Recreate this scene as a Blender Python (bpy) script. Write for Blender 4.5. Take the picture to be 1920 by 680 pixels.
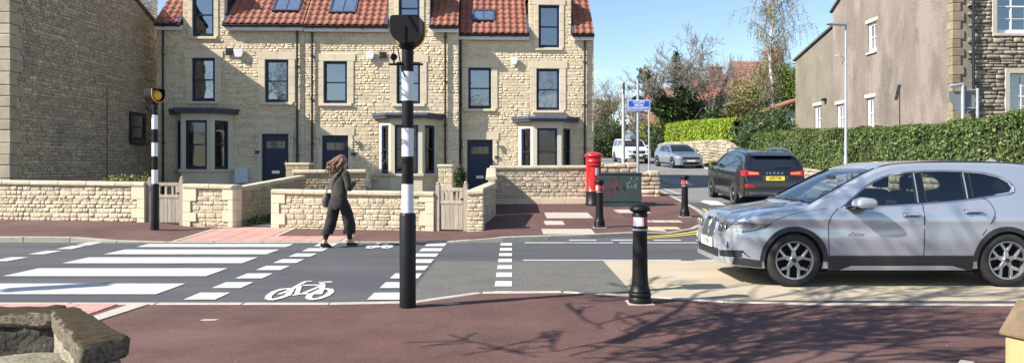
import bpy, bmesh, math, random
import numpy as np
from mathutils import Vector, Matrix, noise as mnoise

for o in list(bpy.data.objects):
    bpy.data.objects.remove(o, do_unlink=True)
S = bpy.context.scene
COL = S.collection
R = math.radians
PI = math.pi

# ------------------------------------------------------------------ camera
CAMZ, F, HX, HY = 1.53, 1387.0, 960.0, 310.0     # eye height (m), focal length and horizon in photo pixels
cam = bpy.data.objects.new('camera', bpy.data.cameras.new('camera'))
COL.objects.link(cam)
cam.location = (0, 0, CAMZ)
cam.rotation_euler = (R(90), 0, 0)
cam.data.sensor_width = 36
cam.data.lens = 36 * F / 1920
cam.data.shift_y = -30 / 1920
cam.data.clip_start = 0.05
cam.data.clip_end = 3000
S.camera = cam

# ------------------------------------------------------------------ sky, sun, exposure
SUN_EL, SUN_AZ = R(38), R(22)                     # sun to the left, a little behind the camera
to_sun = Vector((-math.cos(SUN_AZ) * math.cos(SUN_EL), -math.sin(SUN_AZ) * math.cos(SUN_EL), math.sin(SUN_EL)))
W = bpy.data.worlds.new('World')
S.world = W
W.use_nodes = True
wn = W.node_tree
bg = wn.nodes['Background']
sky = wn.nodes.new('ShaderNodeTexSky')
sky.sky_type = 'NISHITA'
sky.sun_disc = False
sky.sun_elevation = SUN_EL
sky.sun_rotation = math.atan2(to_sun.x, to_sun.y)
sky.altitude = 50
sky.air_density = 1.0
sky.dust_density = 0.3
sky.ozone_density = 2.6
# thin wisps of cloud, the same all round the sky
wtc = wn.nodes.new('ShaderNodeTexCoord')
wmap = wn.nodes.new('ShaderNodeMapping')
wmap.inputs['Scale'].default_value = (1.3, 1.3, 5.0)
wno = wn.nodes.new('ShaderNodeTexNoise')
wno.inputs['Scale'].default_value = 2.2
wno.inputs['Detail'].default_value = 7
wno.inputs['Roughness'].default_value = 0.6
wrp = wn.nodes.new('ShaderNodeValToRGB')
wrp.color_ramp.elements[0].position = 0.57
wrp.color_ramp.elements[0].color = (0, 0, 0, 1)
wrp.color_ramp.elements[1].position = 0.85
wrp.color_ramp.elements[1].color = (0.75, 0.75, 0.75, 1)
wmx = wn.nodes.new('ShaderNodeMix')
wmx.data_type = 'RGBA'
wmx.inputs[7].default_value = (8.5, 9.0, 9.6, 1)
wl = wn.links.new
wl(wtc.outputs['Generated'], wmap.inputs['Vector'])
wl(wmap.outputs[0], wno.inputs['Vector'])
wl(wno.outputs['Fac'], wrp.inputs['Fac'])
wl(wrp.outputs[0], wmx.inputs[0])
wl(sky.outputs[0], wmx.inputs[6])
wl(wmx.outputs[2], bg.inputs['Color'])
bg.inputs['Strength'].default_value = 0.09

sl = bpy.data.lights.new('sun', 'SUN')
sl.energy = 4.6
sl.angle = R(0.53)
sl.color = (1.0, 0.94, 0.85)
sun = bpy.data.objects.new('sun', sl)
COL.objects.link(sun)
sun.rotation_euler = (-to_sun).to_track_quat('-Z', 'Y').to_euler()
sun.location = (-20, -10, 30)
S.view_settings.view_transform = 'Standard'
S.view_settings.look = 'None'
S.view_settings.exposure = 1.15
S.view_settings.gamma = 1
S.view_settings.use_curve_mapping = False
S.render.engine = 'CYCLES'

# ------------------------------------------------------------------ projection helpers (photo pixel -> point in the place)
def at(px, py, y):
    return Vector(((px - HX) * y / F, y, CAMZ + (HY - py) * y / F))

def zr(y):                                        # the side street climbs away from the main road
    k = 0.043
    if y < 13.2: return 0.0
    if y < 16.0:
        t = y - 13.2
        return k * t * t / (2 * 2.8)
    if y < 75: return k * (y - 14.6)
    return k * 60.4 + (y - 75) * 0.02

# ------------------------------------------------------------------ materials
MATS = {}
def nn(t, kind, **kw):
    n = t.nodes.new(kind)
    for k, v in kw.items():
        n.inputs[k].default_value = v
    return n

def M(name, col, rough=0.8, var=0.2, sc=3.0, bump=0.0, bsc=40.0, isl=0.0, metal=0.0, spec=0.5, coat=0.0,
      col2=None, speck=None, specsc=120.0, spect=0.62, patch=None, patchsc=0.7, patcht=0.55, alpha=1.0, ior=None,
      stretch=None, hue=0.0, bdist=0.02, sheen=0.0, trans=0.0):
    if name in MATS: return MATS[name]
    m = bpy.data.materials.new(name)
    m.use_nodes = True
    t = m.node_tree
    b = t.nodes['Principled BSDF']
    L = t.links.new
    geo = t.nodes.new('ShaderNodeNewGeometry')
    vec = geo.outputs['Position']
    if stretch:
        mp = t.nodes.new('ShaderNodeMapping')
        mp.inputs['Scale'].default_value = stretch
        L(vec, mp.inputs['Vector'])
        vec = mp.outputs[0]
    c = lambda f: tuple(min(1, max(0, x * f)) for x in col) + (1,)
    no = nn(t, 'ShaderNodeTexNoise', Scale=sc, Detail=8.0, Roughness=0.62)
    L(vec, no.inputs['Vector'])
    rp = t.nodes.new('ShaderNodeValToRGB')
    rp.color_ramp.elements[0].position = 0.3
    rp.color_ramp.elements[1].position = 0.7
    rp.color_ramp.elements[0].color = c(1 - var)
    rp.color_ramp.elements[1].color = (tuple(col2) + (1,)) if col2 else c(1 + var)
    L(no.outputs['Fac'], rp.inputs['Fac'])
    out = rp.outputs[0]
    def mixc(fac_socket, a, bcol):
        mx = t.nodes.new('ShaderNodeMix')
        mx.data_type = 'RGBA'
        L(fac_socket, mx.inputs[0]); L(a, mx.inputs[6])
        mx.inputs[7].default_value = tuple(bcol) + (1,)
        return mx.outputs[2]
    def ramp(src, lo, hi):
        r2 = t.nodes.new('ShaderNodeValToRGB')
        r2.color_ramp.elements[0].position = lo
        r2.color_ramp.elements[1].position = hi
        L(src, r2.inputs['Fac'])
        return r2.outputs[0]
    if patch:
        n2 = nn(t, 'ShaderNodeTexNoise', Scale=patchsc, Detail=6.0, Roughness=0.6)
        L(vec, n2.inputs['Vector'])
        out = mixc(ramp(n2.outputs['Fac'], patcht, patcht + 0.13), out, patch)
    if speck:
        n3 = nn(t, 'ShaderNodeTexNoise', Scale=specsc, Detail=2.0, Roughness=0.7)
        L(geo.outputs['Position'], n3.inputs['Vector'])
        out = mixc(ramp(n3.outputs['Fac'], spect, spect + 0.1), out, speck)
    if isl or hue:
        oi = t.nodes.new('ShaderNodeObjectInfo')
        ad = t.nodes.new('ShaderNodeMath'); ad.operation = 'ADD'
        L(geo.outputs['Random Per Island'], ad.inputs[0]); L(oi.outputs['Random'], ad.inputs[1])
        fr = t.nodes.new('ShaderNodeMath'); fr.operation = 'FRACT'
        L(ad.outputs[0], fr.inputs[0])
        mr = t.nodes.new('ShaderNodeMapRange')
        mr.inputs[3].default_value = 1 - isl; mr.inputs[4].default_value = 1 + isl
        L(fr.outputs[0], mr.inputs[0])
        hs = t.nodes.new('ShaderNodeHueSaturation')
        L(mr.outputs[0], hs.inputs['Value'])
        if hue:
            m3 = t.nodes.new('ShaderNodeMath'); m3.operation = 'MULTIPLY'; m3.inputs[1].default_value = 7.31
            L(fr.outputs[0], m3.inputs[0])
            f2 = t.nodes.new('ShaderNodeMath'); f2.operation = 'FRACT'; L(m3.outputs[0], f2.inputs[0])
            m4 = t.nodes.new('ShaderNodeMapRange')
            m4.inputs[3].default_value = 0.5 - hue; m4.inputs[4].default_value = 0.5 + hue
            L(f2.outputs[0], m4.inputs[0]); L(m4.outputs[0], hs.inputs['Hue'])
        L(out, hs.inputs['Color'])
        out = hs.outputs[0]
    L(out, b.inputs['Base Color'])
    b.inputs['Roughness'].default_value = rough
    b.inputs['Metallic'].default_value = metal
    b.inputs['Specular IOR Level'].default_value = spec
    b.inputs['Coat Weight'].default_value = coat
    b.inputs['Coat Roughness'].default_value = 0.04
    if ior: b.inputs['IOR'].default_value = ior
    if sheen: b.inputs['Sheen Weight'].default_value = sheen
    if trans:
        tr = t.nodes.new('ShaderNodeBsdfTranslucent')
        L(out, tr.inputs['Color'])
        ms = t.nodes.new('ShaderNodeMixShader')
        ms.inputs[0].default_value = trans
        L(b.outputs[0], ms.inputs[1]); L(tr.outputs[0], ms.inputs[2])
        L(ms.outputs[0], t.nodes['Material Output'].inputs['Surface'])
    if bump:
        bn = nn(t, 'ShaderNodeTexNoise', Scale=bsc, Detail=5.0, Roughness=0.6)
        L(vec, bn.inputs['Vector'])
        bp = nn(t, 'ShaderNodeBump', Strength=bump, Distance=bdist)
        L(bn.outputs['Fac'], bp.inputs['Height'])
        L(bp.outputs[0], b.inputs['Normal'])
    MATS[name] = m
    return m

def glass(name, tint, refl=0.12, rough=0.02):
    if name in MATS: return MATS[name]
    m = bpy.data.materials.new(name)
    m.use_nodes = True
    t = m.node_tree
    t.nodes.clear()
    L = t.links.new
    o = t.nodes.new('ShaderNodeOutputMaterial')
    tr = t.nodes.new('ShaderNodeBsdfTransparent'); tr.inputs[0].default_value = tuple(tint) + (1,)
    gl = t.nodes.new('ShaderNodeBsdfGlossy'); gl.inputs['Roughness'].default_value = rough
    gl.inputs[0].default_value = (0.95, 0.97, 1, 1)
    lw = t.nodes.new('ShaderNodeFresnel'); lw.inputs[0].default_value = 1.5
    ad = t.nodes.new('ShaderNodeMath'); ad.inputs[1].default_value = refl; ad.use_clamp = True
    # wavy float-glass reflection
    geo = t.nodes.new('ShaderNodeNewGeometry')
    no = nn(t, 'ShaderNodeTexNoise', Scale=1.6, Detail=2.0)
    L(geo.outputs['Position'], no.inputs['Vector'])
    bp = nn(t, 'ShaderNodeBump', Strength=0.12, Distance=0.03)
    L(no.outputs['Fac'], bp.inputs['Height']); L(bp.outputs[0], gl.inputs['Normal'])
    mx = t.nodes.new('ShaderNodeMixShader')
    L(lw.outputs[0], ad.inputs[0]); L(ad.outputs[0], mx.inputs[0])
    L(tr.outputs[0], mx.inputs[1]); L(gl.outputs[0], mx.inputs[2]); L(mx.outputs[0], o.inputs[0])
    MATS[name] = m
    return m

# ------------------------------------------------------------------ mesh building
class MB:
    def __init__(s):
        s.v = []; s.f = []
    def add(s, vs, fs):
        n = len(s.v)
        s.v.extend([tuple(p) for p in vs])
        s.f.extend([tuple(i + n for i in f) for f in fs])
        return s
    def box(s, x0, x1, y0, y1, z0, z1, mtx=None):
        vs = [(x0, y0, z0), (x1, y0, z0), (x1, y1, z0), (x0, y1, z0), (x0, y0, z1), (x1, y0, z1), (x1, y1, z1), (x0, y1, z1)]
        if mtx is not None: vs = [mtx @ Vector(p) for p in vs]
        return s.add(vs, [(0, 3, 2, 1), (4, 5, 6, 7), (0, 1, 5, 4), (1, 2, 6, 5), (2, 3, 7, 6), (3, 0, 4, 7)])
    def quad(s, a, b, c, d):
        return s.add([a, b, c, d], [(0, 1, 2, 3)])
    def prism(s, poly, fn0, fn1):
        n = len(poly)
        vs = [fn0(p) for p in poly] + [fn1(p) for p in poly]
        fs = [tuple(range(n))[::-1], tuple(range(n, 2 * n))]
        for i in range(n):
            j = (i + 1) % n
            fs.append((i, j, n + j, n + i))
        return s.add(vs, fs)
    def tube(s, pts, rad, n=8, caps=True):
        pts = [Vector(p) for p in pts]
        if not hasattr(rad, '__len__'): rad = [rad] * len(pts)
        vs = []
        up = None
        for i, p in enumerate(pts):
            a = pts[max(0, i - 1)]; b = pts[min(len(pts) - 1, i + 1)]
            d = (b - a)
            d = d.normalized() if d.length > 1e-9 else Vector((0, 0, 1))
            if up is None:
                up = Vector((0, 0, 1)) if abs(d.z) < 0.9 else Vector((1, 0, 0))
            x = d.cross(up)
            if x.length < 1e-5: x = d.cross(Vector((0.3, 1, 0.2)))
            x.normalize()
            y = x.cross(d).normalized()
            up = y
            for k in range(n):
                t = 2 * PI * k / n
                vs.append(p + (x * math.cos(t) + y * math.sin(t)) * rad[i])
        fs = []
        for i in range(len(pts) - 1):
            for k in range(n):
                k2 = (k + 1) % n
                fs.append((i * n + k, (i + 1) * n + k, (i + 1) * n + k2, i * n + k2))
        if caps:
            fs.append(tuple(range(n)))
            fs.append(tuple(range((len(pts) - 1) * n, len(pts) * n))[::-1])
        return s.add(vs, fs)
    def lathe(s, prof, n=24, c=(0, 0, 0), a0=0.0, a1=2 * PI, mtx=None, caps=True):
        full = abs(a1 - a0 - 2 * PI) < 1e-6
        m = n if full else n + 1
        vs = []
        for r, z in prof:
            for k in range(m):
                t = a0 + (a1 - a0) * k / n
                p = Vector((r * math.cos(t), r * math.sin(t), z))
                if mtx is not None: p = mtx @ p
                vs.append((p.x + c[0], p.y + c[1], p.z + c[2]))
        fs = []
        for i in range(len(prof) - 1):
            for k in range(n):
                k2 = (k + 1) % m
                fs.append((i * m + k, i * m + k2, (i + 1) * m + k2, (i + 1) * m + k))
        if full and caps:
            if prof[0][0] > 1e-6: fs.append(tuple(range(m))[::-1])
            if prof[-1][0] > 1e-6: fs.append(tuple(range((len(prof) - 1) * m, len(prof) * m)))
        return s.add(vs, fs)
    def grid(s, fn, us, vs_, flip=False):
        nu, nv = len(us), len(vs_)
        pts = [fn(u, v) for u in us for v in vs_]
        fs = []
        for i in range(nu - 1):
            for j in range(nv - 1):
                q = (i * nv + j, (i + 1) * nv + j, (i + 1) * nv + j + 1, i * nv + j + 1)
                fs.append(q[::-1] if flip else q)
        return s.add(pts, fs)
    def mesh(s, name, mat, smooth=False, bevel=0.0, seg=1, sharp=None, fixn=False):
        me = bpy.data.meshes.new(name)
        me.from_pydata([tuple(p) for p in s.v], [], s.f)
        if bevel or fixn:
            bm = bmesh.new(); bm.from_mesh(me)
            bmesh.ops.remove_doubles(bm, verts=bm.verts, dist=1e-5)
            bmesh.ops.recalc_face_normals(bm, faces=bm.faces)
            if bevel:
                es = [e for e in bm.edges if len(e.link_faces) == 2 and e.calc_face_angle(0) > R(25)]
                bmesh.ops.bevel(bm, geom=es, offset=bevel, segments=seg, profile=0.5, affect='EDGES', clamp_overlap=True)
            bm.to_mesh(me); bm.free()
        if smooth:
            me.polygons.foreach_set('use_smooth', [True] * len(me.polygons))
            me.set_sharp_from_angle(angle=R(sharp if sharp else 40))
        if mat is not None: me.materials.append(mat)
        me.update()
        return me
    def build(s, name, mat, parent=None, **kw):
        return link(name, s.mesh(name, mat, **kw), parent)

def link(name, me, parent=None, loc=None, mtx=None):
    o = bpy.data.objects.new(name, me)
    COL.objects.link(o)
    if parent is not None: o.parent = parent
    if mtx is not None: o.matrix_local = mtx
    elif loc is not None: o.location = loc
    return o

def npmesh(name, verts, faces4, mat, smooth=False):
    """fast mesh from numpy: verts (n,3), faces (m,k)"""
    me = bpy.data.meshes.new(name)
    k = faces4.shape[1]
    me.vertices.add(len(verts)); me.vertices.foreach_set('co', np.ascontiguousarray(verts, dtype=np.float32).ravel())
    me.loops.add(faces4.size); me.loops.foreach_set('vertex_index', np.ascontiguousarray(faces4, dtype=np.int32).ravel())
    me.polygons.add(len(faces4))
    me.polygons.foreach_set('loop_start', np.arange(0, faces4.size, k, dtype=np.int32))
    me.polygons.foreach_set('loop_total', np.full(len(faces4), k, dtype=np.int32))
    if smooth: me.polygons.foreach_set('use_smooth', np.ones(len(faces4), dtype=bool))
    me.update(calc_edges=True); me.validate()
    if mat is not None: me.materials.append(mat)
    return me

def tag(o, label=None, cat=None, group=None, kind=None):
    if label: o['label'] = label
    if cat: o['category'] = cat
    if group: o['group'] = group
    if kind: o['kind'] = kind
    return o

def thing(name, loc, label, cat, group=None, rz=0.0):
    o = bpy.data.objects.new(name, None)
    COL.objects.link(o)
    o.location = loc
    o.rotation_euler = (0, 0, rz)
    o.empty_display_size = 0.2
    return tag(o, label, cat, group)

def text_mesh(body, size, mat, extrude=0.002, align='CENTER', space=1.0, bold=0.0):
    cu = bpy.data.curves.new('lettering', 'FONT')
    cu.body = body; cu.size = size; cu.extrude = extrude; cu.offset = bold
    cu.align_x = align; cu.align_y = 'CENTER'; cu.space_character = space
    cu.resolution_u = 3
    o = bpy.data.objects.new('lettering', cu)
    COL.objects.link(o)
    dg = bpy.context.evaluated_depsgraph_get()
    dg.update()
    me = bpy.data.meshes.new_from_object(o.evaluated_get(dg))
    bpy.data.objects.remove(o, do_unlink=True)
    me.materials.clear(); me.materials.append(mat)
    return me

def arr(path):                                    # piecewise-linear function through control points
    xs = [p[0] for p in path]; ys = [p[1] for p in path]
    return lambda x: float(np.interp(x, xs, ys))

def pchip(path):                                  # monotone cubic through control points
    x = np.array([p[0] for p in path], float); y = np.array([p[1] for p in path], float)
    h = np.diff(x); d = np.diff(y) / h
    m = np.zeros(len(x)); m[0] = d[0]; m[-1] = d[-1]
    for i in range(1, len(x) - 1):
        if d[i - 1] * d[i] > 0:
            w1 = 2 * h[i] + h[i - 1]; w2 = h[i] + 2 * h[i - 1]
            m[i] = (w1 + w2) / (w1 / d[i - 1] + w2 / d[i])
    def f(q):
        q = min(max(q, x[0]), x[-1])
        i = min(int(np.searchsorted(x, q, side='right')) - 1, len(h) - 1)
        t = (q - x[i]) / h[i]
        return float((2*t**3 - 3*t**2 + 1) * y[i] + (t**3 - 2*t**2 + t) * h[i] * m[i] + (-2*t**3 + 3*t**2) * y[i+1] + (t**3 - t**2) * h[i] * m[i+1])
    return f

# ------------------------------------------------------------------ rough stones laid in courses
_SV = {}
def stone_variants(mat, n=22, rough=1.0, seed=1):
    key = (mat.name, n, rough)
    if key in _SV: return _SV[key]
    rn = random.Random(seed)
    out = []
    us = [-0.5, -0.2, 0.2, 0.5]; vs = [-0.5, 0.0, 0.5]
    for q in range(n):
        V = []
        cu = rn.uniform(0.02, 0.06) * rough; cv = rn.uniform(0.02, 0.09) * rough
        for u in us:
            for v in vs:
                eu = abs(u) > 0.45; ev = abs(v) > 0.45
                x = u * (1 - (cu + rn.uniform(0, 0.03) * rough if eu else 0)) + rn.uniform(-.04, .04) * (0 if eu else 1)
                z = v * (1 - (cv + rn.uniform(0, 0.05) * rough if ev else 0)) + (0 if ev else rn.uniform(-.12, .12))
                if eu and ev: d = rn.uniform(0.35, 0.6)
                elif eu or ev: d = rn.uniform(0.45, 0.8)
                else: d = rn.uniform(0.7, 1.0)
                if rough < 0.3: d = 1.0 - (0.12 if (eu or ev) else 0) * rn.uniform(.5, 1)
                V.append((x, -d, z))
        nv = len(vs)
        Fc = [(i * nv + j, (i + 1) * nv + j, (i + 1) * nv + j + 1, i * nv + j + 1) for i in range(3) for j in range(2)]
        ring = [i * nv for i in range(4)] + [3 * nv + 1] + [i * nv + 2 for i in (3, 2, 1, 0)] + [1]
        base = len(V)
        for r_ in ring:
            V.append((max(-.49, min(.49, V[r_][0] * 1.0)), 0.0, max(-.49, min(.49, V[r_][2]))))
        m = len(ring)
        for k in range(m):
            k2 = (k + 1) % m
            Fc.append((ring[k], base + k, base + k2, ring[k2]))
        Va = np.array(V); Fa = np.array(Fc)
        Fa = Fa[:, ::1]
        me = npmesh('stone', Va, Fa, mat)
        out.append((me, Va, Fa))
    _SV[key] = out
    return out

def courses(u0, u1, z0, z1, holes=(), hh=(0.09, 0.16), ww=(0.16, 0.42), rn=None, span=None):
    """coursed rubble rectangles (u0,z0,u1,z1) filling the area, leaving the holes (u0,z0,u1,z1) free"""
    br = sorted(set([z0, z1] + [h[1] for h in holes if z0 < h[1] < z1] + [h[3] for h in holes if z0 < h[3] < z1]))
    br2 = [br[0]]
    for b_ in br[1:]:
        if b_ - br2[-1] > 0.045: br2.append(b_)
    out = []
    for a, b_ in zip(br2[:-1], br2[1:]):
        z = a
        while b_ - z > 1e-4:
            h = rn.uniform(*hh)
            if b_ - z - h < hh[0] * 0.75: h = b_ - z if b_ - z < hh[1] * 1.5 else (b_ - z) / 2
            zt = z + h
            iv = [(u0, u1)]
            if span: s0, s1 = span(z + h * 0.5); iv = [(max(u0, s0), min(u1, s1))]
            for hu0, hz0, hu1, hz1 in holes:
                if hz0 < zt - 0.01 and hz1 > z + 0.01:
                    nv = []
                    for p, q in iv:
                        if hu1 <= p or hu0 >= q: nv.append((p, q))
                        else:
                            if hu0 > p: nv.append((p, hu0))
                            if hu1 < q: nv.append((hu1, q))
                    iv = nv
            for p, q in iv:
                if q - p < 0.04: continue
                u = p
                while q - u > 1e-4:
                    w = rn.uniform(*ww) * (0.8 if h < 0.1 else 1.0)
                    if q - u - w < ww[0] * 0.7: w = q - u if q - u < ww[1] * 1.4 else (q - u) / 2
                    # now and then two thin stones share one course height
                    if h > hh[1] * 0.92 and rn.random() < 0.18:
                        s = rn.uniform(.4, .6) * h
                        out.append((u, z, u + w, z + s)); out.append((u, z + s, u + w, zt))
                    else: out.append((u, z, u + w, zt))
                    u += w
            z = zt
    return out

def lay(parent, rects, frame, mat, gap=0.012, depth=(0.03, 0.06), nmax=300, score=None, rn=None, name='stone', rough=1.0, inframe=None, tilt=0.0):
    """place stones: the nmax best as parts, the rest joined as one 'stuff' part. frame maps (u,-out,z) to parent-local."""
    vars_ = stone_variants(mat, rough=rough)
    key = score or (lambda r: (r[2] - r[0]) * (r[3] - r[1]))
    idx = sorted(range(len(rects)), key=lambda i: -key(rects[i]))
    AV, AF, n = [], [], 0
    F3 = np.array(frame.to_3x3()); T3 = np.array(frame.translation)
    for k, i in enumerate(idx):
        u0, z0, u1, z1 = rects[i]
        me, Va, Fa = rn.choice(vars_)
        w, h = u1 - u0 - gap, z1 - z0 - gap
        if w < 0.015 or h < 0.015: continue
        d = rn.uniform(*depth)
        c = ((u0 + u1) / 2, 0, (z0 + z1) / 2)
        sx = -1 if False else 1
        if k < nmax:
            mm = frame @ Matrix.Translation(c) @ Matrix.Rotation(rn.uniform(-tilt, tilt), 4, 'Y') @ Matrix.Diagonal((w, d, h, 1))
            link(name, me, parent, mtx=mm)
        else:
            v = Va * np.array([w, d, h])
            if tilt:
                a = rn.uniform(-tilt, tilt); ca, sa = math.cos(a), math.sin(a)
                v = np.stack([v[:, 0] * ca + v[:, 2] * sa, v[:, 1], -v[:, 0] * sa + v[:, 2] * ca], 1)
            v = v + np.array(c)
            AV.append(v @ F3.T + T3); AF.append(Fa + n); n += len(v)
    if AV:
        o = link('stonework' if name == 'stone' else name + '_field', npmesh(name + '_field', np.concatenate(AV), np.concatenate(AF), mat), parent)
        o['kind'] = 'stuff'

def frame_of(o=(0, 0, 0), u=(1, 0, 0), n=(0, 1, 0)):
    """matrix taking (along, inward, up) to parent-local"""
    u = Vector(u).normalized(); n = Vector(n).normalized()
    return Matrix(((u.x, n.x, 0, o[0]), (u.y, n.y, 0, o[1]), (0, 0, 1, o[2]), (0, 0, 0, 1)))
# ================================================================== SETTING: ground, roads, pavements
asphalt_new = M('asphalt_new', (0.055, 0.058, 0.065), rough=0.82, var=0.2, sc=1.3, speck=(0.12, 0.12, 0.125), specsc=62, spect=0.56,
                bump=0.5, bsc=150, bdist=0.006, patch=(0.085, 0.085, 0.088), patchsc=0.35, patcht=0.5, stretch=(0.35, 1.2, 1))
asphalt_old = M('asphalt_old', (0.085, 0.083, 0.077), rough=0.9, var=0.2, sc=2, speck=(0.21, 0.195, 0.16), specsc=58, spect=0.52,
                bump=0.6, bsc=120, bdist=0.008)
asphalt_lane = M('asphalt_lane', (0.17, 0.17, 0.165), rough=0.9, var=0.12, sc=0.8, speck=(0.24, 0.235, 0.22), specsc=80, spect=0.6, bump=0.4, bsc=90)
red_tarmac = M('red_tarmac', (0.088, 0.039, 0.031), rough=0.86, var=0.35, sc=1.3, speck=(0.155, 0.10, 0.09), specsc=60, spect=0.56,
               bump=0.55, bsc=130, bdist=0.007, patch=(0.118, 0.062, 0.050), patchsc=0.55, patcht=0.52)
buff = M('buff_surface', (0.40, 0.335, 0.235), rough=0.9, var=0.12, sc=0.9, speck=(0.30, 0.25, 0.18), specsc=50, spect=0.58, bump=0.4, bsc=110,
         patch=(0.44, 0.385, 0.29), patchsc=0.8, patcht=0.5, stretch=(0.4, 1.4, 1))
paint = M('road_paint', (0.56, 0.56, 0.53), rough=0.6, var=0.14, sc=4, speck=(0.26, 0.26, 0.25), specsc=40, spect=0.64, bump=0.1, patch=(.43, .43, .41), patchsc=2.2, patcht=.55)
paint_worn = M('road_paint_worn', (0.42, 0.42, 0.40), rough=0.75, var=0.2, sc=8, speck=(0.2, 0.2, 0.2), specsc=60, spect=0.6)
yellow_paint = M('yellow_paint', (0.62, 0.46, 0.06), rough=0.65, var=0.15, sc=6, speck=(0.3, 0.25, 0.1), specsc=60, spect=0.66)
kerb_mat = M('kerb_concrete', (0.33, 0.305, 0.25), rough=0.85, var=0.16, sc=7, bump=0.3, bsc=60, isl=0.12, speck=(0.2, 0.19, 0.16), specsc=40, spect=0.64)
edge_mat = M('edging_pale', (0.40, 0.365, 0.305), rough=0.85, var=0.14, sc=5, bump=0.2, isl=0.06)
tactile_mat = M('tactile_pink', (0.46, 0.245, 0.205), rough=0.85, var=0.12, sc=5, isl=0.08, bump=0.5, bsc=34, bdist=0.012)
tactile_buff = M('tactile_buff', (0.50, 0.40, 0.24), rough=0.85, var=0.1, sc=5, isl=0.06, bump=0.5, bsc=34, bdist=0.012)
slab_mat = M('pale_slab', (0.42, 0.37, 0.31), rough=0.85, var=0.12, sc=6, isl=0.08, bump=0.2)
earth = M('earth_and_grass', (0.085, 0.085, 0.045), rough=0.95, var=0.35, sc=2.5, bump=0.6, bsc=20, patch=(0.12, 0.105, 0.075), patchsc=0.5, patcht=0.5)
path_mat = M('grey_path', (0.17, 0.17, 0.17), rough=0.9, var=0.12, sc=4, bump=0.2)

def struct(o):
    o['kind'] = 'structure'
    return o

b = MB()
gx = [-400, -200, -100, -60, -40, -20, -10, 0, 10, 20, 40, 60, 100, 200, 400]
gy = [-300, -100, -40, -10, 0, 4, 7] + [8 + i * 0.5 for i in range(40)] + [30, 40, 50, 60, 70, 76, 100, 160, 400, 900]
b.grid(lambda x, y: (x, y, zr(y) - 0.035), gx, gy)
struct(b.build('ground', earth, smooth=True))

# kerb lines, (x, y) seen from above
far_kerb = [(-60, 14.55), (-9.6, 14.6), (-7.6, 14.5), (-1.2, 14.5), (-0.3, 14.62), (0.6, 14.85), (2.0, 15.3), (2.9, 15.65), (3.8, 16.25), (4.3, 17.0), (4.72, 17.95), (5.2, 20), (5.5, 24.5), (5.8, 33), (6.0, 45)]
near_kerb = [(-40, 8.12), (-2, 8.12), (-1.3, 8.14), (-1.02, 8.24), (-0.57, 8.72), (-0.2, 8.86), (0.3, 8.9), (0.9, 8.82), (1.3, 8.68), (1.9, 8.4), (2.5, 8.2), (3.2, 8.1), (6, 8.05), (40, 8.05)]
fk = pchip(far_kerb); nk = pchip(near_kerb)
kz_up = arr([(-60, .10), (-8.6, .10), (-7.4, .012), (-1.3, .012), (-0.4, .095), (2.6, .10), (3.4, .012), (6.2, .012)])
def kz(x, y):
    k = kz_up(x)
    if x > -1.2: k = 0.012 + (k - 0.012) * max(0.0, 1 - (y - 14.5) / 5.0)
    return k
def P(x, y):                                       # top of the far pavement
    return zr(y) + kz(x, y)

# carriageway: one sheet for the main road and one for the climbing side street
b = MB()
b.grid(lambda x, y: (x, y, zr(y)), [-120, -60, -30] + list(np.arange(-20, 20.1, 2.0)) + [30, 60, 120], list(np.arange(7.6, 17.01, 0.25)))
road = struct(b.build('road', asphalt_new, smooth=True))
b = MB()
ys = list(np.arange(16.9, 30, 0.5)) + list(np.arange(30, 75.1, 1.5))
b.grid(lambda x, y: (x, y, zr(y) + 0.003), [3.5, 5, 7, 9, 11, 12.2], [y for y in ys if y < 58])
b.grid(lambda x, y: (x, y, zr(y) + 0.003), [-40, -20, -8, 0, 3.5, 5, 7, 9, 11, 12.2, 30], [58 + i for i in range(0, 13)])
side_road = struct(b.build('side_street', asphalt_lane, smooth=True))
# older lighter surfacing in the near lane, pale buff parking bay
b = MB()
b.grid(lambda t, s: ((-1.22 + (1.46 + 1.22) * t), 8.3 + 3.55 * s, 0.003), [i / 8 for i in range(9)], [i / 6 for i in range(7)])
struct(b.build('worn_road_surface', asphalt_old))
bay_poly = [(1.45, 8.3), (1.5, 11.86), (30, 11.9), (30, 7.9), (6, 7.95)]
b = MB(); b.add([(1.44, 8.4, 0.006), (30, 7.9, 0.006), (30, 11.86, 0.006), (1.46, 11.86, 0.006)], [(0, 1, 2, 3)])
struct(b.build('parking_bay', buff))
b = MB(); b.add([(5.2, 16.9, zr(16.9) + .0065), (12.2, 16.9, zr(16.9) + .0065), (12.2, 23.2, zr(23.2) + .0065), (5.45, 23.2, zr(23.2) + .0065)], [(0, 1, 2, 3)])
struct(b.build('junction_surface', asphalt_new))

# ---- painted markings: each one a part of the road it lies on
def zroad(x, y): return zr(y) + 0.0085
def mark(name, pts, mat=None, parent=None, zz=0.0):
    m = MB()
    m.add([(x, y, zroad(x, y) + zz) for x, y in pts], [tuple(range(len(pts)))])
    return m.build(name, mat or paint, parent or road)
def rect(name, x0, x1, y0, y1, mat=None, parent=None, zz=0.0):
    n = max(1, int(math.ceil((y1 - y0) / 0.5)))
    m = MB(); m.grid(lambda x, y: (x, y, zroad(x, y) + zz), [x0, x1], [y0 + (y1 - y0) * i / n for i in range(n + 1)])
    return m.build(name, mat or paint, parent or road)

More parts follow.
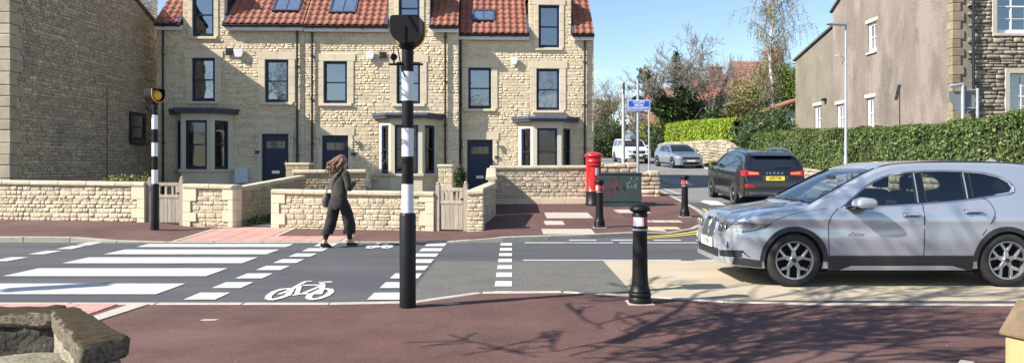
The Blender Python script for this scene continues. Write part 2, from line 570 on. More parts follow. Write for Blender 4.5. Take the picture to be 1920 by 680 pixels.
for y0, y1 in ((8.77, 9.56), (10.2, 10.98), (11.55, 12.28), (12.72, 13.42), (13.82, 14.28)):
    rect('zebra_stripe', -7.02, -4.22, y0, y1)
for x0, x1 in ((-3.74, -3.38), (-1.65, -1.27)):
    y = 8.42
    for k in range(8):
        rect('crossing_dash', x0, x1, y, y + 0.46); y += 0.79
y = 8.86
for k in range(8):
    h = 0.12 if k == 0 else 0.42
    rect('stop_dash', -0.22, 0.0, y, y + h); y += h + 0.36
for y in (8.6, 9.4, 10.2, 11.0, 11.8, 12.72, 13.5, 14.1):
    rect('stop_dash', -8.32, -8.05, y, y + 0.5)
rect('edge_line', 0.18, 2.72, 11.87, 11.97)
rect('edge_line', 2.95, 9.0, 11.87, 11.97)
rect('edge_line', 0.25, 1.98, 14.42, 14.53)
rect('edge_line', 2.1, 5.2, 14.42, 14.53)
for x0, x1 in ((1.15, 1.7), (2.0, 2.5), (2.85, 3.4), (3.7, 4.4), (4.8, 5.5), (5.9, 6.6), (7.0, 7.7), (8.1, 8.8)):
    rect('give_way_dash', x0, x1, 14.82, 14.95)

def stroke(m, pts, w, closed=False):
    n = len(pts)
    for i in range(n if closed else n - 1):
        a = Vector((pts[i][0], pts[i][1])); c = Vector((pts[(i + 1) % n][0], pts[(i + 1) % n][1]))
        d = (c - a); l = d.length
        if l < 1e-6: continue
        d /= l; nrm = Vector((-d.y, d.x)) * w / 2
        a2 = a - d * w * 0.25; c2 = c + d * w * 0.25
        z = 0.0085 + (i % 5) * 0.0004
        m.add([(p.x, p.y, zr(p.y) + z) for p in (a2 + nrm, a2 - nrm, c2 - nrm, c2 + nrm)], [(0, 1, 2, 3)])
def cycle_symbol(dx, dy, sc=1.0):
    def g(pts):
        o = []
        for X, Y in pts:
            px = 480 + X * 240 / 1632; py = 500 + Y * 100 / 680
            yy = F * CAMZ / (py - HY); xx = (px - HX) * yy / F
            o.append(((xx + 2.55) * sc - 2.55 + dx, (yy - 8.9) * sc + 8.9 + dy))
        return o
    m = MB()
    stroke(m, g([(152, 408), (165, 372), (232, 322), (330, 290), (425, 283), (447, 308), (398, 368), (300, 404), (200, 426)]), .075, True)
    stroke(m, g([(668, 402), (685, 366), (742, 338), (820, 300), (885, 284), (948, 292), (958, 325), (900, 372), (800, 410), (715, 422)]), .075, True)
    stroke(m, g([(300, 352), (450, 292), (560, 228), (622, 195), (700, 187)]), .06)
    stroke(m, g([(560, 240), (860, 236)]), .085)
    stroke(m, g([(520, 350), (562, 236)]), .06)
    stroke(m, g([(478, 364), (560, 352), (640, 345)]), .07)
    stroke(m, g([(590, 348), (835, 244)]), .055)
    stroke(m, g([(835, 205), (858, 238), (812, 350)]), .065)
    stroke(m, g([(640, 350), (830, 348)]), .06)
    stroke(m, g([(825, 202), (945, 197)]), .10)
    return m.build('cycle_symbol', paint, road)
cycle_symbol(0, 0)
cycle_symbol(0.05, 5.02, 0.62)

# speed roundel and lines on the side street
def rr(name, pts, w, mat): 
    m = MB(); stroke(m, pts, w); return m.build(name, mat, side_road)
cx, cy = 6.85, 33.2
m = MB(); stroke(m, [(cx + 0.92 * math.cos(t * PI / 14), cy + 3.1 * math.sin(t * PI / 14)) for t in range(28)], 0.16, True)
m.build('speed_roundel', paint_worn, side_road)
m = MB()
stroke(m, [(cx - .5, cy + 1.2), (cx - .35, cy + 1.7), (cx - .15, cy + 1.2), (cx - .5, cy - 1.5), (cx - .08, cy - 1.5)], .12)
stroke(m, [(cx + .32 + .2 * math.cos(t * PI / 6), cy + 1.6 * math.sin(t * PI / 6)) for t in range(12)], .12, True)
m.build('speed_number', paint_worn, side_road)
rect('centre_line', 8.75, 8.87, 27.5, 29.5, paint_worn, side_road)
rect('edge_line', 5.92, 6.02, 26, 44, paint_worn, side_road)
mark('road_arrow', [(6.0, 22.3), (6.45, 22.3), (6.55, 23.6), (6.25, 24.0), (5.95, 23.4)], paint, road)

def along(path, step):
    pts = [Vector(path[0])]
    out = [Vector((path[0][0], path[0][1]))]
    for i in range(len(path) - 1):
        a = Vector(path[i]); c = Vector(path[i + 1]); l = (c - a).length
        n = max(1, int(l / 0.05))
        for k in range(1, n + 1):
            p = a.lerp(c, k / n)
            if (p - out[-1]).length >= step: out.append(p)
    return out
def offs(path, d):
    o = []
    for i, p in enumerate(path):
        a = path[max(0, i - 1)]; c = path[min(len(path) - 1, i + 1)]
        t = (Vector(c) - Vector(a)).normalized()
        o.append((p[0] + t.y * d, p[1] - t.x * d))
    return o
corner = [(x, fk(x)) for x in np.arange(2.55, 5.36, 0.06)]
for dd in (0.16, 0.36):
    pth = offs(corner, dd)
    m = MB()
    for i in range(len(pth) - 1):
        a, c = pth[i], pth[i + 1]
        t = (Vector(c) - Vector(a)).normalized(); nx, ny = -t.y * .045, t.x * .045
        m.add([(x_, y_, zroad(x_, y_) + .002) for x_, y_ in ((a[0] + nx, a[1] + ny), (a[0] - nx, a[1] - ny), (c[0] - nx, c[1] - ny), (c[0] + nx, c[1] + ny))], [(0, 1, 2, 3)])
    m.build('yellow_line', yellow_paint, road)

# ---- far pavement, with its kerb stones
wall_y = lambda x: 17.8 - 0.135 * (x + 12.7)
def far_top(x):
    if x < -1.15: return wall_y(x) + 0.1
    if x < 2.9: return 23.0
    return 45.0
b = MB()
cols = sorted(set([-60, -40, -30, -20, -14, -12, -10.5, -9, -8.5, -8, -7.4, -7, -6, -5, -4, -3, -2, -1.3, -1.16, -1.14, -0.8, -0.4, 0, .4, .8, 1.2, 1.6, 2, 2.4, 2.6, 2.88, 2.91, 3.2, 3.5, 3.8, 4.0, 4.2, 4.4, 4.6, 4.72, 4.85, 5, 5.1, 5.2, 5.35, 5.5, 5.65, 5.8, 6.0]))
def fpt(x, s):
    y0 = fk(x) + 0.06; y = y0 + (max(far_top(x), y0 + .05) - y0) * s
    return (x, y, P(x, y))
b.grid(fpt, cols, [(i / 30) ** 1.5 for i in range(31)])
far_pave = struct(b.build('far_pavement', red_tarmac, smooth=True))

def kerb_run(path, fn, ztop, width, step, mat, x_lo, x_hi, kname, sname, drop=0.12):
    K = struct_empty(kname)
    pts = along([(x, fn(x)) for x in path], step)
    for i in range(len(pts) - 1):
        a, c = pts[i], pts[i + 1]
        if c.x < x_lo or a.x > x_hi: continue
        t = (c - a).normalized(); g = t * 0.004
        nrm = Vector((-t.y, t.x)) * width
        m = MB()
        q = [a + g, c - g, c - g + nrm, a + g + nrm]
        zt = [ztop(p.x, p.y) for p in q]
        m.add([(p.x, p.y, z - drop) for p, z in zip(q, zt)] + [(p.x, p.y, z) for p, z in zip(q, zt)],
              [(0, 3, 2, 1), (4, 5, 6, 7), (0, 1, 5, 4), (1, 2, 6, 5), (2, 3, 7, 6), (3, 0, 4, 7)])
        m.build(sname, mat, K, bevel=0.008)
    return K
def struct_empty(name):
    o = bpy.data.objects.new(name, None); COL.objects.link(o); o['kind'] = 'structure'; return o
kerb_run(list(np.arange(-60, 6.0, 0.05)), fk, lambda x, y: P(x, y) + 0.006, 0.125, 0.915, kerb_mat, -19, 6.2, 'far_kerb', 'kerb_stone', 0.16)
kerb_run(list(np.arange(-40, 40, 0.05)), lambda x: nk(x) - 0.05, lambda x, y: 0.022, 0.10, 0.915, edge_mat, -9, 9, 'near_kerb', 'edging_stone', 0.1)

# blister paving, slab by slab, on both sides of the zebra
TP = struct_empty('far_tactile_paving')
def slab(parent, x0, x1, y0, y1, zf, mat, name, h=0.007):
    m = MB(); g = 0.006
    q = [(x0 + g, y0 + g), (x1 - g, y0 + g), (x1 - g, y1 - g), (x0 + g, y1 - g)]
    m.add([(x, y, zf(x, y) - 0.01) for x, y in q] + [(x, y, zf(x, y) + h) for x, y in q],
          [(4, 5, 6, 7), (0, 1, 5, 4), (1, 2, 6, 5), (2, 3, 7, 6), (3, 0, 4, 7)])
    return m.build(name, mat, parent)
for i in range(8):
    for j in range(2):
        slab(TP, -6.62 + .4 * i, -6.22 + .4 * i, 14.66 + .4 * j, 15.06 + .4 * j, P, tactile_mat, 'blister_slab')
for i in range(4):
    for j in range(4):
        slab(TP, -6.62 + .4 * i, -6.22 + .4 * i, 15.46 + .4 * j, 15.86 + .4 * j, P, tactile_mat, 'blister_slab')
for x0, y0, y1 in ((-6.75, 14.66, 16.95), (-5.0, 15.5, 16.8), (-3.4, 14.66, 15.5)):
    n = 3 if y1 - y0 > 1 else 1
    for k in range(n):
        slab(TP, x0, x0 + .11, y0 + (y1 - y0) * k / n, y0 + (y1 - y0) * (k + 1) / n, P, edge_mat, 'edging_strip', 0.009)
# patches and slabs let into the red tarmac at the corner
for px0, px1, py0, py1 in ((1025, 1113, 395, 401.5), (1022, 1060, 413, 418), (1018, 1118, 424, 431)):
    ya = F * (CAMZ - .3) / (py1 - HY) if py1 < 405 else F * (CAMZ - .2) / (py1 - HY)
    yb = ya * (py1 - HY) / (py0 - HY) + .05
    slab(far_pave, (px0 - HX) * ya / F, (px1 - HX) * ya / F, ya, yb, P, slab_mat, 'pale_patch', 0.005)
for k in range(2):
    for j in range(2):
        slab(far_pave, 2.85 + .45 * k, 3.3 + .45 * k, 20.0 + .45 * j, 20.45 + .45 * j, P, slab_mat, 'paving_slab', 0.005)
for k in range(3):
    slab(far_pave, 3.05 + .37 * k, 3.4 + .37 * k, 17.9, 18.3, P, slab_mat, 'paving_slab', 0.005)
TB = struct_empty('corner_tactile_paving')
for i in range(4):
    for j in range(3):
        x0 = 3.0 + .4 * i; y0 = 15.8 + .4 * j
        if y0 > fk(min(x0 + .4, 4.7)) + .1: slab(TB, x0, x0 + .4, y0, y0 + .4, P, tactile_buff, 'blister_slab')

# ---- near pavement where the photographer stands
b = MB()
cols = [-40, -30, -20, -12, -9, -7] + list(np.arange(-6, 6.01, 0.25)) + [7, 9, 12, 20, 40]
b.grid(lambda x, s: (x, -8 + (nk(x) - 0.02 + 8) * s, 0.014), cols, [0, .3, .5, .6, .7, .8, .85, .9, .94, .97, 1.0])
near_pave = struct(b.build('near_pavement', red_tarmac))
TN = struct_empty('near_tactile_paving')
zn = lambda x, y: 0.016
for i in range(5):
    for j in range(4):
        x0 = -6.3 + .4 * i; y0 = 6.47 + .4 * j
        slab(TN, x0, x0 + .4, y0, y0 + .4, zn, tactile_mat, 'blister_slab')
m = MB(); m.prism([(-4.28, 6.3), (-4.12, 6.3), (-3.95, 8.05), (-4.16, 8.05)], lambda p: (p[0], p[1], .005), lambda p: (p[0], p[1], .026))
m.build('edging_strip', edge_mat, TN, fixn=True)
rn = random.Random(5)
for px, py, w, d in ((838, 572, .16, .07), (392, 602, .12, .05)):
    y = F * CAMZ / (py - HY); x = (px - HX) * y / F
    m = MB(); n = 9
    m.add([(x + math.cos(2 * PI * k / n) * w * rn.uniform(.6, 1.1), y + math.sin(2 * PI * k / n) * d * rn.uniform(.6, 1.1), .0185) for k in range(n)], [tuple(range(n))])
    m.build('sandy_patch', buff, near_pave)
# gravelly edge at the lower right, with an edging kerb
m = MB(); m.add([(2.15, 2.0, .018), (4.2, 2.0, .018), (4.2, 5.6, .018), (3.55, 5.6, .018), (2.5, 4.0, .018)], [(0, 1, 2, 3, 4)])
gravel = M('gravel_earth', (0.14, 0.12, 0.09), rough=0.95, var=0.4, sc=25, bump=1.0, bsc=60, bdist=0.02)
struct(m.build('gravel_bed', gravel))
GB = struct_empty('bed_kerb')
pp = [Vector((1.98, 2.0)), Vector((2.4, 4.0)), Vector((2.9, 4.9)), Vector((3.45, 5.6))]
for a, c in zip(pp[:-1], pp[1:]):
    t = (c - a).normalized(); nrm = Vector((-t.y, t.x)) * .05
    m = MB()
    q = [a + nrm + t * .01, a - nrm + t * .01, c - nrm - t * .01, c + nrm - t * .01]
    m.prism([tuple(p) for p in q], lambda p: (p[0], p[1], 0), lambda p: (p[0], p[1], .06))
    m.build('edging_stone', kerb_mat, GB, bevel=.008)

# loose grit and chips of stone on the tarmac, thicker along the kerb
g_ = np.random.default_rng(3); n_ = 900
gx_ = g_.uniform(-5.5, 6, n_); gy_ = np.where(g_.random(n_) < .45, np.array([nk(float(x)) for x in gx_]) - .12 - np.abs(g_.normal(0, .10, n_)), g_.uniform(5.2, 7.9, n_))
sz_ = g_.uniform(.003, .0075, n_)[:, None, None]
tet = np.array([[1, 0, -.3], [-.5, .9, -.3], [-.5, -.9, -.3], [0.1, 0, .7]])
a_ = g_.uniform(0, 6.28, n_); rot = np.stack([np.stack([np.cos(a_), -np.sin(a_), a_ * 0], 1), np.stack([np.sin(a_), np.cos(a_), a_ * 0], 1), np.stack([a_ * 0, a_ * 0, a_ * 0 + 1], 1)], 1)
vv = np.einsum('nij,kj->nki', rot, tet) * sz_ + np.stack([gx_, gy_, np.full(n_, .018)], 1)[:, None, :]
ff = (np.arange(n_) * 4)[:, None, None] + np.array([[0, 1, 3], [1, 2, 3], [2, 0, 3]])[None]
tag(link('grit', npmesh('grit', vv.reshape(-1, 3), ff.reshape(-1, 3), M('grit', (.2, .15, .125), rough=.9, isl=.5))), 'loose grit scattered over the red pavement', 'grit', None, 'stuff')

# ---- right-hand footway of the side street
b = MB(); b.grid(lambda x, y: (x, y, zr(y) + 0.085), [11.95, 12.75], list(np.arange(15.6, 58, 1.0)))
struct(b.build('right_footway', path_mat, smooth=True))
RK = struct_empty('right_kerb')
for k in range(44):
    y0 = 15.6 + .95 * k
    m = MB(); m.box(11.85, 11.96, y0, y0 + .94, -.12, .095)
    m.v = [(x, y, z + zr(y)) for x, y, z in m.v]
    m.build('kerb_stone', kerb_mat, RK)
# ================================================================== HOUSES across the road
stone_cream = M('stone_cream', (0.66, 0.545, 0.37), rough=0.9, var=0.14, sc=9, bump=0.35, bsc=30, bdist=0.025, isl=0.09, hue=0.008, patch=(.55, .44, .29), patchsc=.55, patcht=.55)
mortar = M('mortar_cream', (0.66, 0.55, 0.385), rough=0.95, var=0.12, sc=8, bump=0.3)
ashlar = M('ashlar_cream', (0.66, 0.56, 0.40), rough=0.88, var=0.08, sc=2.5, bump=0.12, bsc=60, isl=0.05)
bay_stone = M('bay_stone_pale', (0.60, 0.545, 0.42), rough=0.85, var=0.05, sc=2.5, bump=0.08)
navy = M('navy_paint', (0.014, 0.024, 0.058), rough=0.42, var=0.08, sc=3, spec=.35)
black_plastic = M('black_plastic', (0.012, 0.012, 0.014), rough=0.35, var=0.1)
fascia_white = M('fascia_white', (0.72, 0.72, 0.72), rough=0.5, var=0.05)
lead = M('lead_grey', (0.05, 0.058, 0.085), rough=0.5, var=0.2, sc=4, bump=0.15)
pantile = M('pantile_red', (0.29, 0.112, 0.072), rough=0.8, var=0.16, sc=5, bump=0.2, bsc=50, isl=0.13, hue=0.012)
pantile_base = M('roof_underlay', (0.07, 0.035, 0.03), rough=0.95)
house_glass = glass('window_glass', (0.42, 0.45, 0.48), refl=0.26)
bay_glass = glass('bay_window_glass', (0.5, 0.53, 0.55), refl=0.03)
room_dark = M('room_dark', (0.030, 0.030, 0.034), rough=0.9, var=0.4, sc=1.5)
blind_white = M('blind_white', (0.6, 0.6, 0.58), rough=0.8, var=0.05)
steel = M('brushed_steel', (0.55, 0.55, 0.56), rough=0.3, var=0.05, metal=0.9)
white_plastic = M('white_plastic', (0.74, 0.75, 0.76), rough=0.4, var=0.03)
box_grey = M('meter_box_grey', (0.62, 0.66, 0.72), rough=0.5, var=0.04)

class Frame:
    """a vertical building face: origin, heading; converts photo pixels to (u, z) on it"""
    def __init__(s, ox, oy, deg, zb):
        s.o = (ox, oy); s.a = R(deg); s.zb = zb
    def uz(s, px, py, v=0.0):
        ca, sa = math.cos(s.a), math.sin(s.a)
        ox, oy = s.o[0] - sa * v, s.o[1] + ca * v
        dx = (px - HX) / F
        u = (oy * dx - ox) / (ca - sa * dx)
        t = oy + u * sa
        return u, CAMZ + t * (HY - py) / F - s.zb
    def rect(s, x0, x1, y0, y1, v=0.0):
        xm, ym = (x0 + x1) / 2, (y0 + y1) / 2
        ua = s.uz(x0, ym, v)[0]; ub = s.uz(x1, ym, v)[0]
        return (ua, s.uz(xm, y1, v)[1], ub, s.uz(xm, y0, v)[1])

def sash_window(parent, r, rec=0.07, fr=0.055, mat=None, rail=0.5, blind=None, sill=True, sillmat=None, name='window', bars=None, over=0.17, gm=None):
    """recessed sash window with its panes and sill; opening r=(u0,z0,u1,z1) in the face y=0 (outside is -y)"""
    u0, z0, u1, z1 = r
    mat = mat or navy
    m = MB()
    y0, y1 = rec - 0.03, rec + 0.05
    m.box(u0, u0 + fr, y0, y1, z0, z1); m.box(u1 - fr, u1, y0, y1, z0, z1)
    m.box(u0 + fr, u1 - fr, y0, y1, z0, z0 + fr * 1.4); m.box(u0 + fr, u1 - fr, y0, y1, z1 - fr, z1)
    # the two sashes, upper one proud of the lower
    zm = z0 + (z1 - z0) * rail; s = 0.035
    a0, a1, c0, c1 = u0 + fr, u1 - fr, z0 + fr * 1.4, z1 - fr
    m.box(a0, a1, y0 + .012, y1 - .004, zm - .022, zm + .022)
    m.box(a0, a0 + s, y0 + .015, y1 - .004, zm + .022, c1); m.box(a1 - s, a1, y0 + .015, y1 - .004, zm + .022, c1)
    m.box(a0 + s, a1 - s, y0 + .015, y1 - .004, c1 - s, c1)
    m.box(a0, a0 + s, y0 + .03, y1 - .004, c0, zm - .022); m.box(a1 - s, a1, y0 + .03, y1 - .004, c0, zm - .022)
    m.box(a0 + s, a1 - s, y0 + .03, y1 - .004, c0, c0 + s * 1.3)
    if bars:
        for q in range(1, bars[0]):
            ub = a0 + (a1 - a0) * q / bars[0]
            m.box(ub - .011, ub + .011, y0 + .018, y1 - .006, c0, zm - .022); m.box(ub - .011, ub + .011, y0 + .018, y1 - .006, zm + .022, c1)
        for zz in ((c0 + zm) / 2, (c1 + zm) / 2)[:bars[1]]:
            m.box(a0, a1, y0 + .02, y1 - .008, zz - .010, zz + .010)
    w = m.build(name, mat, parent)
    g = MB(); g.add([(a0 + .02, rec + .025, zm), (a1 - .02, rec + .025, zm), (a1 - .02, rec + .025, c1 - .02), (a0 + .02, rec + .025, c1 - .02)], [(0, 1, 2, 3)])
    g.build('pane', gm or house_glass, w)
    g = MB(); g.add([(a0 + .02, rec + .035, c0 + .02), (a1 - .02, rec + .035, c0 + .02), (a1 - .02, rec + .035, zm), (a0 + .02, rec + .035, zm)], [(0, 1, 2, 3)])
    g.build('pane', gm or house_glass, w)
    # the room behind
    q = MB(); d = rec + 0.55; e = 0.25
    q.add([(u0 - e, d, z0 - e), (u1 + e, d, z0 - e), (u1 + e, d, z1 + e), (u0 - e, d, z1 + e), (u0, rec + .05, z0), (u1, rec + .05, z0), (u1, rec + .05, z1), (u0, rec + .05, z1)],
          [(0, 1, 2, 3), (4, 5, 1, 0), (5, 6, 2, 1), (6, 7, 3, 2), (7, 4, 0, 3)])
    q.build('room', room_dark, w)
    if blind:
        q = MB(); zt = z1 - .05
        if blind == 'roller': q.box(a0, a1, rec + .08, rec + .085, zt - .35, zt)
        elif blind == 'half': q.box(a0, a1, rec + .08, rec + .085, zt - .75, zt)
        elif blind == 'shutter':
            zc = z0 + (z1 - z0) * .46
            for k in range(9): q.box(a0, a1, rec + .09, rec + .11, c0 + (zc - c0) * k / 9, c0 + (zc - c0) * (k + .7) / 9)
            um = (a0 + a1) / 2
            for ub in (a0, um - .03, a1 - .05): q.box(ub, ub + .05, rec + .08, rec + .12, c0, zc)
        q.build('blind', blind_white, w)
    if sill:
        q = MB(); q.box(u0 - over, u1 + over, -0.075, rec - .02, z0 - 0.10, z0 - 0.003)
        q.build('sill', sillmat or ashlar, w, bevel=.012)
    return w

def door(parent, r, lights, side=1, rec=0.09):
    u0, z0, u1, z1 = r
    f = 0.055
    m = MB()
    m.box(u0, u0 + f, rec - .04, rec + .06, z0, z1); m.box(u1 - f, u1, rec - .04, rec + .06, z0, z1); m.box(u0 + f, u1 - f, rec - .04, rec + .06, z1 - f, z1)
    a0, a1, c1 = u0 + f, u1 - f, z1 - f
    m.box(a0 + .003, a1 - .003, rec, rec + .045, z0, c1 - .003)
    um = (a0 + a1) / 2; w = (a1 - a0)
    # raised panels: two tall ones, two low ones
    for ua, ub in ((a0 + .09, um - .035), (um + .035, a1 - .09)):
        for za, zb in ((z0 + .22, z0 + .62), (z0 + .92, z0 + 1.48)):
            for t, e in ((.012, 0), (.02, .035)):
                m.box(ua + e, ub - e, rec - t, rec + .01, za + e, zb - e)
    d = m.build('door', navy, parent)
    for k in range(lights):
        ua = a0 + .09 + (w - .18) * k / lights + .012; ub = a0 + .09 + (w - .18) * (k + 1) / lights - .012
        g = MB(); g.box(ua, ub, rec - .006, rec + .004, z0 + 1.60, z0 + 1.86)
        g.build('pane', M('door_glass', (0.03, 0.032, 0.036), rough=0.06, spec=0.9), d)
    g = MB(); g.box(um - .14, um + .14, rec - .018, rec + .005, z0 + .68, z0 + .79)
    g.build('letter_plate', steel, d, bevel=.004)
    uh = a1 - .06 if side > 0 else a0 + .06
    g = MB(); g.box(uh - .018, uh + .018, rec - .012, rec + .003, z0 + .9, z0 + 1.14)
    g.tube([(uh, rec - .01, z0 + 1.06), (uh, rec - .06, z0 + 1.06), (uh - side * .12, rec - .062, z0 + 1.06)], .011, 8)
    g.build('handle', steel, d)
    g = MB(); g.box(u0 - .12, u1 + .12, -.16, rec - .02, z0 - .14, z0 - .012)
    g.build('doorstep', ashlar, d, bevel=.01)
    return d

def blocks_round(parent, r, rn, top=0.27, side=(0.14, 0.24), bottom=False, mat=None, proud=0.032):
    """dressed stones round an opening, laid as long-and-short quoins; returns the hole they need"""
    u0, z0, u1, z1 = r
    mt = mat or ashlar
    sw = side[1]
    n = max(2, int(round((z1 - z0) / 0.34)))
    def blk(a, b_, c, d):
        m = MB(); m.box(a + .004, b_ - .004, -proud, .05, c + .004, d - .004); m.build('ashlar_block', mt, parent, bevel=.006)
    for s in (0, 1):
        for k in range(n):
            w = side[1]
            c, d = z0 + (z1 - z0) * k / n, z0 + (z1 - z0) * (k + 1) / n
            if s == 0: blk(u0 - w, u0, c, d)
            else: blk(u1, u1 + w, c, d)
    um = (u0 + u1) / 2 + rn.uniform(-.1, .1)
    blk(u0 - sw - .06, um, z1, z1 + top); blk(um, u1 + sw + .06, z1, z1 + top)
    return (u0 - sw, z0 - (.10 if bottom else 0), u1 + sw, z1), (u0 - sw - .06, z1, u1 + sw + .06, z1 + top)

_tile = None
def tile_mesh():
    global _tile
    if _tile: return _tile
    V, Fc = [], []
    us = [0, .1, .25, .4, .55, .7, .85, 1.0]
    prof = lambda u: 0.025 * math.cos((u - 0.3) * 2 * PI) + 0.03
    w, l, th = 0.262, 0.40, 0.018
    for k, (y, dz) in enumerate(((0, 0.03), (l, 0.0))):
        for u in us: V.append((u * w, y, prof(u) + dz))
    for u in us: V.append((u * w, 0, prof(u) + .03 - th - .01))
    n = len(us)
    for i in range(n - 1):
        Fc.append((i, i + 1, n + i + 1, n + i)); Fc.append((2 * n + i, 2 * n + i + 1, i + 1, i))
    Fc2 = []
    for f in Fc: Fc2.append(f)
    _tile = (npmesh('pantile', np.array(V), np.array(Fc2), pantile, smooth=True), np.array(V), np.array(Fc2))
    return _tile

def tiled_slope(parent, u0, u1, frame_o, pitch, length, skip, vis_rows=8, rn=None):
    """pantiles laid in rows up a slope that starts at frame_o (parent-local), rising in +y"""
    me, Va, Fa = tile_mesh()
    ca, sa = math.cos(pitch), math.sin(pitch)
    Mx = Matrix(((1, 0, 0, 0), (0, ca, -sa, 0), (0, sa, ca, 0), (0, 0, 0, 1)))
    R3 = np.array(Mx.to_3x3())
    AV, AF, n = [], [], 0
    pu, pr = 0.245, 0.315
    rows = int(length / pr); cols = int((u1 - u0) / pu)
    pu = (u1 - u0) / cols
    cnt = 0
    for r_ in range(rows):
        for c in range(cols):
            uu = u0 + c * pu; ss = r_ * pr
            if any(a < uu + pu * .5 < b_ and s0 < ss + pr * .5 < s1 for a, b_, s0, s1 in skip): continue
            o = Vector((uu, frame_o[1] + ca * ss, frame_o[2] + sa * ss + rn.uniform(-.004, .004)))
            if r_ < vis_rows and cnt < 300:
                link('roof_tile', me, parent, mtx=Matrix.Translation(o) @ Mx @ Matrix.Rotation(rn.uniform(-.012, .012), 4, 'Z'))
                cnt += 1
            else:
                AV.append(Va @ R3.T + np.array(o)); AF.append(Fa + n); n += len(Va)
    if AV:
        o = link('tile_field', npmesh('tile_field', np.concatenate(AV), np.concatenate(AF), pantile, smooth=True), parent); o['kind'] = 'stuff'

def downpipe(parent, u, z0, z1, name='downpipe'):
    m = MB(); m.tube([(u, -.075, z0), (u, -.075, z1)], .036, 10)
    for z in np.arange(z0 + .4, z1, 1.6): m.lathe([(.045, z), (.045, z + .05)], 10, c=(u, -.075, 0)); m.box(u - .07, u + .07, -.04, 0.0, z + .01, z + .04)
    m.build(name, black_plastic, parent, smooth=True)

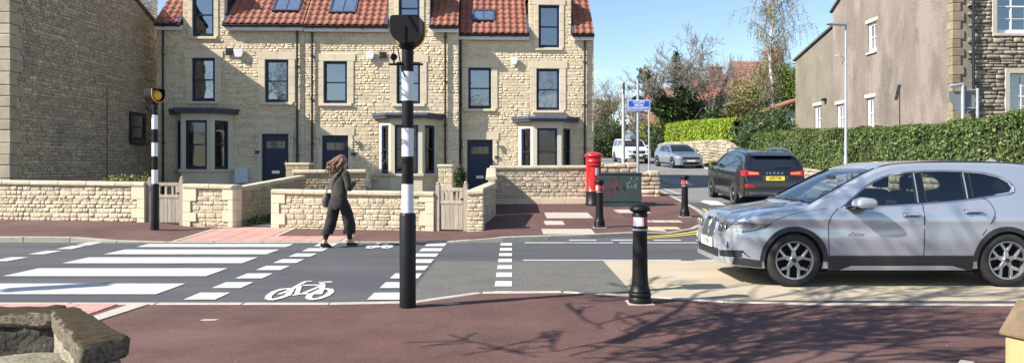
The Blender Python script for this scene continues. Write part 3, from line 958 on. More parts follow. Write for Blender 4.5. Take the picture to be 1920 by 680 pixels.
def terrace(name, fr, label, xl, xr, wins, bay, dr, dorm, sky_l, eave, pipes, extras, seed, depth=8.5, side_wall=False, ldoor=2, dside=1):
    rn = random.Random(seed)
    H = thing(name, (fr.o[0], fr.o[1], fr.zb), label, 'house', 'stone terraced houses behind the garden walls', fr.a)
    uL = fr.uz(xl, 200)[0]; uR = fr.uz(xr, 200)[0]
    ze = fr.uz(*eave)[1]                              # top of the wall at the eaves
    holes = []; openings = []
    for w in wins:
        r = fr.rect(*w[:4], v=0.0)
        a, c = blocks_round(H, r, rn, bottom=True)
        holes += [a, c]; openings.append(r)
        sash_window(H, r, blind=w[4] if len(w) > 4 else None)
    r = fr.rect(*dr); r = (r[0], -0.02 + 0.0, r[2], r[3])
    r = (r[0], r[3] - 2.12, r[2], r[3])
    a, c = blocks_round(H, r, rn, side=(.14, .17), top=.3)
    holes += [a, c]; openings.append(r)
    door(H, r, ldoor, side=dside)
    # ---- bay window: canopy, splayed stone frame, three sashes
    bl, bc, brr, cz, zs = bay[:5]                          # pixel spans of left/centre/right lights, canopy, sill
    u0, z0, u1, z1 = fr.rect(bc[0], bc[1], zs[0], zs[1], v=-0.72)
    zt = z1; pro = 0.72; spl = 0.5
    mw = 0.15
    A = (u0 - mw - spl, 0.0); B = (u0 - mw, -pro); C = (u1 + mw, -pro); D = (u1 + mw + spl, 0.0)
    poly = [A, B, C, D]
    zg = -0.25
    m = MB()
    m.prism(poly, lambda p: (p[0], p[1], zg), lambda p: (p[0], p[1], z0 - .09))
    m.build('bay_base', ashlar, H, fixn=True)
    def big(e): return [(A[0] - e, 0.0), (B[0] - e * .7, B[1] - e), (C[0] + e * .7, C[1] - e), (D[0] + e, 0.0)]
    m = MB(); m.prism(big(.07), lambda p: (p[0], p[1], z0 - .09), lambda p: (p[0], p[1], z0 - .005)); m.build('bay_sill', ashlar, H, fixn=True)
    m = MB(); m.prism(poly, lambda p: (p[0], p[1], zt), lambda p: (p[0], p[1], zt + .24)); m.build('bay_lintel', bay_stone, H, fixn=True)
    bw = MB()                                           # stone mullions at the corners
    def panel(p, q, za, zb, th=.12):
        d = (Vector(q) - Vector(p)); n_ = Vector((-d.y, d.x)).normalized() * th
        bw.prism([p, q, (q[0] + n_.x, q[1] + n_.y), (p[0] + n_.x, p[1] + n_.y)], lambda t: (t[0], t[1], za), lambda t: (t[0], t[1], zb))
    lerp = lambda p, q, t: (p[0] + (q[0] - p[0]) * t, p[1] + (q[1] - p[1]) * t)
    panel(B, (u0, -pro), z0, zt); panel((u1, -pro), C, z0, zt)
    panel(A, lerp(A, B, .2), z0, zt); panel(lerp(A, B, .84), B, z0, zt); panel(C, lerp(C, D, .16), z0, zt); panel(lerp(C, D, .8), D, z0, zt)
    bw.build('bay_mullions', bay_stone, H, fixn=True)
    def light(p, q, bl_=None):
        d = Vector(q) - Vector(p); L_ = d.length; ang = math.atan2(d.y, d.x)
        w = sash_window(H, (0, z0, L_, zt), rec=.06, sill=False, blind=bl_, name='bay_window', fr=.045, gm=bay_glass)
        w.matrix_local = Matrix.Translation((p[0], p[1], 0)) @ Matrix.Rotation(ang, 4, 'Z')
    light((u0, -pro), (u1, -pro), bay[5] if len(bay) > 5 else None)
    light(lerp(A, B, .2), lerp(A, B, .84)); light(lerp(C, D, .16), lerp(C, D, .8))
    # a hidden room would show through: dark backing inside the bay
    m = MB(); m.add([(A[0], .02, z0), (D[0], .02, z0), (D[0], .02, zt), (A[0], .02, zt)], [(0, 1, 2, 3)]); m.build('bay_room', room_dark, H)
    m = MB()
    m.prism(big(.22), lambda p: (p[0], p[1], zt + .243), lambda p: (p[0], p[1], zt + .33))
    m.prism(big(.26), lambda p: (p[0], p[1], zt + .333), lambda p: (p[0], p[1] + (.0 if p[1] > -.1 else .12), zt + .43))
    m.build('bay_canopy', lead, H, fixn=True)
    holes.append((A[0] - .02, zg, D[0] + .02, zt + .44))
    # ---- dormer rising through the eaves
    dl, dr_, dwin = dorm
    r = fr.rect(*dwin)
    ul = fr.uz(dl, 30)[0]; ur = fr.uz(dr_, 30)[0]
    zd = r[3] + 0.42
    a, c = blocks_round(H, r, rn, side=(.12, .17), top=.22, bottom=True)
    holes += [a, c]; openings.append(r)
    sash_window(H, r, blind=None, over=.12)
    peak = zd + (ur - ul) * .5 * 0.9
    pitch = R(44)
    # ---- wall shell with openings left free (backing of mortar behind the stones)
    def shell(ua, ub, za, zb, hs, top=None):
        br = sorted(set([za, zb] + [min(max(h[1], za), zb) for h in hs] + [min(max(h[3], za), zb) for h in hs]))
        m = MB()
        for p, q in zip(br[:-1], br[1:]):
            if q - p < 1e-4: continue
            iv = [(ua, ub)]
            for h in hs:
                if h[1] < (p + q) / 2 < h[3]:
                    nv = []
                    for s, t in iv:
                        if h[2] <= s or h[0] >= t: nv.append((s, t)); continue
                        if h[0] > s: nv.append((s, h[0]))
                        if h[2] < t: nv.append((h[2], t))
                    iv = nv
            for s, t in iv: m.box(s, t, 0.0, 0.28, p, q)
        return m
    sh = shell(uL, uR, -0.6, ze, openings)
    sh.build('wall', mortar, H)
    sh = shell(ul, ur, ze, zd, [r])
    sh.prism([(ul, zd), (ur, zd), ((ul + ur) / 2, peak)], lambda p: (p[0], 0.0, p[1]), lambda p: (p[0], 0.28, p[1]))
    sh.build('dormer_wall', mortar, H)
    # ---- the stones
    qw = 0.2
    rects = courses(uL + .01, uR - .01, -0.35, ze - .02, holes, rn=rn, hh=(.07, .14), ww=(.13, .40))
    drects = courses(ul, ur, ze, zd, [(a[0], a[1], a[2], a[3]), c], rn=rn, ww=(.12, .3))
    vis = lambda q: (q[2] - q[0]) * (q[3] - q[1]) * (1 if q[3] > .3 else .3)
    lay(H, rects, frame_of((0, 0, 0)), stone_cream, gap=.004, depth=(.006, .015), nmax=270, rn=rn, score=vis)
    lay(H, drects, frame_of((0, 0, 0)), stone_cream, gap=.004, depth=(.007, .016), nmax=28, rn=rn)
    # ---- side and back walls
    ridge_y = depth / 2; zrdg = ze + math.tan(pitch) * (ridge_y + .2)
    m = MB()
    gp = [(0.285, -0.6), (depth, -0.6), (depth, ze), (ridge_y, zrdg - .15), (0.285, ze + .05)]
    m.prism(gp, lambda p: (uL + .02, p[0], p[1]), lambda p: (uL + .3, p[0], p[1]))
    m.prism(gp, lambda p: (uR - .3, p[0], p[1]), lambda p: (uR - .02, p[0], p[1]))
    m.box(uL, uR, depth - .25, depth, -.6, ze)
    m.build('side_wall', ashlar, H, fixn=True)
    # ---- roof
    m = MB()
    for s0, s1 in ((uL, ul - .02), (ur + .02, uR)):
        m.add([(s0, -.22, ze - .02), (s1, -.22, ze - .02), (s1, ridge_y, zrdg - .02), (s0, ridge_y, zrdg - .02)], [(0, 1, 2, 3)])
    sl = (depth * .5 + .22) / math.cos(pitch)
    dm = (zd - ze) / math.tan(pitch) + .25
    m.add([(ul - .02, dm, ze + math.tan(pitch) * (dm + .22) - .02), (ur + .02, dm, ze + math.tan(pitch) * (dm + .22) - .02), (ur + .02, ridge_y, zrdg - .02), (ul - .02, ridge_y, zrdg - .02)], [(0, 1, 2, 3)])
    m.add([(uL, ridge_y, zrdg - .02), (uR, ridge_y, zrdg - .02), (uR, depth + .2, ze - .2), (uL, depth + .2, ze - .2)], [(0, 1, 2, 3)])
    roof = m.build('roof', pantile_base, H)
    skip = [(ul - .05, ur + .05, -1, dm / math.cos(pitch))]
    slc = math.cos(pitch); sls = math.sin(pitch)
    Rx = Matrix(((1, 0, 0, 0), (0, slc, -sls, -.22), (0, sls, slc, ze - .02), (0, 0, 0, 1)))
    for x0, x1, yb, hgt in sky_l:
        # find where the pixel meets the roof plane
        best = min(((abs(fr.uz((x0 + x1) / 2, yb, -.22 + slc * s)[1] - (ze + .05 + sls * s)), s) for s in np.arange(0.05, 3.5, .01)))[1]
        ua = fr.uz(x0, yb, -.22 + slc * best)[0]; ub = fr.uz(x1, yb, -.22 + slc * best)[0]
        skip.append((ua, ub, best, best + hgt))
        m = MB(); e = .075
        for q in ((ua, ua + e, best, best + hgt), (ub - e, ub, best, best + hgt), (ua + e, ub - e, best, best + e), (ua + e, ub - e, best + hgt - e, best + hgt), ((ua + ub) / 2 - .012, (ua + ub) / 2 + .012, best + e, best + hgt - e)):
            m.box(q[0], q[1], q[2], q[3], .0, .14 if q[1] - q[0] > .03 else .13)
        w = m.build('roof_window', lead, H); w.matrix_local = Rx
        m = MB(); m.add([(ua + e, best + e, .11), (ub - e, best + e, .11), (ub - e, best + hgt - e, .11), (ua + e, best + hgt - e, .11)], [(0, 1, 2, 3)])
        m.build('pane', M('rooflight_glass', (0.10, 0.14, 0.2), rough=0.04, spec=1.0, ior=2.6), w)
    tiled_slope(H, uL + .02, uR - .02, (0, -.25, ze + .0), pitch, sl - .1, skip, vis_rows=7, rn=rn)
    # dormer roof and leaded cheeks
    m = MB()
    um = (ul + ur) / 2; ov = .1
    dback = (peak - ze) / math.tan(pitch) + .3
    for s in (-1, 1):
        e_ = um + s * ((ur - ul) / 2 + ov); ze_ = zd - .09
        m.prism([(e_, ze_), (um, peak + .05), (um, peak + .13), (e_, ze_ + .08)], lambda p: (p[0], -.09, p[1]), lambda p: (p[0], dback, p[1]))
    m.build('dormer_roof', pantile, H, fixn=True)
    for s, uu in ((-1, ul), (1, ur)):
        m = MB(); m.prism([(0.285, ze - .05), (0.285, zd), (dm + .1, zd)], lambda p: (uu - s * .02, p[0], p[1]), lambda p: (uu + s * .0, p[0], p[1]))
        m.build('dormer_cheek', lead, H, fixn=True)
        uf = uu + s * .1; m = MB(); m.box(min(uf, uf - s * .09), max(uf, uf - s * .09), 0, 1.2, .055, .1)
        fl = m.build('roof_flashing', lead, H); fl.matrix_local = Rx
    # fascia and gutter
    for s0, s1 in ((uL + .0, ul - .0), (ur + .0, uR)):
        m = MB(); m.box(s0 + .003, s1 - .003, -.17, -.055, ze - .2, ze - .02); m.build('fascia', fascia_white, H)
        m = MB(); m.lathe([(.055, s0 + .002), (.055, s1 - .002)], 8, mtx=Matrix(((0, 0, 1), (1, 0, 0), (0, 1, 0))), c=(0, -.225, ze - .03))
        for k in np.arange(s0 + .3, s1, .9): m.box(k - .02, k + .02, -.26, -.17, ze - .11, ze - .05)
        m.build('gutter', black_plastic, H, smooth=True)
    for pxp in pipes:
        u = fr.uz(pxp[0], 200)[0]; downpipe(H, u, -.2 if len(pxp) < 2 else pxp[1], ze - .07)
    # alarm box, vent, wall lights, number plate, meter box
    for kind, x0, x1, y0, y1 in extras:
        q = fr.rect(x0, x1, y0, y1)
        m = MB()
        if kind == 'alarm_box':
            m.prism([(q[0], q[3]), (q[0], q[1] + .12), (q[0] + .05, q[1]), (q[2] - .05, q[1]), (q[2], q[1] + .12), (q[2], q[3])], lambda p: (p[0], -.13, p[1]), lambda p: (p[0], -.04, p[1]))
            m.build(kind, white_plastic, H, bevel=.008)
        elif kind == 'wall_vent':
            for k in range(5):
                h = (q[3] - q[1]) / 5
                m.box(q[0], q[2], -.075 + .01 * (k % 2), -.045, q[1] + h * k, q[1] + h * (k + .9))
            m.build(kind, black_plastic, H)
        elif kind == 'wall_light':
            um = (q[0] + q[2]) / 2
            m.lathe([(.032, q[1]), (.032, (q[1] + q[3]) / 2 - .02), (.024, (q[1] + q[3]) / 2), (.032, (q[1] + q[3]) / 2 + .02), (.032, q[3])], 10, c=(um, -.11, 0)); m.box(um - .02, um + .02, -.09, -.04, q[1] + .08, q[3] - .08)
            m.build(kind, steel, H, smooth=True)
        elif kind == 'number_plate':
            m.box(q[0], q[2], -.05, -.04, q[1], q[3]); o = m.build(kind, lead, H)
        elif kind == 'meter_box':
            m.box(q[0], q[2], -.24, -.05, q[1], q[3]); m.box(q[0] + .03, q[2] - .03, -.25, -.24, q[1] + .03, q[3] - .03)
            m.build(kind, box_grey, H, bevel=.006)
    return H

f12 = Frame(-13.0, 26.72, 2.0, 0.50)
f12b = Frame(-13.0, 26.72, 2.0, 0.48)
f3 = Frame(-2.2, 27.50, 2.0, 0.36)
terrace('terraced_house', f12, 'cream stone terraced house nearest the dark gable wall, leftmost of the three', 294, 571,
        [(360, 403, 109, 190), (497, 541, 112, 192, None)],
        ((335, 341), (348, 388), (399, 420), None, (225, 317), 'roller'), (491, 541, 251, 340), (343, 421, (361, 401, -14, 69)),
        [(510, 562, 22, 1.0)], (430, 48), [(307,), (558, 1.0)],
        [('wall_vent', 424, 438, 91, 104), ('alarm_box', 441, 457, 93, 108), ('wall_light', 480, 485, 252, 264), ('wall_light', 547, 552, 254, 266), ('number_plate', 479, 487, 282, 288), ('meter_box', 444, 468, 316, 343)], 11)
terrace('terraced_house', f12b, 'middle cream stone terraced house, behind the tall striped crossing pole', 571.5, 860,
        [(607, 651, 115, 194), (744, 788, 117, 195)],
        ((720, 731), (740, 784), (790, 806), None, (234, 325), None), (604, 653, 254, 350), (729, 806, (748, 787, -18, 39 + 10)),
        [(617, 668, 25, 1.0)], (700, 51), [(586,), (835, .5)],
        [('alarm_box', 688, 702, 97, 112), ('wall_vent', 712, 725, 98, 110), ('wall_light', 594, 599, 256, 268), ('wall_light', 660, 665, 256, 268), ('number_plate', 659, 668, 286, 292), ('meter_box', 675, 698, 322, 353)], 12)
terrace('terraced_house', f3, 'end-of-terrace cream stone house with white shutters, behind the red postbox', 861, 1113,
        [(878, 921, 127, 204), (1006, 1049, 129, 207)],
        ((984, 995), (1007, 1045), (1053, 1067), None, (240, 328), 'shutter'), (876, 924, 262, 360), (992, 1071, (1010, 1049, 10, 90)),
        [(885, 928, 40, .75)], (950, 66), [(864,), (1096,)],
        [('alarm_box', 958, 970, 109, 122), ('wall_light', 866, 871, 262, 274), ('wall_light', 929, 934, 264, 276), ('number_plate', 928, 936, 292, 297)], 13, ldoor=3)

# ================================================================== dark gable of the older building on the left
rubble_brown = M('rubble_brown', (0.50, 0.40, 0.285), rough=0.92, var=0.3, sc=7, bump=0.6, bsc=25, bdist=0.04, isl=0.19, hue=0.02, patch=(0.36, 0.32, 0.26), patchsc=0.6, patcht=0.56)
mortar_brown = M('mortar_brown', (0.48, 0.39, 0.285), rough=0.95, var=0.25, sc=2, bump=0.4)
quoin_mat = M('quoin_pale', (0.38, 0.33, 0.24), rough=0.9, var=0.18, sc=4, bump=0.4, bsc=30, isl=0.12)
slate = M('roof_slate', (0.075, 0.07, 0.072), rough=0.7, var=0.25, sc=4, bump=0.2)
rn = random.Random(21)
GX, GY0, GY1 = -13.5, 19.9, 28.2
G = thing('gabled_building', (GX, GY0, zr(GY0) - .05), 'older brown rubble building with shaded gable wall and pale corner quoins', 'building')
zb = zr(GY0) - .05
gl = GY1 - GY0
eave_b = 6.75 - zb; ridge_u = 2.6; ridge_z = 8.9 - zb
gtop = lambda u: (6.75 - zb) + (8.9 - 6.75) * ((gl - u) / (gl - ridge_u) if u > ridge_u else 1 - (ridge_u - u) / (gl - ridge_u))
def gspan(z):
    if z < gtop(0): return (0, gl)
    k = (gl - ridge_u) / (8.9 - 6.75)
    return (max(0, ridge_u - (ridge_z - z) * k), min(gl, ridge_u + (ridge_z - z) * k))
m = MB()
gp = [(0, -.4), (gl, -.4), (gl, gtop(gl)), (ridge_u, ridge_z), (0, gtop(0))]
wx = (at(242, 240, 20)[0], at(271, 240, 20)[0])
yw0 = GX / ((242 - HX) / F); yw1 = GX / ((271 - HX) / F)
ww_ = (yw0 - GY0, 1.53 + (310 - 266) * (yw0 + yw1) / 2 / F - zb, yw1 - GY0, 1.53 + (310 - 211) * (yw0 + yw1) / 2 / F - zb)
for q in ((-8, 0, gp),):
    m.prism(gp, lambda p: (-8.0, p[0], p[1]), lambda p: (-0.02, p[0], p[1]))
m.build('wall', mortar_brown, G, fixn=True)
# side gable, facing the houses: local +x is outside
frg = frame_of((0, 0, 0), (0, 1, 0), (-1, 0, 0))
rc = courses(.0, gl, -.3, ridge_z, [ww_], hh=(.04, .125), ww=(.09, .40), rn=rn, span=gspan)
qh = .34
lay(G, [r for r in rc if r[0] > .3], frg, rubble_brown, gap=.010, depth=(.006, .026), nmax=290, rn=rn, tilt=.13,
    score=lambda q: (q[2] - q[0]) * (q[3] - q[1]) / (GY0 + q[0]) ** 2 * (1 if .9 < q[3] < 7.3 else .05))
k = 0; z = -.3
while z < gtop(0) - .1:                                  # corner quoins, long and short in turn
    h = rn.uniform(.27, .36); l = .62 if k % 2 else .34; s = .34 if k % 2 else .6
    m = MB(); m.box(-s, .022 + rn.uniform(0, .008), -.03 - rn.uniform(0, .012), l * .75, z + .006, z + h - .006); m.build('quoin', quoin_mat, G, bevel=.018)
    z += h; k += 1
rf = courses(-8, -.62, -.3, gtop(0), [], rn=rn, hh=(.09, .16))
lay(G, rf, frame_of((0, 0, 0)), M('rubble_pale', (0.33, 0.28, 0.20), rough=.9, var=.2, sc=7, bump=.5, bsc=35, isl=.2), gap=.01, depth=(.02, .05), nmax=8, rn=rn, score=lambda q: q[2] if q[3] < 9 else -99)
sash = sash_window(G, (0, 0, ww_[2] - ww_[0], ww_[3] - ww_[1]), rec=.02, mat=M('dark_frame', (0.02, 0.018, 0.016), rough=.5), rail=.5, fr=.09, sill=True, over=.03, sillmat=M('dark_frame', (0, 0, 0)))
sash.matrix_local = Matrix.Translation((.0, ww_[0], ww_[1])) @ Matrix.Rotation(R(90), 4, 'Z') @ Matrix.Translation((0, -.06, 0))
m = MB()
for sgn in (1, -1):
    if sgn > 0: a, c = (ridge_u, ridge_z), (gl + .3, gtop(gl) - .3 * (8.9 - 6.75) / (gl - ridge_u))
    else: a, c = (ridge_u, ridge_z), (-.3, gtop(0) - .3 * (8.9 - 6.75) / (gl - ridge_u))
    m.prism([a, c, (c[0], c[1] + .1), (a[0], a[1] + .1)], lambda p: (-8.1, p[0], p[1] + .03), lambda p: (.1, p[0], p[1] + .03))
m.build('roof', slate, G, fixn=True)
m = MB(); m.tube([(.07, at(197, 155, 1).y * (GX / ((197 - HX) / F)) - GY0, z_) for z_ in (.2, 1.5, 3.2, 3.9)], .012, 6)
m.build('wall_cable', black_plastic, G)
# ================================================================== GARDEN WALLS AND GATES
wall_stone = M('wall_stone', (0.57, 0.475, 0.335), rough=0.9, var=0.2, sc=14, bump=0.8, bsc=20, bdist=0.045, isl=0.17, hue=0.012)
wall_mortar = M('wall_mortar', (0.52, 0.44, 0.31), rough=0.95, var=0.15, sc=8, bump=0.3)
coping_mat = M('coping_stone', (0.50, 0.425, 0.30), rough=0.88, var=0.2, sc=6, bump=0.4, bsc=30, isl=0.1, patch=(.36, .30, .2), patchsc=2.0, patcht=.56)
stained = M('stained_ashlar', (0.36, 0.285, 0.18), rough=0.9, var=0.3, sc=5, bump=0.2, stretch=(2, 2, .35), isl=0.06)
wood_grey = M('weathered_oak', (0.33, 0.285, 0.225), rough=0.85, var=0.25, sc=10, bump=0.3, bsc=30, isl=0.10, stretch=(3, 3, .35))

def garden_wall(a, c, za, zb, h, label, name='garden_wall', seed=1, th=0.28, quoin=(1, 1), stone=None, coping=True, hend=None, cope_h=.1, group='cream stone garden walls', plinth=0, cope_w=.03, faces=(0,), nmax=280):
    """straight wall from a to c (x,y), ground za..zb at its ends, height h"""
    rn = random.Random(seed)
    A = Vector(a); Cc = Vector(c); d = Cc - A; L = d.length; ang = math.atan2(d.y, d.x)
    T = thing(name, (A.x, A.y, za), label, 'wall', group, ang)
    dz = (zb - za); he = hend if hend is not None else h
    top = lambda u: h + (he + dz - h) * u / L - (cope_h if coping else 0)
    bot = lambda u: dz * u / L - .12
    m = MB()
    m.prism([(0.004, bot(0)), (L - .004, bot(L)), (L - .004, top(L)), (.004, top(0))], lambda p: (p[0], .03, p[1]), lambda p: (p[0], th - .03, p[1]))
    m.build('wall_core', wall_mortar, T, fixn=True)
    zmax = max(top(0), top(L)); zmin = min(bot(0), bot(L))
    holes = []
    qs = []
    if plinth:
        n = max(1, int(round(L / .8)))
        for k in range(n):
            q = MB(); u0, u1 = L * k / n + .004, L * (k + 1) / n - .004
            q.prism([(u0, bot(u0)), (u1, bot(u1)), (u1, bot(u1) + .12 + plinth), (u0, bot(u0) + .12 + plinth)], lambda p: (p[0], -.03, p[1]), lambda p: (p[0], th, p[1]))
            q.build('plinth_block', stained if stone is stained else ashlar, T, bevel=.006)
        zmin = bot(0) + .12 + plinth
    for e, on in enumerate(quoin):
        if not on: continue
        z = zmin; k = rn.randint(0, 1); zt = top(0 if e == 0 else L)
        while zt - z > .05:
            hq = min(rn.uniform(.2, .27), zt - z)
            if zt - z - hq < .1: hq = zt - z
            w = .34 if k % 2 else .2
            if w > L * .45: w = L * .3
            u0, u1 = (0, w) if e == 0 else (L - w, L)
            q = MB(); q.box(u0 + .003, u1 - .003, -.012, th + .0, z + .003, z + hq - .003); q.build('quoin', stone if stone is stained else ashlar, T, bevel=.008)
            holes.append((u0, z, u1, z + hq)); z += hq; k += 1
    mat = stone or wall_stone
    rects = courses(0.0, L, zmin, zmax, holes, hh=(.055, .135), ww=(.11, .36), rn=rn)
    rects = [r for r in rects if r[3] <= top((r[0] + r[2]) / 2) + .04]
    for f in faces:
        if f == 0: fr_ = frame_of((0, .03, 0))
        else: fr_ = Matrix.Translation((L, th - .03, 0)) @ Matrix.Rotation(PI, 4, 'Z')
        lay(T, rects, fr_, mat, gap=.007, depth=(.012, .032), nmax=nmax, rn=rn)
    if coping:
        n = max(1, int(round(L / .75)))
        for k in range(n):
            u0, u1 = L * k / n + .003, L * (k + 1) / n - .003
            e = cope_w; r_ = .035
            prof = [(-e, 0), (-e, cope_h - r_), (-e + r_, cope_h), (th + e - r_, cope_h), (th + e, cope_h - r_), (th + e, 0)]
            q = MB(); q.prism(prof, lambda p: (u0, p[0], top(u0) + p[1] + .002), lambda p: (u1, p[0], top(u1) + p[1] + .002))
            q.build('coping_stone', coping_mat, T, bevel=.01)
    return T

def wpt(x): return (x, wall_y(x))
gP = lambda p: P(p[0], p[1])
# left wall, from out of frame to the first gate
a, c = wpt(-21.0), wpt(-8.56)
garden_wall(a, c, gP(a), gP(c), .97, 'long cream stone garden wall in front of the dark gable, left of first gate', seed=2, quoin=(0, 1), hend=.93)
a, c = wpt(-7.62), wpt(-6.32)
garden_wall(a, c, gP(a), gP(c), .97, 'short cream stone wall block between first gate and grey path', name='garden_wall', seed=3, hend=.97)
a, c = wpt(-5.48), wpt(-1.72)
garden_wall(a, c, gP(a), gP(c), .88, 'cream stone garden wall behind the walking woman, ending at the second gate', seed=4, hend=.86)
# stained wall running back beside the path
a, c = (-6.33, wall_y(-6.33) + .3), (-5.75, 20.6)
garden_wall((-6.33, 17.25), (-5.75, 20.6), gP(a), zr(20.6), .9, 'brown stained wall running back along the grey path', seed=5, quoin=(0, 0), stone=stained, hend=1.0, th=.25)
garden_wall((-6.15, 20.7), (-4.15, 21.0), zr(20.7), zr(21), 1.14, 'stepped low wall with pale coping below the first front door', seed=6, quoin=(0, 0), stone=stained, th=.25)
def pier(x0, x1, y, zt, label, mat, seed, dp=.45):
    zb_ = zr(y) - .05
    T = thing('wall_pier', (x0, y, zb_), label, 'pier', 'stone piers near the front doors')
    rn = random.Random(seed)
    m = MB(); m.box(.02, x1 - x0 - .02, .02, dp - .02, 0, zt - zb_ - .09); m.build('pier_core', wall_mortar, T)
    z = 0
    while z < zt - zb_ - .12:
        h = min(rn.uniform(.14, .24), zt - zb_ - .09 - z)
        w = x1 - x0; s = rn.uniform(.35, .65) * w
        for p, q in ((0, s), (s, w)):
            m = MB(); m.box(p + .004, q - .004, -.01 - rn.uniform(0, .01), dp, z + .004, z + h - .004); m.build('pier_block', mat, T, bevel=.012)
        z += h
    m = MB(); m.box(-.03, x1 - x0 + .03, -.03, dp + .03, zt - zb_ - .088, zt - zb_); m.build('pier_cap', coping_mat, T, bevel=.03, seg=2)
p0 = at(536, 305, 21.6); p1 = at(580, 305, 21.6)
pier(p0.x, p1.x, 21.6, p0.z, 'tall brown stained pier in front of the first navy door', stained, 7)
p0 = at(822, 308, 20.5); p1 = at(848, 308, 20.5)
pier(p0.x, p1.x, 20.5, p0.z, 'cream stone pier behind the second gate', wall_stone, 8)
# wall returning from the second gate to the raised front wall of the end house
a = (-.93, wall_y(-.93) + .02); 
garden_wall((-.62, 16.15), (-.98, 16.21), P(-.7, 16.2), P(-.9, 16.2), .88, 'narrow cream stone end of the return wall right of second gate', seed=9, quoin=(0, 0), th=.01) if False else None
garden_wall((-.98, 16.05), (-.62, 16.02), P(-.9, 16.0), P(-.7, 16), .90, 'narrow cream stone gate pillar ending the return wall, right of second gate', name='gate_pillar', seed=9, quoin=(0, 0), th=.32, cope_w=.02)
garden_wall((-.70, 16.40), (-.42, 19.4), P(-.7, 16.3), P(-.5, 19.4), .88, 'cream stone return wall running back from the second gate', seed=10, quoin=(0, 0), th=.24, hend=.86)
garden_wall((-.66, 22.55), (2.42, 22.75), P(-.6, 22.55), P(2.4, 22.75), 1.17, 'raised cream stone front wall of the end house, behind the postbox', seed=14, quoin=(0, 0), hend=1.17, plinth=.17)
garden_wall((-.42, 19.55), (-.5, 22.5), P(-.4, 19.5), P(-.5, 22.5), 1.02, 'taller inner length of the return wall beside the end house door path', seed=15, quoin=(0, 0), th=.24, hend=1.1)
# dark rough stub wall by the side street
rn = random.Random(31)
T = thing('rough_wall', (2.75, 25.4, zr(25.4)), 'dark rough stone wall stub showing behind the postbox and cabinet', 'wall')
m = MB(); m.box(.04, 1.6, .05, .4, -.1, 1.0); m.box(1.6, 2.3, .05, .4, -.1, .72); m.build('wall_core', mortar_brown, T)
rc = [r for r in courses(0, 2.35, -.05, 1.12, [(1.62, .8, 3, 2)], rn=rn, hh=(.12, .2), ww=(.2, .5))]
lay(T, rc, frame_of((0, .05, 0)), rubble_brown, gap=.015, depth=(.05, .11), rn=rn)
for k in range(6):
    m = MB(); x = .05 + .38 * k; zt = .98 if k < 4 else .7
    m.box(x, x + .36, -.03, .45, zt, zt + rn.uniform(.12, .2)); m.build('cope_stone', rubble_brown, T, bevel=.05, seg=2)

def gate(a, c, z, label, seed):
    A = Vector(a); d = Vector(c) - A; L = d.length
    T = thing('garden_gate', (A.x, A.y, z), label, 'gate', 'weathered wooden garden gates', math.atan2(d.y, d.x))
    rn = random.Random(seed)
    for u, n_, h in ((0.0, 'gate_post', 1.06), (L - .09, 'gate_post', 1.08)):
        m = MB(); m.box(u, u + .09, .05, .14, -.05, h - .04); m.lathe([(.03, h - .05), (.045, h - .01), (.03, h + .02), (0, h + .03)], 8, c=(u + .045, .095, 0))
        m.build(n_, wood_grey, T, bevel=.006)
    x0, x1 = .105, L - .105
    m = MB(); m.box(x0, x1, .07, .115, .88, .96); m.build('top_rail', wood_grey, T, bevel=.006)
    m = MB(); m.box(x0, x1, .065, .12, .60, .68); m.build('middle_rail', wood_grey, T, bevel=.006)
    for s in (x0, x1 - .085):
        m = MB(); m.box(s, s + .085, .07, .115, .683, .877); m.build('stile', wood_grey, T, bevel=.004)
    n = max(3, int((x1 - x0 - .2) / .13))
    for k in range(n):
        u = x0 + .085 + (x1 - x0 - .17) * (k + .5) / n
        m = MB(); m.box(u - .026, u + .026, .082, .104, .683, .877); m.build('slat', wood_grey, T)
    n = int((x1 - x0) / .095)
    for k in range(n):
        u0 = x0 + (x1 - x0) * k / n; u1 = x0 + (x1 - x0) * (k + 1) / n
        m = MB(); m.box(u0 + .002, u1 - .002, .075 + rn.uniform(0, .004), .105, .04, .598); m.build('board', wood_grey, T, bevel=.003)
    m = MB(); m.box(x1 - .05, x1 + .03, .05, .07, .7, .73); m.build('latch', black_plastic, T)
gate(wpt(-8.53), wpt(-7.65), P(-8.1, 17.1), 'weathered wooden garden gate behind the smaller striped pole', 1)
gate((-1.70, wall_y(-1.7) - .02), (-.99, 16.12), P(-1.4, 16.2), 'weathered wooden garden gate right of the long middle wall', 2)
m = MB(); m.add([(-6.05, 16.98, .15), (-5.5, 16.9, .15), (-4.9, 21.0, zr(21) - .0), (-5.7, 20.6, zr(20.6) - .0)], [(0, 1, 2, 3)])
struct(m.build('garden_path', path_mat))
# ================================================================== STREET FURNITURE
gloss_black = M('gloss_black', (0.008, 0.008, 0.009), rough=0.45, var=0.25, sc=4, spec=.25, bump=0.04, bsc=12)
satin_black = M('satin_black', (0.007, 0.007, 0.008), spec=.3, rough=0.42, var=0.3, sc=5, speck=(0.02, 0.02, 0.018), specsc=30, spect=0.68)
refl_white = M('reflective_white', (0.72, 0.74, 0.78), rough=0.35, var=0.04, sc=8)
amber = M('amber_globe', (0.72, 0.40, 0.03), rough=0.35, var=0.05, sc=5)
galv = M('galvanised_steel', (0.42, 0.44, 0.46), rough=0.45, var=0.12, sc=8, metal=0.5)
red_refl = M('reflective_red', (0.48, 0.03, 0.03), rough=0.4, var=0.1)
post_red = M('postbox_red', (0.52, 0.016, 0.018), rough=0.3, var=0.1, sc=4, coat=0.35)

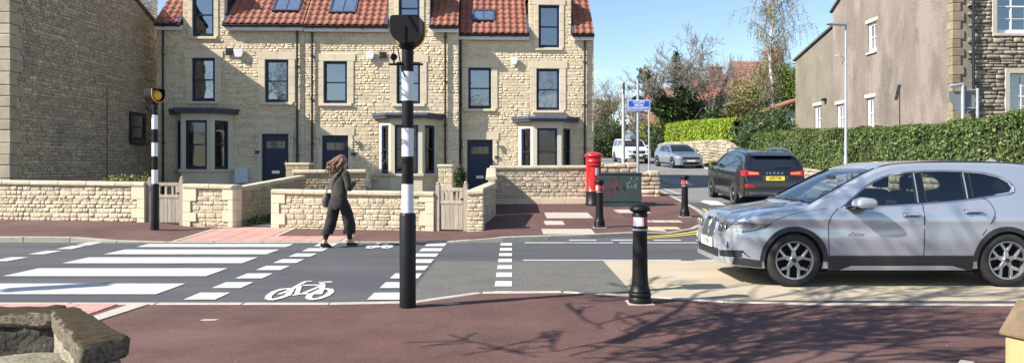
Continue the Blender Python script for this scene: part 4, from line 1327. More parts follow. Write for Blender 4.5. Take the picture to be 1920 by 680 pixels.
def beacon(loc, heading, label, flood=1):
    T = thing('belisha_beacon', loc, label, 'beacon', 'striped zebra crossing beacons')
    m = MB(); m.lathe([(.088, -.05), (.088, .985), (.082, 1.0), (.064, 1.012)], 28); m.build('base_sleeve', satin_black, T, smooth=True)
    z = 1.012; r_ = .0625
    for k, (hh, mt) in enumerate(((.305, refl_white), (.295, gloss_black), (.30, refl_white), (.295, gloss_black), (.31, refl_white), (.235, gloss_black))):
        m = MB(); m.lathe([(r_ + (.001 if mt is refl_white else 0), z), (r_ + (.001 if mt is refl_white else 0), z + hh)], 28)
        m.build('white_band' if mt is refl_white else 'black_band', mt, T, smooth=True); z += hh
    m = MB(); m.lathe([(r_, z), (.075, z + .01), (.095, z + .04), (.095, z + .06), (.07, z + .075)], 20); m.build('lamp_collar', gloss_black, T, smooth=True)
    zc = z + .20
    g = MB(); g.lathe([(.142 * math.sin(t * PI / 14), -.142 * math.cos(t * PI / 14)) for t in range(15)], 24, c=(0, 0, zc - .01))
    g.build('amber_globe', amber, T, smooth=True)
    # black hood: flat top, rounded below, closed at the back, open towards the traffic
    hw = .155; Rm = Matrix.Rotation(heading, 3, 'Z')
    prof = [(-hw, zc + .12), (-hw + .02, zc + .14), (hw - .02, zc + .14), (hw, zc + .12)] + [(hw * math.cos(t), zc - hw * math.sin(t) * 1.0) for t in np.linspace(0, PI, 17)]
    inn = [(x * .955, zc + (q - zc) * .955) for x, q in prof]
    m = MB(); n = len(prof)
    d0, d1 = -.175, .135
    rg = [[(x, d0, q) for x, q in prof], [(x, d1, q) for x, q in prof], [(x, d1, q) for x, q in inn], [(x, d0 + .02, q) for x, q in inn]]
    vs = [Rm @ Vector(p) for ring in rg for p in ring]
    fs = []
    for k in range(3):
        for i in range(n):
            j = (i + 1) % n
            fs.append((k * n + i, k * n + j, (k + 1) * n + j, (k + 1) * n + i))
    fs.append(tuple(range(n))); fs.append(tuple(range(3 * n, 4 * n)))
    m.add(vs, fs)
    # rib on the back plate
    m.add([Rm @ Vector(p) for p in [(-.008, d0 - .012, zc - .16), (.008, d0 - .012, zc - .16), (.008, d0 - .012, zc + .03), (-.008, d0 - .012, zc + .03), (-.008, d0 + .002, zc - .16), (.008, d0 + .002, zc - .16), (.008, d0 + .002, zc + .03), (-.008, d0 + .002, zc + .03)]],
          [(0, 1, 2, 3), (0, 4, 5, 1), (1, 5, 6, 2), (2, 6, 7, 3), (3, 7, 4, 0)])
    m.build('hood', gloss_black, T, smooth=True, sharp=35, fixn=True)
    m = MB(); rp_ = [Rm @ Vector((x * 1.05, d1 - .012, zc + (q - zc) * 1.05)) for x, q in prof[3:]]
    m.tube(rp_, .011, 6); m.build('amber_rim', amber, T, smooth=True)
    # small floodlight on a bracket below the hood
    m = MB(); zf = z - .16
    m.tube([(-.2, -.04, zf), (.17, -.04, zf)], .012, 8)
    m.tube([(-.14, -.04, zf), (-.14, -.06, zf + .05)], .01, 6)
    m.lathe([(.0, -.03), (.02, -.028), (.034, -.014), (.037, .02), (.0, .022)], 14, mtx=Matrix.Rotation(R(60), 3, 'X') @ Matrix.Rotation(R(25), 3, 'Y'), c=(-.14, -.07, zf + .07))
    m.tube([(-.14, -.06, zf + .1), (-.15, -.05, zf + .19), (-.1, -.04, zf + .17), (-.06, -.05, zf - .05), (-.02, -.07, zf - .14)], .006, 6)
    m.build('floodlight', gloss_black, T, smooth=True)
    return T
beacon((-1.118, 7.93, .014), R(-3), 'tall black and white striped crossing pole in the foreground with its hood seen from behind')
beacon((-7.86, 16.28, P(-7.86, 16.28)), R(-118), 'smaller far striped crossing pole by the first gate with amber globe showing')

def bollard(loc, label, s=1.0, turn=0.0):
    T = thing('bollard', loc, label, 'bollard', 'black bollards with red and white bands')
    m = MB(); m.box(-.14, .14, -.14, .14, -.03, .008); m.build('foot_plate', slab_mat, T)
    m = MB(); m.lathe([(.122, .0), (.126, .03), (.122, .06), (.116, .07), (.122, .085), (.122, .115), (.112, .125)], 28); m.build('base_ring', gloss_black, T, smooth=True, sharp=50)
    m = MB(); m.lathe([(.112, .125), (.116, .14), (.104, .165), (.094, .2), (.088, .26), (.085, .34), (.082, .55), (.078, .8 * s)], 28); m.build('shaft', gloss_black, T, smooth=True)
    zt = .8 * s
    m = MB(); m.lathe([(.0785, zt), (.082, zt + .006), (.082, zt + .02), (.079, zt + .026)], 28); m.build('silver_ring', galv, T, smooth=True)
    m = MB(); m.lathe([(.0815, zt + .022), (.087, zt + .03), (.087, zt + .045), (.0815, zt + .052)], 28); m.build('lower_ring', gloss_black, T, smooth=True)
    z0, z1 = zt + .052, zt + .15
    for k in range(4):
        a0 = turn + k * PI / 2
        m = MB(); m.lathe([(.0815, z0), (.0815, z1)], 8, a0=a0, a1=a0 + PI / 2)
        m.build('white_reflector' if k % 2 == 0 else 'red_reflector', refl_white if k % 2 == 0 else red_refl, T, smooth=True)
    m = MB(); m.lathe([(.0815, z1), (.087, z1 + .008), (.087, z1 + .022), (.08, z1 + .03), (.078, z1 + .05), (.098, z1 + .06), (.112, z1 + .07), (.114, z1 + .085), (.106, z1 + .105), (.085, z1 + .127), (.05, z1 + .142), (0, z1 + .147)], 28)
    m.build('cap', gloss_black, T, smooth=True, sharp=60)
y = F * CAMZ / (570 - HY)
bollard((at(1200, 0, y).x, y, .014), 'large black bollard in the foreground near the silver car', 1.0, R(-160))
y = 16.55
bollard((at(1124, 0, y).x, y, P(1.95, y)), 'black bollard in front of the red postbox and green cabinet', .98, R(-215))
y = 19.15
bollard((at(1284, 0, y).x, y, P(4.5, y)), 'farthest black bollard with red band at the side street corner', .98, R(-262))

# ---- pillar box
y = 22.2; px = at(1113, 0, y).x
T = thing('post_box', (px, y, P(px, y)), 'red cylindrical pillar post box with black base beside the green cabinet', 'post box')
m = MB(); m.lathe([(.245, -.05), (.25, .0), (.25, .06), (.235, .08), (.232, .42)], 36); m.build('base', satin_black, T, smooth=True)
m = MB(); m.lathe([(.232, .42), (.228, .425), (.228, 1.28), (.236, 1.29), (.236, 1.33), (.228, 1.34), (.228, 1.42), (.24, 1.44)], 36); m.build('body', post_red, T, smooth=True)
m = MB(); m.lathe([(.24, 1.44), (.272, 1.455), (.278, 1.48), (.272, 1.515), (.255, 1.53), (.2, 1.565), (.1, 1.59), (0, 1.6)], 36); m.build('cap', post_red, T, smooth=True)
m = MB(); m.lathe([(.236, 1.16), (.236, 1.2)], 8, a0=R(-128), a1=R(-66)); m.lathe([(.2285, 1.165), (.2285, 1.195)], 8, a0=R(-125), a1=R(-69)); m.build('aperture', black_plastic, T, smooth=True)
m = MB(); m.lathe([(.23, 1.2), (.262, 1.195), (.262, 1.205), (.23, 1.225)], 10, a0=R(-130), a1=R(-64)); m.build('aperture_hood', post_red, T, smooth=True)
m = MB(); m.lathe([(.2315, .9), (.2315, 1.12)], 8, a0=R(-84), a1=R(-58)); m.build('collection_plate', white_plastic, T, smooth=True)
m = MB(); m.lathe([(.2305, .5), (.2305, 1.13)], 10, a0=R(-122), a1=R(-56)); m.lathe([(.234, .5), (.234, .515)], 10, a0=R(-122), a1=R(-56)); m.lathe([(.234, 1.12), (.234, 1.135)], 10, a0=R(-122), a1=R(-56))
m.build('door', post_red, T, smooth=True)
m = MB(); m.lathe([(0, -.01), (.018, -.008), (.018, .01), (0, .012)], 8, mtx=Matrix.Rotation(R(90), 3, 'X'), c=(.08, -.222, .72)); m.build('lock', steel, T)

# ---- green utility cabinet with graffiti
cab = M('cabinet_green', (0.030, 0.052, 0.048), rough=0.45, var=0.25, sc=3, coat=0.1, speck=(0.07, 0.09, 0.085), specsc=20, spect=0.68)
tag_red = M('spray_red', (0.15, 0.025, 0.042), rough=0.6, var=0.3, sc=12)
tape = M('torn_poster', (0.15, 0.18, 0.18), rough=0.6, var=0.4, sc=14)
y = 21.75; xa = at(1122, 0, y).x; xb = at(1203, 0, y).x
T = thing('utility_cabinet', (xa, y, P(xa, y)), 'dark green street cabinet with red graffiti beside the post box', 'cabinet')
wd = xb - xa
m = MB(); m.box(0, wd, .0, .5, -.03, .13); m.build('plinth', cab, T, bevel=.006)
for k in range(2):
    m = MB(); m.box(wd * k / 2 + .004, wd * (k + 1) / 2 - .004, -.018, .0, .145, .93); m.build('door', cab, T, bevel=.008)
    m = MB(); m.tube([(wd * (.42 + .16 * k), -.03, .5), (wd * (.42 + .16 * k), -.03, .58)], .012, 8); m.build('lock', satin_black, T)
m = MB(); m.box(.004, wd - .004, .001, .49, .13, .95); m.build('body', cab, T)
m = MB(); m.prism([(-.03, .95), (wd + .03, .95), (wd + .01, 1.0), (-.01, 1.0)], lambda p: (p[0], -.04, p[1]), lambda p: (p[0], .54, p[1])); m.build('lid', cab, T, bevel=.01)
def spray(pts, w, mat, name):
    m = MB()
    for i in range(len(pts) - 1):
        a = Vector(pts[i]); c = Vector(pts[i + 1]); d = (c - a)
        if d.length < 1e-5: continue
        d.normalize(); n_ = Vector((-d.y, d.x)) * w / 2; yy = -.0195 - .0003 * (i % 4)
        m.add([(q.x, yy, q.y) for q in (a + n_, a - n_, c - n_ + d * .01, c + n_ + d * .01)], [(0, 1, 2, 3)])
    m.build(name, mat, T)
rn = random.Random(4)
gs = [(.06, .35), (.12, .72), (.17, .42), (.22, .70), (.27, .40), (.24, .62), (.31, .78), (.36, .45), (.41, .75), (.46, .50), (.50, .80), (.55, .5), (.60, .78), (.64, .74), (.62, .58), (.55, .56)]
spray([(x * 1.05, z_) for x, z_ in gs], .025, tag_red, 'graffiti')
spray([(.03, .32), (.08, .5), (.14, .3), (.2, .47), (.23, .3), (.28, .46), (.33, .28), (.38, .52), (.42, .33), (.46, .4), (.55, .38)], .022, tag_red, 'graffiti')
spray([(.68, .40), (.76, .41), (.82, .37), (.92, .36)], .02, tag_red, 'graffiti')
for q in range(9):
    x0 = .82 + rn.uniform(0, .3); z0 = .5 + rn.uniform(0, .3)
    spray([(x0, z0), (x0 + rn.uniform(-.1, .12), z0 + rn.uniform(.05, .2))], .03, tape, 'torn_poster')

# ---- blue cyclist sign on its post
sign_blue = M('sign_blue', (0.012, 0.085, 0.50), rough=0.4, var=0.04)
sign_white = M('sign_white', (0.82, 0.84, 0.86), rough=0.4, var=0.03)
y = 22.9; px = at(1196, 0, y).x; zb_ = P(px, y)
T = thing('cyclist_sign', (px, y, zb_), 'blue rectangular cyclist sign on grey post behind the green cabinet', 'sign')
zt = at(0, 155, y).z - zb_
m = MB(); m.tube([(0, 0, -.1), (0, 0, zt)], .042, 14); m.lathe([(.046, zt - .02), (.046, zt + .01), (0, zt + .015)], 14); m.build('post', galv, T, smooth=True)
q0 = at(1176.5, 207.5, y); q1 = at(1218, 188, y)
x0, x1, z0, z1 = q0.x - px, q1.x - px, q0.z - zb_, q1.z - zb_
m = MB(); m.box(x0, x1, -.062, -.055, z0, z1); pl = m.build('sign_plate', sign_white, T)
m = MB(); m.box(x0 + .018, x1 - .018, -.065, -.0625, z0 + .018, z1 - .018); m.build('sign_face', sign_blue, T)
for k, s in enumerate(('CYCLISTS', 'REJOIN', 'CARRIAGEWAY')):
    me = text_mesh(s, .112, sign_white, .0008, bold=.0022, space=1.02)
    link('lettering', me, T, mtx=Matrix.Translation(((x0 + x1) / 2, -.067, z1 - .065 - .09 * k)) @ Matrix.Rotation(R(90), 4, 'X') @ Matrix.Diagonal((.76, .82, 1, 1)))
m = MB(); m.box(x0 + .1, x1 - .1, -.054, -.045, z0 + .05, z0 + .08); m.box(x0 + .1, x1 - .1, -.054, -.045, z1 - .08, z1 - .05)
m.build('sign_clip', galv, T)
# round sign seen from behind, farther up the street
y = 31.0; px = at(1199, 0, y).x - .12
T = thing('round_sign', (px, y, zr(y)), 'round road sign seen from behind, just above the blue sign', 'sign')
zc = at(0, 192, y).z - zr(y)
m = MB(); m.tube([(0, 0, -.1), (0, 0, zc + .3)], .038, 12); m.build('post', galv, T, smooth=True)
m = MB(); m.lathe([(0, -.004), (.29, -.004), (.3, 0), (.29, .004), (0, .004)], 28, mtx=Matrix.Rotation(R(90), 3, 'X'), c=(.06, .05, zc)); m.build('sign_plate', M('sign_back_grey', (0.10, 0.11, 0.12), rough=.6), T, smooth=True)
# poles up the street
wood_pole = M('wood_pole', (0.42, 0.39, 0.35), rough=0.85, var=0.2, sc=6)
y = 50; px = at(1169, 0, y).x
T = thing('telegraph_pole', (px, y, zr(y)), 'wooden telegraph pole left of the blue sign', 'pole')
m = MB(); zt = at(0, 160, y).z - zr(y); m.tube([(0, 0, -.1), (0, 0, zt)], [.12, .09], 12); m.build('pole', wood_pole, T, smooth=True)
m = MB(); m.tube([(0, -.1, zt - .25), (0, -.1, zt + .15)], [.1, .06], 8); m.tube([(-.02, -.14, zt - .6), (.02, -.14, zt - .2)], .05, 8); m.build('pole_cap', black_plastic, T)
y = 42; px = at(1217, 0, y).x
T = thing('sign_pole', (px, y, zr(y)), 'thin pale bare pole right of the blue sign', 'pole')
m = MB(); zt = at(0, 203, y).z - zr(y); m.tube([(0, 0, -.1), (0, 0, zt)], .05, 10); m.build('pole', galv, T, smooth=True)
m = MB(); m.lathe([(.055, zt), (.055, zt + .03), (0, zt + .05)], 10); m.build('pole_cap', black_plastic, T)

# ---- street lamps
def street_lamp(loc, h, arm, label, heading=0.0, r=.06, ll=.5):
    T = thing('street_lamp', loc, label, 'street lamp', 'grey column street lamps', heading)
    m = MB(); m.tube([(0, 0, -.1), (0, 0, 1.2), (0, 0, 1.25), (0, 0, h)], [r * 1.25, r * 1.25, r * .85, r * .62], 14); m.build('column', galv, T, smooth=True)
    m = MB(); m.box(-.05, .05, -r * 1.3, -r * 1.2, .4, .9); m.build('column_door', galv, T)
    m = MB(); m.tube([(.03, 0, h - .02), (-arm * .5, 0, h + .02), (-arm, 0, h + .03)], .028, 10); m.build('arm', galv, T, smooth=True)
    m = MB(); m.prism([(-arm + .12, h - .03), (-arm - ll, h - .0), (-arm - ll - .05, h + .05), (-arm - .2, h + .09), (-arm + .12, h + .07)], lambda p: (p[0], -.13 - (ll - .5) * .12, p[1]), lambda p: (p[0], .13 + (ll - .5) * .12, p[1])); m.build('lantern', galv, T, bevel=.02, seg=2)
    return T
y = 27.6; px = at(1586, 0, y).x
street_lamp((px, y, zr(y) + .085), at(0, 47, y).z - zr(y) - .085, .15, 'tall pale grey street lamp in front of the pink rendered wall')
# lamp column out of frame to the left whose shadow lies on the zebra
L_ = 6.0 / math.tan(SUN_EL)
street_lamp((-6.1 - L_ * math.cos(SUN_AZ) - .1, 9.15 - L_ * math.sin(SUN_AZ) - .1, .014), 6.0, .1, 'street lamp on the near pavement out of frame to the left', R(205), r=.075, ll=.95)

# ---- back of a road sign on a pipe frame, in front of the grey house
y = 24.0
def sp(px_, py_): q = at(px_, py_, y); return Vector((q.x, q.y, q.z))
base = sp(1803, 213); gz_ = zr(y)
T = thing('direction_sign', (base.x, y, gz_), 'back of a grey road sign on pipe posts above the hedge', 'sign')
loc = lambda px_, py_, dy=0: (at(px_, py_, y).x - base.x, dy, at(px_, py_, y).z - gz_)
for a0, t0 in ((1803.5, 158), (1831, 166)):
    m = MB(); p = loc(a0, t0); m.tube([(p[0], -.05, -.05), (p[0], -.05, p[2])], .057 if a0 < 1810 else .045, 12); m.build('post', galv, T, smooth=True)
m = MB(); m.tube([loc(1779, 163, -.05), loc(1803, 158, -.05)], .05, 10); m.build('bracket', galv, T, smooth=True)
for py_ in (169, 203):
    m = MB(); m.tube([loc(1805, py_, -.03), loc(1831, py_, -.03)], .025, 8); m.build('rail', galv, T, smooth=True)
m = MB(); m.prism([loc(x_, y_) for x_, y_ in ((1780, 171), (1829, 171), (1829, 204), (1797, 212), (1780, 186))], lambda p: (p[0], .02, p[2]), lambda p: (p[0], .03, p[2]))
m.build('sign_panel', M('sign_back', (0.17, 0.20, 0.22), rough=.55, var=.08), T, fixn=True)

# ---- mossy coping of the wall at the photographer's gateway
moss_stone = M('mossy_stone', (0.34, 0.30, 0.225), rough=0.95, var=0.4, sc=30, bump=1.0, bsc=110, bdist=0.015, speck=(0.06, 0.055, 0.045), specsc=45, spect=0.6)
moss = M('moss', (0.026, 0.019, 0.005), rough=1.0, var=0.5, sc=38, bump=1.0, bsc=230, bdist=0.012, col2=(0.085, 0.056, 0.010), patch=(0.16, 0.13, 0.085), patchsc=11, patcht=0.66, stretch=(.5, 1.6, 1), speck=(.03, .022, .01), specsc=160, spect=.58)
def moss_on_top(m, side_col):
    # moss grows on what faces the sky; bare stone shows on the flanks and through worn spots
    t = m.node_tree; b_ = t.nodes['Principled BSDF']; src = b_.inputs['Base Color'].links[0].from_socket
    g = t.nodes.new('ShaderNodeNewGeometry'); sx = t.nodes.new('ShaderNodeSeparateXYZ'); t.links.new(g.outputs['Normal'], sx.inputs[0])
    n_ = nn(t, 'ShaderNodeTexNoise', Scale=26.0, Detail=6.0); t.links.new(g.outputs['Position'], n_.inputs['Vector'])
    ad = t.nodes.new('ShaderNodeMath'); ad.operation = 'ADD'; t.links.new(sx.outputs[2], ad.inputs[0]); t.links.new(n_.outputs['Fac'], ad.inputs[1])
    rp = t.nodes.new('ShaderNodeValToRGB'); rp.color_ramp.elements[0].position = .55; rp.color_ramp.elements[1].position = .66
    mu = t.nodes.new('ShaderNodeMath'); mu.operation = 'MULTIPLY'; mu.inputs[1].default_value = .5; t.links.new(ad.outputs[0], mu.inputs[0]); t.links.new(mu.outputs[0], rp.inputs['Fac'])
    n2 = nn(t, 'ShaderNodeTexNoise', Scale=60.0, Detail=8.0); t.links.new(g.outputs['Position'], n2.inputs['Vector'])
    r2 = t.nodes.new('ShaderNodeValToRGB'); r2.color_ramp.elements[0].position = .35; r2.color_ramp.elements[1].position = .65
    r2.color_ramp.elements[0].color = tuple(c * .45 for c in side_col) + (1,); r2.color_ramp.elements[1].color = tuple(c * 1.3 for c in side_col) + (1,); t.links.new(n2.outputs['Fac'], r2.inputs['Fac'])
    mx = t.nodes.new('ShaderNodeMix'); mx.data_type = 'RGBA'; t.links.new(rp.outputs[0], mx.inputs[0]); t.links.new(r2.outputs[0], mx.inputs[6]); t.links.new(src, mx.inputs[7]); t.links.new(mx.outputs[2], b_.inputs['Base Color'])
moss_on_top(moss, (.22, .185, .125))
shaded_stone = M('shaded_stone', (0.055, 0.047, 0.038), rough=0.95, var=0.4, sc=8, bump=0.8, bsc=30, bdist=0.02, speck=(0.13, 0.12, 0.1), specsc=25, spect=0.62)  # shade of the wall's inner face darkened into the stone colour
T = thing('gateway_wall', (-1.5, 2.5, .014), 'old mossy stone wall corner in the lower left foreground', 'wall')
o = Vector((-1.5, 2.5, .014))
def gp_(px_, py_, z):
    yy = F * (CAMZ - z) / (py_ - HY); return ((px_ - HX) * yy / F - o.x, yy - o.y)
ztop = 1.0
rn = random.Random(8)
def rough_slab(poly, z0, z1, name, mat, cuts=5, amp=.012, seed=0):
    bm = bmesh.new()
    vb = [bm.verts.new((x, y_, z0 - o.z)) for x, y_ in poly]; vt = [bm.verts.new((x, y_, z1 - o.z)) for x, y_ in poly]
    n = len(poly)
    bm.faces.new(vb[::-1]); bm.faces.new(vt)
    for i in range(n): bm.faces.new((vb[i], vb[(i + 1) % n], vt[(i + 1) % n], vt[i]))
    bmesh.ops.recalc_face_normals(bm, faces=bm.faces)
    bmesh.ops.bevel(bm, geom=list(bm.edges), offset=.012, segments=1, affect='EDGES')
    bmesh.ops.triangulate(bm, faces=bm.faces)
    for q in range(cuts):
        es = [e for e in bm.edges if e.calc_length() > .035]
        if not es: break
        bmesh.ops.subdivide_edges(bm, edges=es, cuts=1)
        bmesh.ops.triangulate(bm, faces=[f for f in bm.faces if len(f.verts) > 3])
    for v in bm.verts:
        p = v.co * 14 + Vector((seed * 7.1, 0, 0)); v.co += Vector((mnoise.noise(p), mnoise.noise(p + Vector((9, 4, 1))), mnoise.noise(p + Vector((3, 8, 5))))) * amp + mnoise.noise(v.co * 45) * Vector((0, 0, amp * .5))
    me = bpy.data.meshes.new(name); bm.to_mesh(me); bm.free(); me.materials.append(mat)
    me.polygons.foreach_set('use_smooth', [True] * len(me.polygons))
    return link(name, me, T)
cw = lambda pts, z: [gp_(x, y_, z) for x, y_ in pts]
# coping: back run to the left, and the diagonal run towards the camera
p_out = cw([(145, 571), (245, 628)], ztop); p_in = cw([(92, 580), (150, 652)], ztop)
rough_slab([p_in[0], p_in[1], p_out[1], p_out[0]], .93, ztop, 'coping_stone', moss, seed=1, amp=.007)
q = cw([(-420, 571), (128, 570)], ztop); q2 = cw([(104, 584), (-420, 584)], ztop)
rough_slab([q2[1], q2[0], q[1], q[0]], .94, ztop - .004, 'coping_stone', moss, seed=2, amp=.007)
dn = lambda pts, dx, dy: [(x + dx, y_ + dy) for x, y_ in pts]
# masonry below
wi = [(p_in[0][0] + .02, p_in[0][1] - .0), (p_in[1][0] + .02, p_in[1][1] + .01), (p_out[1][0] - .03, p_out[1][1] - .005), (p_out[0][0] - .03, p_out[0][1] - .02)]
rough_slab(wi, .02, .935, 'pier_stone', moss_stone, amp=.016, seed=3)
rough_slab([(q2[1][0], q2[1][1] + .02), (q2[0][0] + .03, q2[0][1] + .02), (q[1][0] - .02, q[1][1] - .01), (q[0][0], q[0][1] - .01)], .02, .945, 'wall_stone', shaded_stone, amp=.02, seed=4)
# rounded cap stone of the lower pier in front
bx = gp_(80, 668, .86)
m = MB()
pr = [(0, .165), (.09, .155), (.16, .12), (.2, .06), (.215, -.02), (.2, -.06), (.0, -.06)]
m.lathe([(r_ * 1.0, z_ * .42) for r_, z_ in pr[::-1]], 20, c=(bx[0] - .015, bx[1] - .115, .80))
cap = m.build('cap_stone', M('cap_sandstone', (0.24, 0.22, 0.155), rough=.95, var=.3, sc=9, bump=.7, bsc=60, speck=(.1, .1, .07), specsc=60, spect=.6), T, smooth=True)
m = MB(); m.box(bx[0] - .17, bx[0] + .13, bx[1] - .26, bx[1] + .03, 0, .77); m.build('cap_pier', shaded_stone, T, bevel=.02)
m = MB(); m.box(-.62, p_in[1][0] + .0, p_in[1][1] - .25, p_in[1][1] - .0, 0, .5); m.build('inner_pier', shaded_stone, T, bevel=.02) if False else None

# ---- timber marker post at the right edge
timber = M('timber', (0.42, 0.30, 0.14), rough=0.7, var=0.25, sc=7, bump=0.3, bsc=30, stretch=(5, 5, .4), isl=.06)
timber_top = M('timber_end', (0.15, 0.105, 0.06), rough=0.75, var=0.3, sc=10, bump=.3)
y = 2.62
T = thing('marker_post', (1.885, y, .014), 'yellow timber marker post with pointed top at the right edge', 'post', None, R(20))
m = MB(); m.box(-.085, .085, -.085, .085, -.1, .905); m.build('post', timber, T, bevel=.008)
m = MB()
m.prism([(-.097, .905), (.097, .905), (.097, .92), (0, 1.03), (-.097, .92)], lambda p: (p[0], -.097, p[1]), lambda p: (p[0], .097, p[1])); m.build('pointed_top', timber_top, T, bevel=.004)
m = MB(); m.box(-.03, .06, -.1, -.087, .70, .88); m.build('reflector', M('reflector_blue', (0.1, 0.22, 0.55), rough=.15, var=.05, coat=.5), T)
m = MB(); m.prism([(.02, 1.012), (.104, .92), (.104, .94), (.02, 1.03)], lambda p: (p[0], -.115, p[1]), lambda p: (p[0], -.03, p[1])); m.build('metal_strap', galv, T, fixn=True)
# ================================================================== VEHICLES
def paintm(name, col, metal=0.6, rough=0.32):
    return M(name, col, rough=rough, var=0.03, sc=2, metal=metal, coat=1.0)
silver_paint = paintm('silver_paint', (0.45, 0.485, 0.54), .5, .24)
black_paint = paintm('black_paint', (0.012, 0.013, 0.016), .2, .25)
white_paint = paintm('white_paint', (0.74, 0.75, 0.76), 0, .3)
grey_paint = paintm('grey_paint', (0.20, 0.235, 0.29), .4, .3)
rubber = M('tyre_rubber', (0.018, 0.018, 0.018), rough=.8, var=.25, sc=12, bump=.1)
clad = M('black_cladding', (0.024, 0.025, 0.027), rough=.6, var=.15, sc=6)
chrome = M('chrome', (0.72, 0.73, 0.75), rough=.12, var=.02, metal=1.0)
alloy = M('alloy_grey', (0.42, 0.43, 0.45), rough=.28, var=.06, metal=.8)
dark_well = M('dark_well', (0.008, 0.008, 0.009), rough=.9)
car_glass = glass('car_glass', (0.66, 0.71, 0.69), refl=.05)
dark_glass = M('dark_car_glass', (0.012, 0.014, 0.017), rough=.04, spec=.8, var=.1, coat=.6)
lens_clear = M('headlamp_lens', (0.42, 0.45, 0.48), rough=.12, var=.35, sc=14, coat=1.0, metal=.4)
lens_dark = M('headlamp_inner', (0.05, 0.055, 0.06), rough=.15, var=.3, sc=9, coat=1.0)
lens_red = M('lamp_red', (0.36, 0.012, 0.02), rough=.18, var=.15, sc=10, coat=1.0)
lens_amber = M('lamp_amber', (0.62, 0.22, 0.04), rough=.2, var=.15, coat=1.0)
plate_white = M('plate_white', (0.78, 0.78, 0.74), rough=.4, var=.03)
plate_yellow = M('plate_yellow', (0.80, 0.56, 0.03), rough=.4, var=.03)
ink = M('plate_black', (0.012, 0.012, 0.012), rough=.5)
seat_mat = M('seat_cloth', (0.016, 0.016, 0.018), rough=.9, var=.2)
bezel = M('gloss_pillar', (0.006, 0.006, 0.007), rough=.12, coat=.6)

class Body:
    def __init__(s, L, ztop, Wp, Sz, zb, drop, n=4.0):
        s.L = L; s.ztop = pchip(ztop); s.Wp = pchip(Wp); s.S = pchip(Sz); s.zb = pchip(zb); s.drop = pchip(drop); s.n = n
    def W(s, x, z): return s.Wp(x) * s.S(z)
    def edge(s, x):
        zt = s.ztop(x); ze = max(zt - s.drop(x), s.zb(x) + .05)
        return ze, zt, s.W(x, ze)
    def topz(s, x, y):
        ze, zt, We = s.edge(x); q = min(1, abs(y) / We)
        return ze + (zt - ze) * (1 - q ** s.n) ** (1 / s.n)
    def inside(s, x, y, z):
        ze, zt, We = s.edge(x)
        if z < s.zb(x): return False
        if z <= ze: return abs(y) <= s.W(x, z)
        return z <= s.topz(x, y)
    def front(s, y, z, lim=1.6):
        x = 0.0
        while x < lim and not s.inside(x, y, z): x += .02
        a = max(0, x - .02)
        for k in range(7):
            c = (a + x) / 2
            if s.inside(c, y, z): x = c
            else: a = c
        return x
    def rear(s, y, z, lim=1.6):
        x = s.L
        while x > s.L - lim and not s.inside(x, y, z): x -= .02
        a = min(s.L, x + .02)
        for k in range(7):
            c = (a + x) / 2
            if s.inside(c, y, z): x = c
            else: a = c
        return x
    def mesh(s, xs, ns=14, nt=11, inset=0.0, zmin=None, ztopoff=0.0):
        rings = []
        for x in xs:
            ze, zt, We = s.edge(x); zb_ = s.zb(x) if zmin is None else zmin
            ze -= inset; zt -= inset
            h = []
            if zmin is None:
                h.append((s.W(x, zb_) * .80, zb_)); 
            for k in range(ns):
                t = k / (ns - 1); z = zb_ + (.03 if zmin is None else 0) + (ze - zb_ - (.03 if zmin is None else 0)) * t
                h.append((s.W(x, z) - inset, z))
            We2 = s.W(x, ze) - inset
            for k in range(1, nt + 1):
                t = PI / 2 * k / nt
                h.append((We2 * math.cos(t) ** (2 / s.n) if k < nt else 0.0, ze + (zt - ze) * math.sin(t) ** (2 / s.n)))
            ring = [(x, y, z) for y, z in h] + [(x, -y, z) for y, z in h[:-1][::-1]]
            rings.append(ring)
        m = MB(); n = len(rings[0])
        vs = [p for r_ in rings for p in r_]; fs = []
        for i in range(len(rings) - 1):
            for k in range(n):
                k2 = (k + 1) % n
                fs.append((i * n + k, i * n + k2, (i + 1) * n + k2, (i + 1) * n + k))
        fs.append(tuple(range(n))[::-1]); fs.append(tuple(range((len(rings) - 1) * n, len(rings) * n)))
        m.add(vs, fs)
        return m

def cut(target, cutters):
    """boolean-subtract cutter meshes from an object, applied"""
    tmp = []
    for me in cutters:
        c = bpy.data.objects.new('cutter', me); COL.objects.link(c); tmp.append(c); c.parent = target.parent
        md = target.modifiers.new('cut', 'BOOLEAN'); md.operation = 'DIFFERENCE'; md.solver = 'EXACT'; md.object = c
    dg = bpy.context.evaluated_depsgraph_get(); dg.update()
    me = bpy.data.meshes.new_from_object(target.evaluated_get(dg))
    target.modifiers.clear()
    old = target.data; target.data = me
    for c in tmp: bpy.data.objects.remove(c, do_unlink=True)

def grid4(c, nu, nv, fn):
    """bilinear patch between four 2D corners (a,b,c,d counter-clockwise), mapped by fn"""
    m = MB()
    def p(u, v):
        q = [c[0][k] * (1 - u) * (1 - v) + c[1][k] * u * (1 - v) + c[2][k] * u * v + c[3][k] * (1 - u) * v for k in (0, 1)]
        return fn(*q)
    m.grid(p, [i / nu for i in range(nu + 1)], [i / nv for i in range(nv + 1)])
    return m

